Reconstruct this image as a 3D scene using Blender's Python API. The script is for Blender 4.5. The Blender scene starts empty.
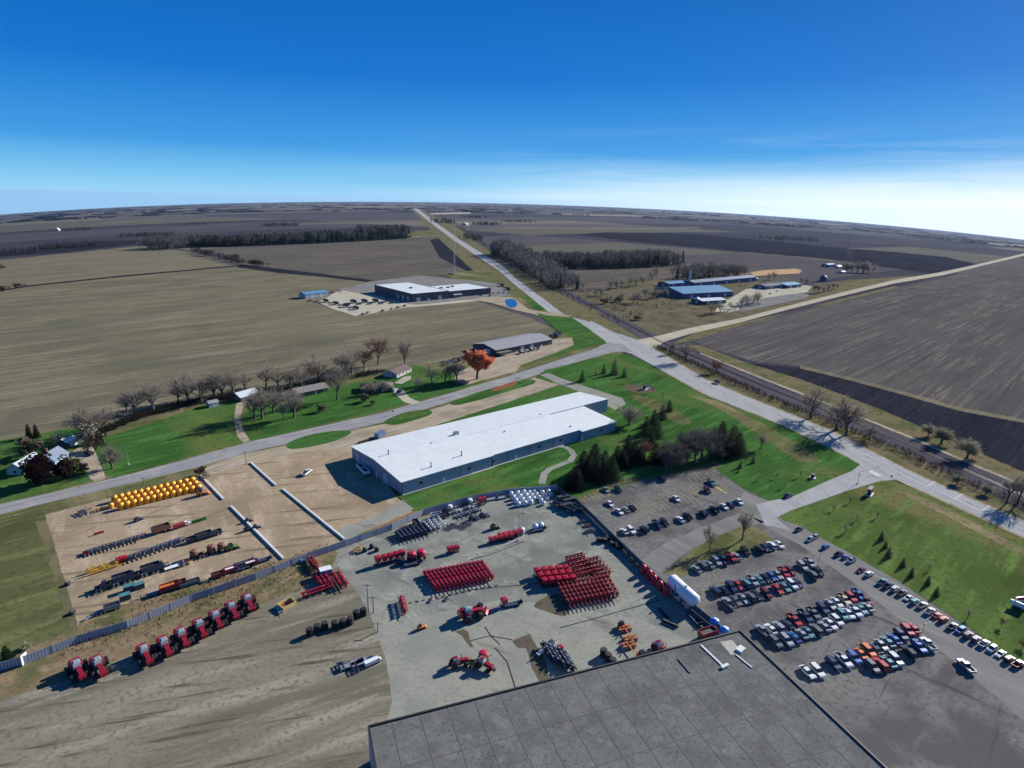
import bpy, bmesh, math, random
import numpy as np
from mathutils import Vector, Matrix, noise
from mathutils.geometry import delaunay_2d_cdt
random.seed(7)
SC = bpy.context.scene
COL = SC.collection
R = math.radians
# ------------------------------------------------------------------ camera frame
FPX, HC, YH, SL = 620.0, 115.0, 200.5, 0.02
_roll = math.atan(SL); _pit = math.atan((384 - YH) * math.cos(_roll) / FPX)
_cr, _sr = math.cos(_roll), math.sin(_roll)
def _rz(v): return np.array([_cr*v[0]-_sr*v[1], _sr*v[0]+_cr*v[1], v[2]])
CF = _rz((0, -math.sin(_pit), math.cos(_pit)))
CU = _rz((0, -math.cos(_pit), -math.sin(_pit)))
CR = _rz((1, 0, 0))
def ray(x, y):
    d = np.array([x-512, y-384, FPX]); d = d/np.linalg.norm(d)
    return float(d@CR), float(d@CF), float(d@CU)
def proj(X, Y, Z):
    v = CR*X + CF*Y + CU*(Z-HC)
    return 512+FPX*v[0]/v[2], 384+FPX*v[1]/v[2]
# ------------------------------------------------------------------ terrain: flat near, sinking gently far to both sides
REND, R0 = 30000.0, 700.0
def gfun(r):
    t = max(0.0, r-R0)
    return t*t/(t+500.0)
_hx = np.array([-120, 0, 100, 256, 420, 512, 640, 768, 900, 1024, 1120.])
_hy = np.array([226, 214.5, 208, 203, 202.3, 203.5, 208.5, 215.5, 226.5, 240, 252.])
_pf = np.polyfit(_hx/1000, _hy, 4)
_az, _ss = [], []
for x in range(-120, 1121, 10):
    d = ray(x, float(np.polyval(_pf, x/1000)))
    h = math.hypot(d[0], d[1])
    _az.append(math.atan2(d[0], d[1])); _ss.append(-(HC + d[2]/h*REND)/gfun(REND))
_az = np.array(_az); _ss = np.array(_ss)
def sfun(az): return float(np.interp(az, _az, _ss))
def tz(X, Y):
    r = math.hypot(X, Y)
    if r < R0: return 0.0
    return -sfun(math.atan2(X, Y))*gfun(r)
def G(px, py, z=0.0):
    """point of the terrain (raised by z) seen at a pixel of the photograph"""
    d = ray(px, py); h = math.hypot(d[0], d[1]); az = math.atan2(d[0], d[1]); m = d[2]/h; s = sfun(az)
    f = lambda r: HC + m*r - (z - s*gfun(r))
    lo, hi = 1.0, REND*0.999
    if f(hi) > 0: r = hi
    else:
        for _ in range(60):
            mid = (lo+hi)/2
            if f(mid) > 0: lo = mid
            else: hi = mid
        r = (lo+hi)/2
    X, Y = r*d[0]/h, r*d[1]/h
    return Vector((X, Y, z - s*gfun(r)))
def hm(px, py, hp):
    """height in metres of an upright thing that is hp pixels tall where it stands"""
    b = G(px, py); a = proj(b.x, b.y, b.z); t = proj(b.x, b.y, b.z+1)
    return hp/max(1e-6, math.hypot(t[0]-a[0], t[1]-a[1]))
def az_px(px, py, dx, dy):
    """heading (angle from +X, ccw) on the ground of a short pixel step"""
    a = G(px-dx/2, py-dy/2); b = G(px+dx/2, py+dy/2)
    return math.atan2(b.y-a.y, b.x-a.x)
# ------------------------------------------------------------------ materials
def nodes(name):
    m = bpy.data.materials.new(name); m.use_nodes = True
    nt = m.node_tree; b = nt.nodes['Principled BSDF']
    return m, nt, b
def N(nt, t, **kw):
    n = nt.nodes.new(t)
    for k, v in kw.items(): setattr(n, k, v)
    return n
def c4(c): return (c[0], c[1], c[2], 1)
def ramp(nt, fac, stops, interp='LINEAR'):
    r = N(nt, 'ShaderNodeValToRGB'); cr = r.color_ramp; cr.interpolation = interp
    while len(cr.elements) < len(stops): cr.elements.new(0.5)
    for e, (p, c) in zip(cr.elements, stops): e.position = p; e.color = c4(c)
    nt.links.new(fac, r.inputs[0]); return r.outputs[0]
def noise_out(nt, vec, scale, detail=4, rough=0.55, dist=0):
    n = N(nt, 'ShaderNodeTexNoise'); n.inputs['Scale'].default_value = scale
    n.inputs['Detail'].default_value = detail; n.inputs['Roughness'].default_value = rough; n.inputs['Distortion'].default_value = dist
    nt.links.new(vec, n.inputs['Vector']); return n.outputs[0]
def mapped(nt, src, rot=0, scale=(1, 1, 1)):
    r = N(nt, 'ShaderNodeMapping'); r.vector_type = 'POINT'
    r.inputs['Rotation'].default_value = (0, 0, rot)
    nt.links.new(src, r.inputs[0])
    s = N(nt, 'ShaderNodeMapping'); s.inputs['Scale'].default_value = scale
    nt.links.new(r.outputs[0], s.inputs[0]); return s.outputs[0]
def mixc(nt, fac, a, b, mode='MIX'):
    m = N(nt, 'ShaderNodeMix', data_type='RGBA', blend_type=mode)
    if isinstance(fac, (int, float)): m.inputs[0].default_value = fac
    else: nt.links.new(fac, m.inputs[0])
    for s, i in ((a, 6), (b, 7)):
        if isinstance(s, tuple): m.inputs[i].default_value = c4(s)
        else: nt.links.new(s, m.inputs[i])
    return m.outputs[2]
def ground(name, base, layers, rough=0.95, bump=0.0, bscale=1.0, joints=None):
    """layers: (colour, scale, lo, hi, stretch-or-None, angle) noise patches mixed over the base, in metres"""
    m, nt, b = nodes(name)
    pos = N(nt, 'ShaderNodeNewGeometry').outputs['Position']
    col = base
    for (c, sc, lo, hi, st, an) in layers:
        v = mapped(nt, pos, an, st) if st else pos
        n = noise_out(nt, v, sc, 5, 0.6)
        f = N(nt, 'ShaderNodeMapRange'); f.inputs[1].default_value = lo; f.inputs[2].default_value = hi
        nt.links.new(n, f.inputs[0])
        col = mixc(nt, f.outputs[0], col, c)
    if joints:
        w, h, an, jc = joints
        br = N(nt, 'ShaderNodeTexBrick'); br.offset = 0.0; br.inputs['Scale'].default_value = 1.0; br.inputs['Brick Width'].default_value = w; br.inputs['Row Height'].default_value = h
        br.inputs['Mortar Size'].default_value = 0.10; br.inputs['Mortar Smooth'].default_value = 0.3
        nt.links.new(mapped(nt, pos, an, (1, 1, 0)), br.inputs['Vector'])
        k = N(nt, 'ShaderNodeMath', operation='MULTIPLY'); k.inputs[1].default_value = 0.75; nt.links.new(br.outputs['Fac'], k.inputs[0])
        col = mixc(nt, k.outputs[0], col, jc)
    if isinstance(col, tuple): b.inputs['Base Color'].default_value = c4(col)
    else: nt.links.new(col, b.inputs['Base Color'])
    b.inputs['Roughness'].default_value = 1.0; b.inputs['Specular IOR Level'].default_value = 0.0
    if bump:
        bp = N(nt, 'ShaderNodeBump'); bp.inputs['Strength'].default_value = bump; bp.inputs['Distance'].default_value = 0.15
        nt.links.new(noise_out(nt, pos, bscale, 6, 0.7), bp.inputs['Height']); nt.links.new(bp.outputs[0], b.inputs['Normal'])
    return m
def paint(name, col, rough=0.5, metal=0.0, var=0.15, scale=1.5, coat=0.0):
    m, nt, b = nodes(name)
    tc = N(nt, 'ShaderNodeTexCoord').outputs['Object']
    n = noise_out(nt, tc, scale, 5, 0.65)
    lo = tuple(x*(1-var) for x in col); hi = tuple(min(1, x*(1+var)) for x in col)
    nt.links.new(ramp(nt, n, [(0.3, lo), (0.7, hi)]), b.inputs['Base Color'])
    b.inputs['Roughness'].default_value = rough; b.inputs['Metallic'].default_value = metal
    b.inputs['Coat Weight'].default_value = coat
    return m
def ribbed(name, col, col2, scale, axis='X', rough=0.55, metal=0.0):
    """sheet metal or board cladding: fine seams along one object axis"""
    m, nt, b = nodes(name)
    tc = N(nt, 'ShaderNodeTexCoord').outputs['Object']
    w = N(nt, 'ShaderNodeTexWave', wave_type='BANDS', bands_direction=axis); w.inputs['Scale'].default_value = scale
    nt.links.new(tc, w.inputs[0])
    base = ramp(nt, w.outputs[1], [(0.05, col2), (0.25, col)])
    n = noise_out(nt, tc, 0.25, 5, 0.65)
    f = N(nt, 'ShaderNodeMapRange'); f.inputs[1].default_value = 0.42; f.inputs[2].default_value = 0.75; f.inputs[4].default_value = 0.5
    nt.links.new(n, f.inputs[0])
    nt.links.new(mixc(nt, f.outputs[0], base, tuple(x*0.72 for x in col)), b.inputs['Base Color'])
    b.inputs['Roughness'].default_value = rough; b.inputs['Metallic'].default_value = metal
    return m
def leafmat(name, cols, rough=0.8):
    m, nt, b = nodes(name)
    g = N(nt, 'ShaderNodeNewGeometry'); oi = N(nt, 'ShaderNodeObjectInfo')
    a = N(nt, 'ShaderNodeMath', operation='MULTIPLY_ADD'); a.inputs[1].default_value = 0.7
    o = N(nt, 'ShaderNodeMath', operation='MULTIPLY'); o.inputs[1].default_value = 0.3
    nt.links.new(oi.outputs['Random'], o.inputs[0])
    nt.links.new(g.outputs['Random Per Island'], a.inputs[0]); nt.links.new(o.outputs[0], a.inputs[2])
    k = len(cols)
    nt.links.new(ramp(nt, a.outputs[0], [(i/(k-1), c) for i, c in enumerate(cols)]), b.inputs['Base Color'])
    b.inputs['Roughness'].default_value = rough; b.inputs['Specular IOR Level'].default_value = 0.05
    tr = N(nt, 'ShaderNodeBsdfTranslucent'); mx = N(nt, 'ShaderNodeMixShader'); mx.inputs[0].default_value = 0.35
    nt.links.new(b.inputs['Base Color'].links[0].from_socket, tr.inputs[0]); nt.links.new(b.outputs[0], mx.inputs[1]); nt.links.new(tr.outputs[0], mx.inputs[2])
    nt.links.new(mx.outputs[0], nt.nodes['Material Output'].inputs[0])
    return m
# ------------------------------------------------------------------ mesh building
class MB:
    def __init__(s): s.v = []; s.f = []
    def add(s, vs, fs):
        o = len(s.v); s.v += [tuple(p) for p in vs]; s.f += [tuple(i+o for i in f) for f in fs]; return s
    def box(s, c, d, rz=0, top=(1, 1), ry=0):
        x, y, z = d[0]/2, d[1]/2, d[2]/2; M = Matrix.Rotation(rz, 3, 'Z') @ Matrix.Rotation(ry, 3, 'Y')
        vs = []
        for k, (tx, ty) in ((-1, (1, 1)), (1, top)):
            for a, b in ((-1, -1), (1, -1), (1, 1), (-1, 1)): vs.append(Vector(c) + M @ Vector((a*x*tx, b*y*ty, k*z)))
        return s.add(vs, [(3, 2, 1, 0), (4, 5, 6, 7), (0, 1, 5, 4), (1, 2, 6, 5), (2, 3, 7, 6), (3, 0, 4, 7)])
    def cyl(s, p, q, r0, r1=None, n=10, cap=True):
        r1 = r0 if r1 is None else r1; p, q = Vector(p), Vector(q); d = (q-p)
        if d.length < 1e-6: return s
        d.normalize(); a = d.orthogonal().normalized(); b = d.cross(a); vs = []
        for (c, r) in ((p, r0), (q, r1)):
            for i in range(n): t = 2*math.pi*i/n; vs.append(c + a*math.cos(t)*r + b*math.sin(t)*r)
        fs = [(i, (i+1) % n, n+(i+1) % n, n+i) for i in range(n)]
        if cap: fs += [tuple(range(n))[::-1], tuple(range(n, 2*n))]
        return s.add(vs, fs)
    def lathe(s, prof, c=(0, 0, 0), n=14):
        vs = []; k = len(prof)
        for i in range(n):
            t = 2*math.pi*i/n
            for r, z in prof: vs.append((c[0]+r*math.cos(t), c[1]+r*math.sin(t), c[2]+z))
        fs = []
        for i in range(n):
            j = (i+1) % n
            for q in range(k-1): fs.append((i*k+q, j*k+q, j*k+q+1, i*k+q+1))
        fs.append(tuple(i*k+k-1 for i in range(n))); fs.append(tuple(i*k for i in range(n))[::-1])
        return s.add(vs, fs)
    def extr(s, prof, y0, y1, inset=None):
        """side profile (x,z) extruded across y"""
        n = len(prof); ins = inset or [0]*n; vs = [(x, y0+ins[i], z) for i, (x, z) in enumerate(prof)] + [(x, y1-ins[i], z) for i, (x, z) in enumerate(prof)]
        fs = [(i, (i+1) % n, n+(i+1) % n, n+i) for i in range(n)] + [tuple(range(n))[::-1], tuple(range(n, 2*n))]
        return s.add(vs, fs)
    def tri(s, a, b, c): return s.add([a, b, c], [(0, 1, 2)])
    def quad(s, a, b, c, d): return s.add([a, b, c, d], [(0, 1, 2, 3)])
    def mesh(s, name, mat, smooth=False):
        me = bpy.data.meshes.new(name); me.from_pydata(s.v, [], s.f)
        if isinstance(mat, (list, tuple)):
            for m in mat: me.materials.append(m)
        elif mat: me.materials.append(mat)
        if smooth:
            for p in me.polygons: p.use_smooth = True
        me.update(); return me
    def fix(s, name, mat, smooth=False):
        me = s.mesh(name, mat, smooth); b = bmesh.new(); b.from_mesh(me)
        bmesh.ops.recalc_face_normals(b, faces=b.faces); b.to_mesh(me); b.free(); return me
def tag(o, label=None, cat=None, group=None, kind=None):
    for k, v in (('label', label), ('category', cat), ('group', group), ('kind', kind)):
        if v: o[k] = v
    return o
def link(name, data=None, parent=None, loc=None, rz=0, sc=None):
    o = bpy.data.objects.new(name, data); COL.objects.link(o)
    if parent is not None: o.parent = parent
    if loc is not None: o.location = loc
    if rz: o.rotation_euler = (0, 0, rz)
    if sc is not None: o.scale = (sc, sc, sc) if isinstance(sc, (int, float)) else sc
    return o
def thing(proto, loc, rz, label, cat, group=None, sc=None, over=None, name=None):
    """proto = (name, [(part, mesh, offset, [(sub, mesh, offset)])]); over = {part: material}"""
    root = link(name or proto[0], None, None, loc, rz, sc); tag(root, label, cat, group)
    root.empty_display_size = 0.5
    for (pn, me, off, subs) in proto[1]:
        p = link(pn, me, root, off)
        if over and pn in over:
            p.material_slots[0].link = 'OBJECT'; p.material_slots[0].material = over[pn]
        for (sn, sm, so) in subs: link(sn, sm, p, so)
    return root
ORD = 'first second third fourth fifth sixth seventh eighth ninth tenth eleventh twelfth thirteenth fourteenth fifteenth sixteenth seventeenth eighteenth nineteenth twentieth twenty-first twenty-second twenty-third twenty-fourth twenty-fifth twenty-sixth twenty-seventh twenty-eighth twenty-ninth thirtieth'.split()
def nth(i, n, a='left', b=None):
    """place in a row of n: counted from end a; the last one is named"""
    if n == 1: return 'lone'
    if i == 0: return a+'most'
    if b and i == n-1: return b+'most'
    return ORD[i]+' from the '+a
# ------------------------------------------------------------------ ground patches
def kz(r):
    t = min(1.0, max(0.0, (r-350)/600)); return 0.008 + 0.142*t*t
def inside(p, poly):
    x, y = p; c = False; j = len(poly)-1
    for i in range(len(poly)):
        xi, yi = poly[i]; xj, yj = poly[j]
        if (yi > y) != (yj > y) and x < (xj-xi)*(y-yi)/(yj-yi)+xi: c = not c
        j = i
    return c
def catmull(pts, k=6):
    n = len(pts); out = []
    for i in range(n):
        p0, p1, p2, p3 = (Vector(pts[(i+d) % n]) for d in (-1, 0, 1, 2))
        for j in range(k):
            t = j/k
            out.append(tuple(0.5*((2*p1)+(p2-p0)*t+(2*p0-5*p1+4*p2-p3)*t*t+(3*p1-p0-3*p2+p3)*t**3)))
    return out
def widen(poly):
    """carry surfaces that leave the photograph on past its edges, so the place goes on to the sides and towards the viewer"""
    n = len(poly); out = []
    for i, (x, y) in enumerate(poly):
        if y >= 745 and not (x in (1110, -70) and y < 770): out.append((512+(x-512)*1.7, 1150 if y >= 770 else y+260)); continue
        if x in (1110, -70) and y > 330:
            for q in (poly[i-1], poly[(i+1) % n]):
                if abs(q[0]) < 1100 and -60 < q[0]: s = (y-q[1])/(x-q[0]); break
            else: s = 0.0
            d = 230 if x > 0 else -230
            out.append((x+d, y+s*d)); continue
        out.append((x, y))
    return out
def patch(name, poly, mat, layer, smooth=False, jit=0.0, grid=14, rowdir=None):
    poly = widen(poly)
    if smooth: poly = catmull(poly)
    dens = []
    for i in range(len(poly)):
        a, b = Vector(poly[i]), Vector(poly[(i+1) % len(poly)]); L = (b-a).length; k = max(1, int(L/(4 if jit else 10)))
        for j in range(k):
            p = a.lerp(b, j/k)
            if jit:
                q = noise.noise_vector(Vector((p.x*0.23, p.y*0.45, layer*3.1)))*jit + noise.noise_vector(Vector((p.x*0.8, p.y*1.3, layer*7.7)))*jit*0.5
                p = Vector((p.x+q.x, p.y+q.y*0.6))
            dens.append((p.x, p.y))
    n = len(dens); pts = [Vector(p) for p in dens]
    xs = [p[0] for p in dens]; ys = [p[1] for p in dens]
    gx = min(xs)+grid*0.37
    while gx < max(xs):
        gy = min(ys)+grid*0.2
        while gy < max(ys):
            if inside((gx, gy), dens): pts.append(Vector((gx, gy)))
            gy += grid*0.5
        gx += grid
    V, E, F, *_ = delaunay_2d_cdt(pts, [(i, (i+1) % n) for i in range(n)], [], 1, 1e-4)
    mb = MB()
    for p in V:
        g = G(p.x, p.y); g.z += layer*kz(math.hypot(g.x, g.y)); mb.v.append(tuple(g))
    mb.f = [tuple(f) for f in F if inside((sum(V[i].x for i in f)/len(f), sum(V[i].y for i in f)/len(f)), dens)]
    me = mb.mesh(name, mat); b = bmesh.new(); b.from_mesh(me)
    for f in b.faces:
        f.normal_update()
        if f.normal.z < 0: f.normal_flip()
    b.to_mesh(me); b.free()
    return tag(link(name, me), kind='structure')
def strip(name, centre, width, mat, layer, dash=None):
    """ribbon of constant width in metres along pixel points; dash=(on, off) in metres"""
    P = [G(*p) for p in centre]; pts = []
    for a, b in zip(P, P[1:]):
        k = max(1, int((b-a).length/(25 if not dash else 1e9)))
        if dash: k = 1
        for j in range(k): pts.append(a.lerp(b, j/k))
    pts.append(P[-1]); mb = MB()
    def up(p): p = p.copy(); p.z = tz(p.x, p.y)+layer*kz(math.hypot(p.x, p.y)); return p
    if dash:
        for a, b in zip(pts, pts[1:]):
            d = (b-a); L = d.length; d.normalize(); s = Vector((-d.y, d.x, 0))*width/2; t = 0
            while t < L:
                p, q = a+d*t, a+d*min(L, t+dash[0]); mb.quad(up(p-s), up(q-s), up(q+s), up(p+s)); t += dash[0]+dash[1]
    else:
        vs = []
        for i, p in enumerate(pts):
            d = (pts[min(i+1, len(pts)-1)]-pts[max(i-1, 0)]); d.z = 0; d.normalize(); s = Vector((-d.y, d.x, 0))*width/2
            vs += [up(p-s), up(p+s)]
        mb.add(vs, [(2*i, 2*i+2, 2*i+3, 2*i+1) for i in range(len(pts)-1)])
    return tag(link(name, mb.fix(name, mat)), kind='structure')
# ------------------------------------------------------------------ camera, light, sky
cam = bpy.data.cameras.new('camera'); cam.lens = 36*FPX/1024; cam.sensor_width = 36; cam.clip_start = 1; cam.clip_end = 90000
co = link('camera', cam)
co.matrix_world = Matrix(((CR[0], -CR[1], -CR[2], 0), (CF[0], -CF[1], -CF[2], 0), (CU[0], -CU[1], -CU[2], HC), (0, 0, 0, 1)))
SC.camera = co
SUN_AZ, SUN_EL = R(51), R(24)           # azimuth clockwise from the view direction
sd = Vector((math.sin(SUN_AZ)*math.cos(SUN_EL), math.cos(SUN_AZ)*math.cos(SUN_EL), math.sin(SUN_EL)))
sun = bpy.data.lights.new('sun', 'SUN'); sun.energy = 5.0; sun.angle = R(0.53); sun.color = (1.0, 0.955, 0.89)
so = link('sun', sun); so.rotation_euler = sd.to_track_quat('Z', 'Y').to_euler(); so.location = (300, 300, 400)
W = bpy.data.worlds.new('World'); SC.world = W; W.use_nodes = True; nt = W.node_tree
bg = nt.nodes['Background']
sky = N(nt, 'ShaderNodeTexSky', sky_type='NISHITA'); sky.sun_disc = False; sky.sun_elevation = SUN_EL; sky.sun_rotation = SUN_AZ
sky.air_density = 1.0; sky.dust_density = 0.35; sky.ozone_density = 4.0; sky.altitude = 400
hs = N(nt, 'ShaderNodeHueSaturation'); hs.inputs['Saturation'].default_value = 1.35; nt.links.new(sky.outputs[0], hs.inputs['Color'])
# thin cirrus streaks low in the sky, thicker towards the sun
tc = N(nt, 'ShaderNodeTexCoord').outputs['Generated']
mp = mapped(nt, tc, R(20), (1.2, 1.2, 26))
n1 = noise_out(nt, mp, 2.2, 6, 0.55, 0.4)
sep = N(nt, 'ShaderNodeSeparateXYZ'); nt.links.new(tc, sep.inputs[0])
el = N(nt, 'ShaderNodeMapRange'); el.inputs[1].default_value = 0.11; el.inputs[2].default_value = 0.0; nt.links.new(sep.outputs[2], el.inputs[0])
dt = N(nt, 'ShaderNodeVectorMath', operation='DOT_PRODUCT'); dt.inputs[1].default_value = (math.sin(SUN_AZ), math.cos(SUN_AZ), 0); nt.links.new(tc, dt.inputs[0])
sdm = N(nt, 'ShaderNodeMapRange'); sdm.inputs[1].default_value = 0.35; sdm.inputs[2].default_value = 1.0; nt.links.new(dt.outputs['Value'], sdm.inputs[0])
cl = N(nt, 'ShaderNodeMapRange'); cl.inputs[1].default_value = 0.40; cl.inputs[2].default_value = 0.72; nt.links.new(n1, cl.inputs[0])
m1 = N(nt, 'ShaderNodeMath', operation='MULTIPLY'); nt.links.new(el.outputs[0], m1.inputs[0]); nt.links.new(sdm.outputs[0], m1.inputs[1])
m2 = N(nt, 'ShaderNodeMath', operation='MULTIPLY'); nt.links.new(m1.outputs[0], m2.inputs[0]); nt.links.new(cl.outputs[0], m2.inputs[1])
m3 = N(nt, 'ShaderNodeMath', operation='MULTIPLY'); m3.inputs[1].default_value = 0.55; nt.links.new(m2.outputs[0], m3.inputs[0])
zr = N(nt, 'ShaderNodeMapRange'); zr.inputs[1].default_value = 0.0; zr.inputs[2].default_value = 1.0; nt.links.new(sep.outputs[2], zr.inputs[0])
grad = ramp(nt, zr.outputs[0], [(0.0, (0.22, 0.46, 0.67)), (0.028, (0.115, 0.37, 0.62)), (0.07, (0.022, 0.215, 0.53)), (0.165, (0.002, 0.112, 0.42)), (0.32, (0.002, 0.072, 0.30)), (1.0, (0.012, 0.055, 0.18))])
g10 = mixc(nt, 1.0, grad, (9.0, 9.0, 9.0), 'MULTIPLY'); base_sky = mixc(nt, 0.93, hs.outputs[0], g10)
gz = N(nt, 'ShaderNodeMapRange', interpolation_type='SMOOTHSTEP'); gz.inputs[1].default_value = 0.068; gz.inputs[2].default_value = -0.01; nt.links.new(sep.outputs[2], gz.inputs[0])
gs = N(nt, 'ShaderNodeMapRange', interpolation_type='SMOOTHSTEP'); gs.inputs[1].default_value = 0.50; gs.inputs[2].default_value = 1.08; nt.links.new(dt.outputs['Value'], gs.inputs[0])
gm = N(nt, 'ShaderNodeMath', operation='MULTIPLY'); nt.links.new(gz.outputs[0], gm.inputs[0]); nt.links.new(gs.outputs[0], gm.inputs[1])
base_sky = mixc(nt, gm.outputs[0], base_sky, (6.6, 7.1, 7.3))
skyc = mixc(nt, m3.outputs[0], base_sky, (6.6, 7.0, 7.2))
nt.links.new(skyc, bg.inputs[0]); bg.inputs[1].default_value = 0.10
SC.view_settings.view_transform = 'Standard'; SC.view_settings.look = 'None'; SC.view_settings.exposure = 0.70; SC.view_settings.gamma = 1.0
SC.render.engine = 'CYCLES'; SC.cycles.use_denoising = True
SC.cycles.max_bounces = 6; SC.cycles.volume_bounces = 0; SC.cycles.transparent_max_bounces = 8
# haze: one closed box of thin air round everything
def haze(dens, col):
    m = bpy.data.materials.new('haze_air'); m.use_nodes = True; t = m.node_tree; t.nodes.clear()
    o = N(t, 'ShaderNodeOutputMaterial'); v = N(t, 'ShaderNodeVolumePrincipled')
    v.inputs['Color'].default_value = c4(col); v.inputs['Density'].default_value = dens; v.inputs['Anisotropy'].default_value = 0.3
    t.links.new(v.outputs[0], o.inputs['Volume'])
    zb = min(-float(s)*gfun(REND) for s in _ss)-1
    b = MB().box((0, 0, (zb+135)/2), (2.06*REND, 2.06*REND, 135-zb))
    return tag(link('haze', b.fix('haze', m)), kind='stuff')
haze(1.25e-5, (0.46, 0.66, 1.0))
# ------------------------------------------------------------------ terrain sheet to the horizon
ROW = -R(44)     # field rows and section roads run 46 degrees right of the view direction: rotate x onto them
def terrain_mat():
    m, nt, b = nodes('farmland'); pos = N(nt, 'ShaderNodeNewGeometry').outputs['Position']
    rot = mapped(nt, pos, ROW, (1, 1, 0))
    cols = [(0.0, (0.040, 0.040, 0.056)), (0.18, (0.095, 0.090, 0.092)), (0.36, (0.062, 0.060, 0.074)), (0.5, (0.17, 0.15, 0.115)), (0.6, (0.028, 0.030, 0.046)), (0.76, (0.11, 0.108, 0.08)), (0.88, (0.072, 0.068, 0.078)), (0.95, (0.24, 0.215, 0.155))]  # field colours tinted blue, part of the distance haze painted into the ground
    sn = N(nt, 'ShaderNodeVectorMath', operation='SNAP'); sn.inputs[1].default_value = (1610, 400, 10)
    nt.links.new(rot, sn.inputs[0])
    wn = N(nt, 'ShaderNodeTexWhiteNoise', noise_dimensions='3D'); nt.links.new(sn.outputs[0], wn.inputs['Vector'])
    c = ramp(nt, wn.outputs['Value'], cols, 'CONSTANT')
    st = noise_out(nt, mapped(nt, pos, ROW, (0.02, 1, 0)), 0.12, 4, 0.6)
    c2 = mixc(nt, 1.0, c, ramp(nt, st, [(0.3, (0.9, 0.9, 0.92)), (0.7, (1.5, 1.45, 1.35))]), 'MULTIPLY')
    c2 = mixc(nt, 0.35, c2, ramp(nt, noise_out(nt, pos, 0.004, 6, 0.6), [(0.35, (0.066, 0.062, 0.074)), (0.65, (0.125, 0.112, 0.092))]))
    nt.links.new(c2, b.inputs['Base Color']); b.inputs['Roughness'].default_value = 1.0; b.inputs['Specular IOR Level'].default_value = 0.0
    return m
rings = [0.5, 40, 80, 150, 250, 400, 550] + [700*(REND/700)**(i/70) for i in range(71)]
azs = [R(a/2) for a in range(-150, 150)] + [R(a) for a in range(75, 285, 3)]
vs = [(0, 0, 0)]; fs = []; na = len(azs)
for r in rings[1:]:
    for a in azs: vs.append((r*math.sin(a), r*math.cos(a), tz(r*math.sin(a), r*math.cos(a))))
for j in range(na): fs.append((0, 1+(j+1) % na, 1+j))
for i in range(len(rings)-2):
    for j in range(na):
        a, b_ = 1+i*na+j, 1+i*na+(j+1) % na; fs.append((a, b_, b_+na, a+na))
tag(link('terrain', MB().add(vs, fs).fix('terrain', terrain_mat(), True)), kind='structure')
# ------------------------------------------------------------------ ground surfaces
RD = ROW
def field(name, c, rows, patchc, rs=0.3, hard=(0.46, 0.58), ang=RD, big=0.012, amt=1.0):
    """crop field: fine broken rows over wide soil patches, all running along the rows"""
    m, nt, b = nodes(name); pos = N(nt, 'ShaderNodeNewGeometry').outputs['Position']
    def rng_(n, lo, hi, top=1.0):
        f = N(nt, 'ShaderNodeMapRange'); f.inputs[1].default_value = lo; f.inputs[2].default_value = hi; f.inputs[4].default_value = top; nt.links.new(n, f.inputs[0]); return f.outputs[0]
    def mul(x, y):
        q = N(nt, 'ShaderNodeMath', operation='MULTIPLY'); nt.links.new(x, q.inputs[0]); nt.links.new(y, q.inputs[1]); return q.outputs[0]
    pt = rng_(noise_out(nt, mapped(nt, pos, ang, (0.4, 1, 1)), big, 5, 0.6), 0.42, 0.64)
    col = mixc(nt, pt, c, patchc)
    br = rng_(noise_out(nt, mapped(nt, pos, ang, (0.5, 1, 1)), 0.03, 5, 0.65), 0.38, 0.60)
    r1 = rng_(noise_out(nt, mapped(nt, pos, ang, (0.025, 1, 1)), rs, 3, 0.7), hard[0], hard[1], amt)
    r2 = rng_(noise_out(nt, mapped(nt, pos, ang, (0.02, 1, 1)), rs*0.33, 4, 0.6), 0.48, 0.62, amt*0.7)
    r3 = rng_(noise_out(nt, mapped(nt, pos, ang, (0.12, 1, 1)), rs*2.4, 4, 0.7), 0.50, 0.64, amt*0.8)
    col = mixc(nt, r2, col, rows[1]); col = mixc(nt, mul(r1, br), col, rows[0]); col = mixc(nt, r3, col, rows[1])
    g = rng_(noise_out(nt, pos, 0.7, 3, 0.8), 0.5, 0.66, 0.55); col = mixc(nt, g, col, tuple(x*0.6 for x in c))
    nt.links.new(col, b.inputs['Base Color']); b.inputs['Roughness'].default_value = 1.0; b.inputs['Specular IOR Level'].default_value = 0.0
    return m
M_ST = field('stubble', (0.176, 0.158, 0.098), ((0.255, 0.222, 0.150), (0.105, 0.100, 0.068)), (0.122, 0.118, 0.078), 0.34, (0.46, 0.56), amt=1.0)
M_ST2 = field('pale_stubble', (0.190, 0.166, 0.110), ((0.26, 0.22, 0.15), (0.125, 0.12, 0.08)), (0.15, 0.142, 0.096))
M_BR = field('brown_field', (0.138, 0.120, 0.096), ((0.18, 0.155, 0.115), (0.075, 0.068, 0.060)), (0.092, 0.09, 0.072))
M_PL = field('ploughed', (0.098, 0.090, 0.086), ((0.225, 0.196, 0.15), (0.060, 0.055, 0.055)), (0.120, 0.109, 0.092), 0.3, (0.50, 0.60), amt=0.75)
M_DK = field('dark_ploughed', (0.022, 0.023, 0.033), ((0.040, 0.039, 0.046), (0.014, 0.015, 0.023)), (0.034, 0.033, 0.042))
M_RUD = ground('rough_grass', (0.150, 0.128, 0.075), [((0.08, 0.08, 0.045), 0.05, 0.42, 0.65, None, 0), ((0.20, 0.17, 0.11), 0.12, 0.5, 0.75, None, 0), ((0.055, 0.06, 0.035), 0.35, 0.55, 0.72, None, 0)], bump=0.3, bscale=0.8)
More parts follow.
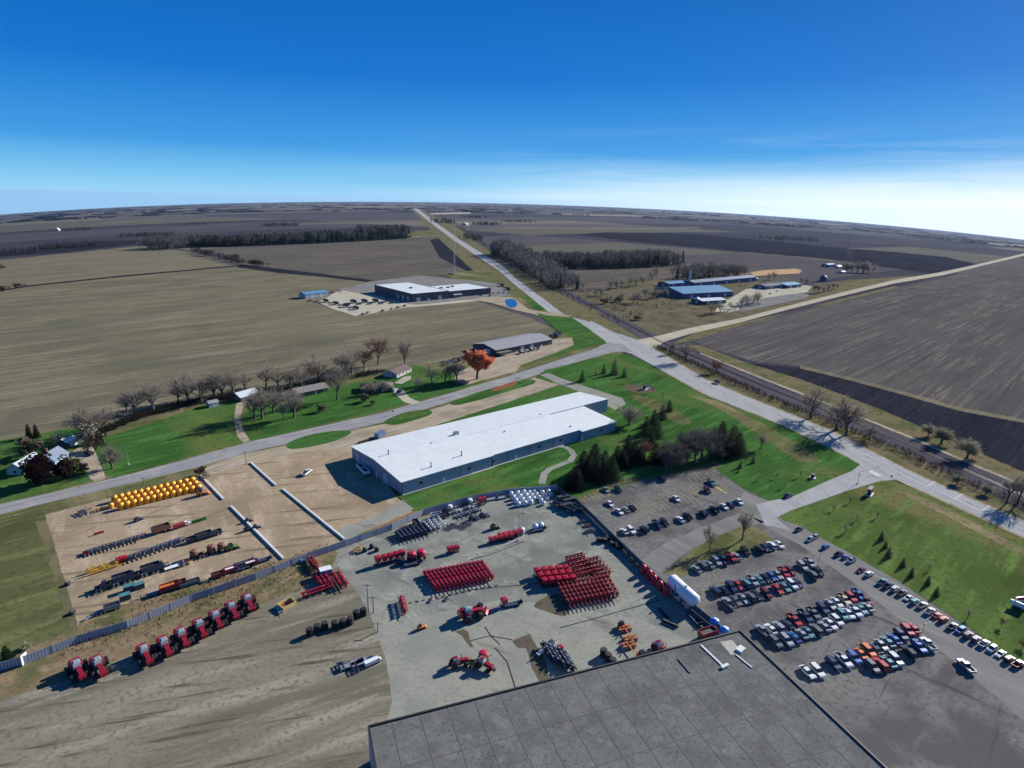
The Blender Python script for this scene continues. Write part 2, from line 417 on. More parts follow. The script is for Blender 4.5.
M_TANV = ground('verge_grass', (0.165, 0.140, 0.078), [((0.085, 0.105, 0.038), 0.07, 0.46, 0.62, None, 0), ((0.10, 0.08, 0.052), 0.16, 0.54, 0.68, None, 0), ((0.20, 0.16, 0.085), 0.3, 0.5, 0.72, None, 0)], bump=0.2)
def lawn(name, g, dry):
    return ground(name, g, [(tuple(x*0.60 for x in g), 0.03, 0.44, 0.64, (0.4, 1, 1), -R(50)), (dry, 0.025, 0.50, 0.66, (0.3, 1, 1), R(50)),
                            (tuple(x*1.45 for x in g), 0.22, 0.5, 0.68, (0.15, 1, 1), -R(44)), (tuple(x*0.55 for x in g), 0.5, 0.52, 0.7, None, 0)], bump=0.25, bscale=1.5)
M_LW = lawn('lawn', (0.052, 0.128, 0.030), (0.120, 0.145, 0.042))
M_LW2 = lawn('dry_lawn', (0.088, 0.135, 0.036), (0.155, 0.145, 0.058))
M_LWF = lawn('rough_lawn', (0.120, 0.128, 0.052), (0.28, 0.215, 0.125))
M_DIRT = ground('dirt', (0.365, 0.280, 0.180), [((0.27, 0.208, 0.135), 0.04, 0.44, 0.60, None, 0), ((0.46, 0.36, 0.255), 0.16, 0.5, 0.66, (0.3, 1, 1), R(60)), ((0.185, 0.14, 0.095), 0.35, 0.56, 0.66, (0.06, 1, 1), -R(15)), ((0.20, 0.16, 0.11), 0.35, 0.60, 0.68, (0.06, 1, 1), -R(58)), ((0.24, 0.195, 0.14), 0.9, 0.5, 0.68, None, 0)], bump=0.2)
M_GRV = ground('gravel', (0.39, 0.322, 0.225), [((0.27, 0.225, 0.16), 0.06, 0.45, 0.62, None, 0), ((0.46, 0.39, 0.29), 0.2, 0.5, 0.66, (0.12, 1, 1), -R(46)), ((0.22, 0.185, 0.14), 0.5, 0.54, 0.68, (0.1, 1, 1), -R(50)), ((0.24, 0.21, 0.16), 0.9, 0.5, 0.7, None, 0)])
M_GRV2 = ground('pale_gravel', (0.45, 0.42, 0.31), [((0.36, 0.33, 0.25), 0.05, 0.42, 0.66, None, 0)])
M_YARD2 = ground('packed_yard', (0.225, 0.205, 0.150), [((0.150, 0.138, 0.100), 0.06, 0.42, 0.60, (0.2, 1, 1), -R(24)), ((0.30, 0.275, 0.21), 0.18, 0.5, 0.64, (0.12, 1, 1), -R(30)), ((0.095, 0.085, 0.064), 0.5, 0.56, 0.66, (0.08, 1, 1), -R(14)), ((0.14, 0.13, 0.095), 0.8, 0.5, 0.68, None, 0)], bump=0.15)
M_WEED = ground('weedy_dirt', (0.215, 0.160, 0.092), [((0.095, 0.110, 0.042), 0.07, 0.45, 0.62, None, 0), ((0.30, 0.215, 0.135), 0.22, 0.5, 0.7, None, 0), ((0.10, 0.085, 0.05), 0.7, 0.52, 0.72, None, 0)], bump=0.4)
M_CONC = ground('yard_concrete', (0.250, 0.256, 0.212), [((0.175, 0.182, 0.158), 0.045, 0.44, 0.58, None, 0), ((0.34, 0.35, 0.295), 0.11, 0.52, 0.68, None, 0), ((0.13, 0.13, 0.108), 0.16, 0.60, 0.70, (0.25, 1, 1), R(40)), ((0.16, 0.155, 0.13), 0.22, 0.60, 0.68, (0.06, 1, 1), -R(44)), ((0.175, 0.178, 0.152), 0.8, 0.5, 0.68, None, 0)], joints=(12, 12, -R(44), (0.205, 0.21, 0.18)))
M_CONC2 = ground('slab_concrete', (0.290, 0.290, 0.236), [((0.235, 0.242, 0.205), 0.07, 0.45, 0.62, None, 0), ((0.15, 0.14, 0.115), 0.13, 0.60, 0.70, (0.2, 1, 1), R(30)), ((0.21, 0.205, 0.17), 0.8, 0.52, 0.7, None, 0)], joints=(7.5, 7.5, -R(44), (0.215, 0.215, 0.18)))
M_ASPH = ground('asphalt', (0.185, 0.180, 0.162), [((0.108, 0.103, 0.098), 0.05, 0.44, 0.58, None, 0), ((0.205, 0.192, 0.170), 0.10, 0.52, 0.66, (0.2, 1, 1), -R(40)), ((0.075, 0.072, 0.07), 0.25, 0.6, 0.68, (0.1, 1, 1), R(45)), ((0.10, 0.097, 0.092), 0.7, 0.5, 0.68, None, 0), ((0.085, 0.08, 0.076), 0.35, 0.62, 0.70, (0.05, 1, 1), -R(46))])
M_ASPH2 = ground('worn_asphalt', (0.215, 0.210, 0.190), [((0.165, 0.16, 0.145), 0.08, 0.45, 0.64, (0.2, 1, 1), R(50)), ((0.27, 0.262, 0.232), 0.3, 0.52, 0.75, (0.1, 1, 1), R(50))])
M_ROAD = ground('road', (0.285, 0.285, 0.278), [((0.225, 0.225, 0.225), 0.4, 0.46, 0.62, (0.03, 1, 1), RD), ((0.33, 0.325, 0.305), 0.08, 0.52, 0.66, None, 0), ((0.13, 0.13, 0.13), 0.35, 0.62, 0.68, (0.4, 1, 1), RD)])
M_HWY = ground('highway', (0.365, 0.365, 0.352), [((0.295, 0.297, 0.295), 0.22, 0.45, 0.68, (0.04, 1, 1), R(-99)), ((0.39, 0.385, 0.36), 0.07, 0.52, 0.66, None, 0), ((0.20, 0.20, 0.205), 0.45, 0.58, 0.68, (0.3, 1, 1), R(-99))])
M_CRD = ground('county_gravel', (0.43, 0.385, 0.29), [((0.35, 0.315, 0.24), 0.2, 0.45, 0.7, (0.05, 1, 1), RD), ((0.49, 0.44, 0.34), 0.06, 0.5, 0.75, None, 0)])
M_BAL = ground('ballast', (0.088, 0.082, 0.092), [((0.05, 0.048, 0.056), 0.4, 0.45, 0.66, (0.06, 1, 1), R(-99)), ((0.14, 0.13, 0.13), 1.2, 0.5, 0.75, None, 0)])
M_TIE = ground('sleepers', (0.055, 0.047, 0.047), [((0.09, 0.082, 0.08), 0.9, 0.45, 0.65, (1, 1, 1), 0)])
M_RAIL = paint('rail_steel', (0.16, 0.13, 0.12), 0.45, 0.7)
M_WHT = ground('white_paint', (0.62, 0.61, 0.57), [((0.38, 0.37, 0.34), 0.7, 0.5, 0.7, None, 0)])
M_FADE = ground('faded_paint', (0.30, 0.295, 0.27), [((0.16, 0.15, 0.14), 0.5, 0.45, 0.6, None, 0)])
M_YEL = ground('yellow_paint', (0.46, 0.38, 0.15), [((0.22, 0.19, 0.12), 0.5, 0.45, 0.65, None, 0)])
M_TAR = ground('tar', (0.045, 0.044, 0.045), [((0.07, 0.066, 0.062), 0.6, 0.45, 0.7, None, 0)])
M_MUD = ground('mud', (0.125, 0.105, 0.075), [((0.08, 0.07, 0.052), 0.4, 0.45, 0.7, None, 0)])
M_RUST = ground('red_mulch', (0.27, 0.095, 0.05), [((0.18, 0.10, 0.05), 0.3, 0.45, 0.7, None, 0)])
M_SAND = ground('spoil', (0.48, 0.31, 0.17), [((0.36, 0.27, 0.16), 0.05, 0.45, 0.7, None, 0)])
def water():
    m, nt, b = nodes('pond_water'); b.inputs['Base Color'].default_value = (0.012, 0.07, 0.18, 1); b.inputs['Roughness'].default_value = 0.12
    bp = N(nt, 'ShaderNodeBump'); bp.inputs['Strength'].default_value = 0.15
    nt.links.new(noise_out(nt, N(nt, 'ShaderNodeNewGeometry').outputs['Position'], 1.5, 4), bp.inputs['Height']); nt.links.new(bp.outputs[0], b.inputs['Normal']); return m
# --- far and middle fields
patch('stubble_field', [(-70, 304), (25, 287), (120, 277), (236, 266), (275, 270), (330, 276), (372, 281), (460, 296), (530, 318), (556, 330), (540, 345), (480, 365), (400, 385), (300, 400), (100, 445), (-70, 500)], M_ST, 1, jit=0.8)
patch('pale_field', [(-70, 268), (60, 254), (140, 246), (158, 247), (200, 254), (238, 265.4), (120, 276.4), (25, 286.4), (-70, 303.3)], M_ST2, 1, jit=0.6)
patch('brown_field', [(196, 250), (260, 247.6), (330, 243.5), (404, 239), (438, 237), (462, 252), (481, 268), (470, 272.5), (430, 276), (375, 280.4), (330, 275.4), (275, 269.4), (238, 265), (215, 257)], M_BR, 1, jit=0.6)
patch('dark_headland', [(430, 240), (440, 238), (481, 268), (468, 271.5), (440, 258)], M_DK, 2, jit=0.6)
patch('field_track', [(240, 264.5), (275, 268.4), (330, 275), (372, 280.5), (368, 282), (330, 277.8), (275, 272.5), (236, 267.2)], M_DK, 3, jit=0.5)
patch('field_track', [(-70, 304.5), (25, 287.2), (120, 277.2), (236, 266.6), (236, 265.6), (120, 276), (25, 286), (-70, 303)], M_DK, 3, jit=0.4)
patch('dark_field', [(574, 234.5), (600, 232.5), (640, 232.6), (700, 234.5), (768, 240.5), (840, 248), (900, 252.5), (945, 257), (978, 264.5), (930, 273.5), (870, 265), (820, 258.3), (768, 254), (700, 247.5), (640, 242)], M_DK, 2, jit=0.7)
patch('ploughed_field', [(690, 340), (735, 326), (800, 311), (850, 298.5), (900, 287), (960, 274), (1024, 260), (1110, 240), (1110, 442), (1024, 420), (960, 408), (900, 391), (850, 378), (800, 366), (756, 362), (715, 350)], M_PL, 2, jit=0.8)
patch('dark_strip', [(744, 363), (800, 368), (850, 380), (900, 393.5), (960, 410.5), (1024, 422.5), (1110, 445), (1110, 520), (1024, 474), (970, 450), (930, 432), (880, 410), (830, 392), (780, 375)], M_DK, 2, jit=0.6)
patch('field_edge', [(800, 365.2), (850, 377.3), (900, 390.3), (960, 407.3), (1024, 419.3), (1110, 441), (1110, 445), (1024, 423), (960, 411), (900, 394), (850, 380.5), (800, 368.4)], M_ST2, 3, jit=0.5)
patch('rough_ground', [(555, 292), (600, 291), (640, 278), (700, 283), (740, 278), (800, 286), (850, 280), (930, 275), (893, 283), (788, 309), (740, 321), (660, 338), (640, 333), (600, 312), (570, 298)], M_RUD, 2, jit=0.8)
patch('meadow', [(556, 262), (600, 268), (668, 262), (760, 268), (800, 282), (700, 284), (640, 279), (600, 288), (556, 290), (510, 264)], M_BR, 1, jit=0.8)
patch('green_verge', [(812, 297), (850, 281), (900, 277), (930, 276), (893, 284.2), (840, 297), (788, 310), (720, 327.5), (700, 330), (760, 312)], M_TANV, 3, jit=0.6)
patch('green_verge', [(700, 331), (788, 312.6), (840, 299.6), (893, 286.5), (900, 287.5), (850, 299.5), (830, 304.5), (810, 307), (740, 326), (690, 341), (668, 345)], M_TANV, 3, jit=0.5)
patch('tan_strip', [(418, 221.6), (380, 223), (300, 224.6), (300, 223.6), (380, 222.2), (416, 220.8)], M_ST2, 2, jit=0.3)
patch('tan_strip', [(505, 228.5), (640, 229.5), (700, 228), (700, 227), (640, 228.2), (505, 227.2)], M_ST2, 2, jit=0.5)
patch('pale_stubble_strip', [(408, 233.5), (418, 230.5), (444, 230), (452, 235.5), (438, 236.6), (404, 238.6)], M_LWF, 2, jit=0.4)
patch('pale_stubble_strip', [(150, 247), (300, 241.5), (404, 236.5), (436, 235.2), (437, 236.8), (404, 238.6), (300, 244), (190, 250)], M_ST2, 2, jit=0.3)
patch('tan_strip', [(0, 224.4), (60, 220.6), (100, 218.4), (102, 219.8), (60, 222.2), (0, 226)], M_ST2, 2, jit=0.5)
patch('tan_strip', [(102, 222.5), (160, 219.4), (166, 220.2), (104, 223.4)], M_ST2, 2, jit=0.5)
patch('tan_strip', [(424, 213.2), (470, 212.4), (471, 213.6), (424, 214.6)], M_GRV2, 2, jit=0.2)
patch('dark_strip', [(0, 251), (45, 247), (75, 244.5), (95, 241.5), (140, 240.3), (150, 243), (60, 252.4), (0, 257)], M_DK, 2, jit=0.5)
# --- highway corridor
patch('road_verge', [(418, 207.5), (480, 238), (512, 262), (575, 301), (640, 333), (700, 358), (800, 396), (900, 440), (1024, 500), (1110, 545), (1110, 600), (1024, 545), (900, 486), (830, 452), (760, 412), (690, 380), (620, 346), (560, 327), (500, 285), (470, 268), (440, 240), (411, 209)], M_TANV, 3, jit=0.5)
patch('railway_bed', [(470, 232), (512, 260.5), (575, 294), (640, 327.5), (700, 355), (768, 383), (830, 407), (908, 438), (976, 467.5), (1024, 487.5), (1110, 528), (1110, 558), (1024, 511), (976, 488), (908, 453), (830, 421), (768, 397), (700, 366), (640, 338), (575, 301.5), (512, 267), (466, 235)], M_BAL, 4, jit=0.7)
patch('access_track', [(680, 345), (700, 352), (768, 379.5), (830, 404), (908, 435.5), (976, 465), (1024, 485), (1110, 525), (1110, 512), (1024, 472), (970, 449), (930, 431), (880, 409), (800, 379), (744, 362), (700, 345)], M_TANV, 4, jit=0.7)
patch('access_track', [(700, 354), (768, 381.6), (830, 406), (908, 437.4), (976, 467), (1024, 487), (1024, 484.6), (976, 464.6), (908, 435), (830, 403.8), (768, 379.6), (700, 352.4)], M_GRV, 5, jit=0.5)
RC = [(415, 207.2), (450, 220), (480, 239), (512, 262.6), (575, 297.6), (640, 331), (660, 341.5), (700, 359), (768, 388), (830, 412), (908, 444.5), (976, 475), (1024, 496), (1110, 538), (1340, 650)]
strip('sleeper_bed', RC, 2.8, M_TIE, 4.6)
HT = [(416.2, 207.6), (439, 225), (460, 240), (484, 255), (510, 270), (575, 313), (612, 331.5), (636, 339.5), (660, 352), (704, 378.5), (740, 394), (780, 410), (830, 430), (861, 446), (907, 470), (945, 487), (1024, 521.5), (1110, 560)]
HB = [(1110, 580), (1024, 537.5), (945, 501.5), (900, 481), (872, 470), (830, 448), (780, 424), (704, 394), (656, 367), (628, 352), (608, 345), (567, 327), (512, 283), (499, 271.5), (476, 256), (453.5, 240.5), (433, 225), (412.5, 208.2)]
patch('highway', HT + HB, M_HWY, 6, grid=10)
patch('county_road', [(628, 343), (640, 339.5), (660, 335.6), (687, 328.6), (740, 318.6), (788, 306.2), (850, 291), (893, 280.6), (943, 272.2), (980, 264), (1018, 255), (1100, 236), (1100, 239), (1018, 257.3), (980, 266.6), (943, 275.6), (893, 284.2), (850, 294.6), (788, 310), (740, 322.6), (690, 334), (665, 341.5), (655, 348), (640, 356), (625, 352)], M_CRD, 5.4, grid=10)
patch('frontage_road', [(-70, 523), (0, 504.5), (64, 490), (128, 474.8), (192, 458), (256, 440.5), (320, 426.5), (384, 412.4), (450, 393.2), (512, 375), (568, 357), (596, 348.4), (609, 342), (625, 345), (632, 352), (612, 352.5), (590, 358.5), (568, 365), (512, 383), (450, 401.5), (384, 422), (320, 437), (256, 450.5), (192, 468.5), (128, 484), (64, 499), (0, 514.5), (-70, 534)], M_ROAD, 8, grid=10)
# --- base sheets under the built-up side
patch('weedy_ground', [(-70, 500), (0, 500), (128, 470), (300, 428), (450, 391), (560, 356), (600, 344), (640, 362), (700, 398), (800, 440), (900, 482), (1024, 545), (1110, 590), (1110, 790), (-70, 790)], M_WEED, 3, jit=0.0)
patch('lawn_base', [(-70, 455), (0, 440), (60, 429), (92, 427), (130, 417), (180, 403), (236, 393), (290, 386), (345, 376), (405, 366), (450, 362), (473, 352), (510, 360), (570, 330), (600, 330), (640, 345), (600, 362), (500, 395), (384, 425), (256, 455), (128, 488), (0, 518), (-70, 535)], M_LWF, 4, jit=0.5)
patch('hedge_ground', [(92, 441), (130, 424), (180, 408.5), (240, 398), (240, 394), (180, 404.5), (130, 419), (92, 434)], M_MUD, 10, jit=0.8)
# --- lawns
patch('lawn', [(412, 511), (398, 498), (360, 450), (560, 385), (535, 378), (545, 370), (575, 363), (606, 354.6), (628, 354), (656, 368), (704, 395.5), (760, 417), (780, 425.5), (830, 449), (850, 459), (858.5, 465.5), (854, 470), (830, 481), (790, 498.5), (770, 501), (745, 490), (712, 467), (690, 470), (640, 480), (590, 497), (566, 500), (540, 489), (500, 491), (460, 500), (430, 510)], M_LW, 9, jit=0.4)
patch('lawn', [(776, 515), (790, 509.5), (850, 488.5), (880, 479.5), (892, 479.5), (920, 492), (945, 503), (1024, 539.5), (1110, 583), (1110, 745), (1024, 667), (970, 628.5), (900, 582), (850, 553.5), (815, 535), (800, 526), (785, 521)], M_LW2, 9, jit=0.4)
patch('lawn', [(519, 366.5), (552, 357), (590, 346.5), (607, 343.5), (604, 340), (590, 330), (572, 317.5), (550, 316), (536, 313), (545, 320), (556, 330), (572, 338), (575, 344), (555, 354)], M_LW, 9, jit=0.5)
patch('lawn', [(97, 447), (103, 438), (150, 424), (205, 404), (236, 401), (236, 420), (239, 438), (243, 443.5), (192, 456.5), (128, 473.5), (112, 477), (104, 474), (100, 458)], M_LW, 9, jit=0.6)
patch('lawn', [(240, 425), (245, 412), (262, 402), (300, 395), (380, 378), (412, 365), (450, 372), (480, 362), (505, 372), (478, 384), (450, 392), (405, 404), (384, 410.5), (320, 425), (256, 440), (248, 440), (243, 433)], M_LW, 9, jit=0.6)
patch('lawn', [(-70, 452), (0, 441), (60, 430), (92, 428), (98, 450), (104, 478), (64, 488.5), (0, 503.5), (-70, 520)], M_LW, 9, jit=0.6)
patch('lawn', [(600, 312), (572, 302), (520, 270), (500, 262), (515, 278), (545, 300), (566, 316), (590, 322)], M_TANV, 8)
patch('lawn', [(481, 270), (500, 278), (530, 297), (560, 318), (535, 312), (505, 296), (470, 284), (440, 275)], M_LWF, 4, jit=0.5)
patch('lawn', [(520, 297), (532, 297), (552, 312), (536, 310)], M_LW, 5, jit=0.3)
patch('rough_lawn', [(-70, 540), (0, 519), (60, 504), (128, 488), (192, 471.5), (203, 470), (200, 476), (120, 494), (45, 516), (55, 555), (78, 628), (20, 652), (-70, 682)], M_LWF, 5, jit=0.8)
patch('lawn_edge', [(46, 520), (52, 540), (78, 626), (72, 632), (60, 600), (44, 545), (36, 522)], M_TANV, 6, jit=2.2)
patch('dry_mown_strip', [(888, 486), (905, 489), (945, 508), (1024, 549), (1110, 594), (1110, 602), (1024, 557), (950, 518), (905, 496)], M_LWF, 10, jit=0.9)
patch('dry_mown_strip', [(690, 395), (720, 402), (770, 428), (810, 450), (822, 462), (800, 462), (760, 436), (725, 412)], M_LWF, 10, jit=1.2)
patch('dry_mown_strip', [(630, 395), (660, 402), (690, 420), (680, 424), (655, 412)], M_LWF, 10, True, jit=1.0)
# --- yards
patch('equipment_yard', [(45, 515), (120, 495), (198, 477), (250, 462), (300, 500), (345, 538), (325, 552), (260, 574), (200, 592), (130, 607), (78, 627), (60, 565)], M_DIRT, 7, jit=1.1)
patch('gravel_yard', [(200, 470), (222, 461), (245, 453.5), (300, 443), (350, 431), (384, 424), (450, 404), (512, 386), (548, 372.5), (575, 384), (625, 400), (620, 408), (560, 420), (420, 500), (412, 512), (345, 540), (300, 505), (250, 463), (205, 478)], M_GRV, 8, jit=0.4)
patch('dirt_yard', [(250, 464), (300, 452), (345, 450), (400, 498), (414, 511), (345, 540)], M_DIRT, 9, jit=0.6)
patch('concrete_apron', [(330, 532), (372, 518), (402, 500), (414, 509), (380, 524), (346, 541)], M_CONC2, 10, jit=0.3)
patch('concrete_apron', [(540, 375), (549, 373), (560, 378), (590, 388), (622, 398), (626, 404), (615, 410), (602, 403), (575, 390), (556, 383)], M_CONC2, 10, jit=0.3)
for k, p in enumerate(([(286, 446), (292, 441), (310, 435), (335, 431), (349, 431), (350, 434), (335, 441), (310, 447), (292, 449)], [(384, 422), (400, 414), (420, 410), (431, 411), (430, 415), (412, 421), (394, 425)], [(450, 403), (470, 395), (500, 386), (522, 380), (534, 380), (533, 384), (510, 391), (480, 400), (458, 405)])):
    patch('grass_island', p, M_LW, 11, True, jit=0.2)
patch('mulch_bed', [(492, 389.5), (515, 381), (516, 384), (498, 390.5)], M_RUST, 12, True)
patch('mulch_bed', [(624, 387), (634, 384.5), (650, 387), (656, 391), (645, 393), (632, 392)], M_MUD, 10, True)
patch('shed_gravel', [(455, 374), (478, 362), (500, 357), (560, 338), (572, 338), (574, 345), (550, 355), (521, 365), (516, 372), (480, 381), (466, 385), (455, 382)], M_GRV, 10, jit=0.3)
patch('driveway', [(236, 404), (246, 398), (250, 402), (243, 408), (240, 418), (243, 430), (250, 441), (244, 444), (237, 436), (234, 420)], M_GRV, 11, jit=0.2)
patch('driveway', [(68, 455), (78, 448), (93, 447), (97, 456), (103, 470), (106, 479), (94, 482), (88, 476), (84, 466)], M_GRV, 11, jit=0.3)
patch('driveway', [(392, 391), (402, 389), (410, 398), (420, 402), (412, 404.5), (404, 402)], M_GRV2, 11, jit=0.2)
patch('driveway', [(394, 383), (404, 377), (411, 376), (411, 379), (402, 384)], M_GRV2, 11, jit=0.2)
patch('driveway', [(503, 297), (512, 298), (520, 303), (528, 309), (545, 312.6), (570, 313), (578, 316), (560, 317), (540, 316), (516, 310.5), (490, 303), (470, 300), (480, 298)], M_GRV, 8, jit=0.3)
patch('shop_lot', [(318, 303), (340, 290), (362, 288), (376, 295), (412, 304), (450, 300), (486, 296), (500, 297), (484, 301), (440, 305), (405, 308), (356, 316.5), (335, 310)], M_GRV2, 6, jit=0.3)
patch('shop_asphalt', [(338, 290), (372, 282), (420, 276), (500, 284), (512, 296), (490, 297.5), (430, 304), (412, 305), (376, 296)], M_ASPH2, 7, jit=0.3)
tag(patch('pond', [(505, 301), (509, 299.5), (514, 300), (517, 303), (516, 307), (511, 308), (507, 306)], water(), 9, True), kind='structure')
patch('industrial_yard', [(718, 305), (733, 297), (745, 290), (760, 287), (792, 283), (812, 287), (806, 294), (790, 300), (775, 303), (752, 308), (728, 313), (715, 312)], M_GRV2, 5, jit=0.4)
patch('industrial_yard', [(735, 303), (775, 297), (812, 292), (806, 299), (776, 305), (742, 312)], M_ASPH2, 6, jit=0.4)
patch('spoil_bank', [(740, 274), (765, 270.5), (795, 269), (802, 270.5), (799, 274), (770, 275.5), (744, 277)], M_SAND, 5, jit=0.3)
patch('main_yard', [(330, 556), (345, 543), (380, 535), (422, 518), (455, 505), (500, 497), (557, 492), (568, 496), (590, 515), (640, 563), (700, 615), (742, 645), (700, 700), (640, 780), (385, 780), (392, 700), (386, 660), (372, 620), (362, 600), (345, 575)], M_CONC, 7, jit=0.3)
patch('slab', [(386, 660), (372, 620), (360, 582), (368, 580), (384, 600), (400, 625), (440, 612), (500, 600), (560, 605), (640, 620), (690, 640), (640, 780), (385, 780), (392, 700)], M_CONC2, 8, jit=0.3)
patch('storage_yard', [(-70, 705), (20, 684), (60, 664), (130, 632), (200, 606), (258, 588), (330, 557), (345, 575), (362, 600), (372, 620), (386, 660), (392, 700), (385, 780), (-70, 780)], M_YARD2, 7, jit=0.4)
patch('weedy_strip', [(-70, 700), (0, 672), (60, 650), (128, 626), (200, 597), (256, 580), (325, 552), (338, 552), (330, 572), (300, 590), (262, 604), (225, 612), (130, 655), (70, 680), (-70, 720)], M_WEED, 8, jit=1.0)
patch('weedy_strip', [(76, 632), (130, 610), (200, 592), (260, 573), (330, 550), (335, 544), (256, 568), (200, 584), (140, 600), (100, 612), (80, 622)], M_WEED, 9, jit=0.8)
patch('mud_stain', [(455, 632), (463, 629), (468, 632), (470, 640), (474, 647), (471, 648), (466, 642), (462, 636)], M_MUD, 10, jit=0.6)
patch('mud_stain', [(512, 641), (524, 636), (530, 634), (533, 640), (545, 660), (552, 690), (544, 690), (532, 668), (526, 648), (518, 648)], M_MUD, 10, jit=0.6)
patch('mud_stain', [(534, 606), (548, 596), (562, 595), (570, 610), (562, 616), (548, 612)], M_MUD, 9, True)
for q in ([(485, 627), (490, 635), (500, 645)], [(470, 641), (490, 636), (512, 640)], [(495, 648), (507, 662), (516, 690)], [(560, 628), (590, 620), (660, 600)], [(436, 600), (470, 590), (545, 583)], [(470, 560), (490, 555), (525, 541)]): strip('pavement_seam', q, 0.35, M_TAR, 11)
for k in range(15):
    x = 402 + k*6.6; strip('oil_patch', [(x, 605-(x-402)*0.20), (x+3.2, 604-(x-402)*0.20)], random.uniform(0.6, 1.3), M_TAR, 11)
patch('car_park', [(575, 500), (640, 482), (690, 471), (712, 467), (745, 490), (770, 502), (800, 524), (850, 551), (900, 580), (970, 626), (1024, 665), (1110, 745), (1110, 800), (640, 800), (700, 700), (742, 645), (700, 613), (640, 560), (600, 522)], M_ASPH, 7, jit=0.3)
patch('drive_lane', [(744, 492), (770, 502), (800, 525), (850, 553), (900, 583), (970, 630), (1024, 672), (1110, 750), (1090, 790), (1000, 700), (960, 666), (900, 620), (850, 580), (800, 545), (768, 528), (750, 516), (735, 505)], M_ASPH2, 8, jit=0.3)
patch('drive_lane', [(640, 560), (668, 542), (700, 528), (740, 513), (765, 522), (745, 528), (710, 540), (690, 550), (670, 566), (660, 574)], M_ASPH2, 8, jit=0.4)
patch('road_shoulder', [(604, 343), (625, 338), (640, 341), (655, 349), (640, 355), (622, 352), (606, 347)], M_CRD, 5.6) if 0 else None
patch('entrance_road', [(756, 505), (770, 501), (792, 497), (830, 480), (852, 471), (862, 463), (876, 470), (895, 480), (880, 481), (850, 490), (790, 511), (776, 518), (790, 530), (765, 525)], M_HWY, 10, jit=0.1)
patch('grass_island', [(664, 573), (678, 562), (692, 550), (715, 537), (742, 526), (755, 527), (766, 534), (777, 543), (765, 547), (742, 553), (720, 562), (698, 572), (680, 578)], M_LWF, 9, jit=0.8)
patch('bare_bank', [(575, 499), (600, 488), (625, 478), (640, 478), (625, 484), (600, 492), (582, 500)], M_RUD, 10, jit=0.5)
patch('verge', [(690, 472), (705, 465), (716, 462), (722, 466), (712, 470)], M_RUD, 10, jit=0.4)
strip('footpath', [(556, 446), (565, 447), (571, 450.5), (574, 455.5), (570, 461), (560, 465), (550, 469), (544, 474), (542, 484)], 3.0, M_CONC2, 11)
# --- painted markings
strip('road_marking', [(418, 210), (436, 224.8), (456.5, 240), (480, 255.3), (505, 270.6), (571, 318.6), (616, 339.5)], 0.22, M_YEL, 9)
for q in ([(HT[i], HT[i+1]) for i in range(8, len(HT)-1)] + [(HB[i], HB[i+1]) for i in range(0, 8)]): strip('road_shoulder', list(q), 1.5, M_GRV, 7)
strip('road_marking', [(668, 364), (704, 385.5), (780, 416.2), (848, 447)], 0.22, M_YEL, 9)
strip('road_marking', [(850, 448), (884, 462), (903, 474.5), (945, 494.5), (1024, 529.5)], 0.45, M_WHT, 9)
strip('road_marking', [(668, 360), (704, 381.5), (780, 412), (861, 449), (907, 472.6), (945, 489.8), (1024, 524.6)], 0.2, M_WHT, 9)
strip('road_marking', [(672, 373), (704, 390.5), (780, 421), (830, 443.5)], 0.2, M_WHT, 9)
for q in ([(926, 487), (935, 481.8)], [(953, 499.6), (963, 494)], [(980, 511.5), (990, 506)], [(1008, 524), (1017, 518.5)]): strip('road_marking', q, 0.5, M_WHT, 9)
strip('road_marking', [(870, 471), (880, 476.5)], 2.6, M_WHT, 12)
strip('road_marking', [(768, 509), (800, 498), (850, 478)], 0.2, M_YEL, 12, dash=(3, 6))
strip('road_marking', [(0, 509.5), (64, 494.5), (128, 479.4), (256, 445.6), (384, 417.2), (450, 397.4), (512, 379), (568, 361), (596, 353)], 0.14, M_YEL, 9, dash=(3, 9))
# stall lines of the upper lot and the rows below
def stalls(a, b, n, c, L, w=0.2):
    A, B = G(*a), G(*b); an = math.atan2((G(*c)-A).y, (G(*c)-A).x); d = Vector((math.cos(an), math.sin(an), 0))*L/2; mb = MB(); s = (B-A).normalized()*w/2
    up = Vector((0, 0, 13*0.008))
    for i in range(n+1):
        p = A.lerp(B, i/n)+up; mb.quad(p-d-s, p-d+s, p+d+s, p+d-s)
    return mb
mb = MB()
for a, b, n, c, L in (((634, 510), (722, 484.5), 20, (641, 516), 12.5), ((583, 500), (610, 492), 6, (589, 505), 5.5), ((690, 480), (712, 474), 5, (694, 484), 5.5)):
    q = stalls(a, b, n, c, L); mb.add(q.v, q.f)
tag(link('stall_marking', mb.fix('stall_marking', M_YEL)), kind='structure')
strip('stall_marking', [(634, 510), (722, 484.5)], 0.16, M_YEL, 14)
mb = MB()
for a, b, n, c, L in (((690, 572), (786, 545), 19, (697, 579), 5.5), ((612, 535), (745, 502), 26, (619, 542), 5.5), ((714, 596), (818, 566), 20, (721, 603), 11), ((758, 636), (872, 599), 22, (766, 645), 11), ((826, 669), (925, 632), 20, (834, 678), 11)):
    q = stalls(a, b, n, c, L); mb.add(q.v, q.f)
tag(link('stall_marking', mb.fix('stall_marking', M_FADE)), kind='structure')
strip('road_marking', [(716, 487), (727, 494)], 1.3, M_YEL, 14)
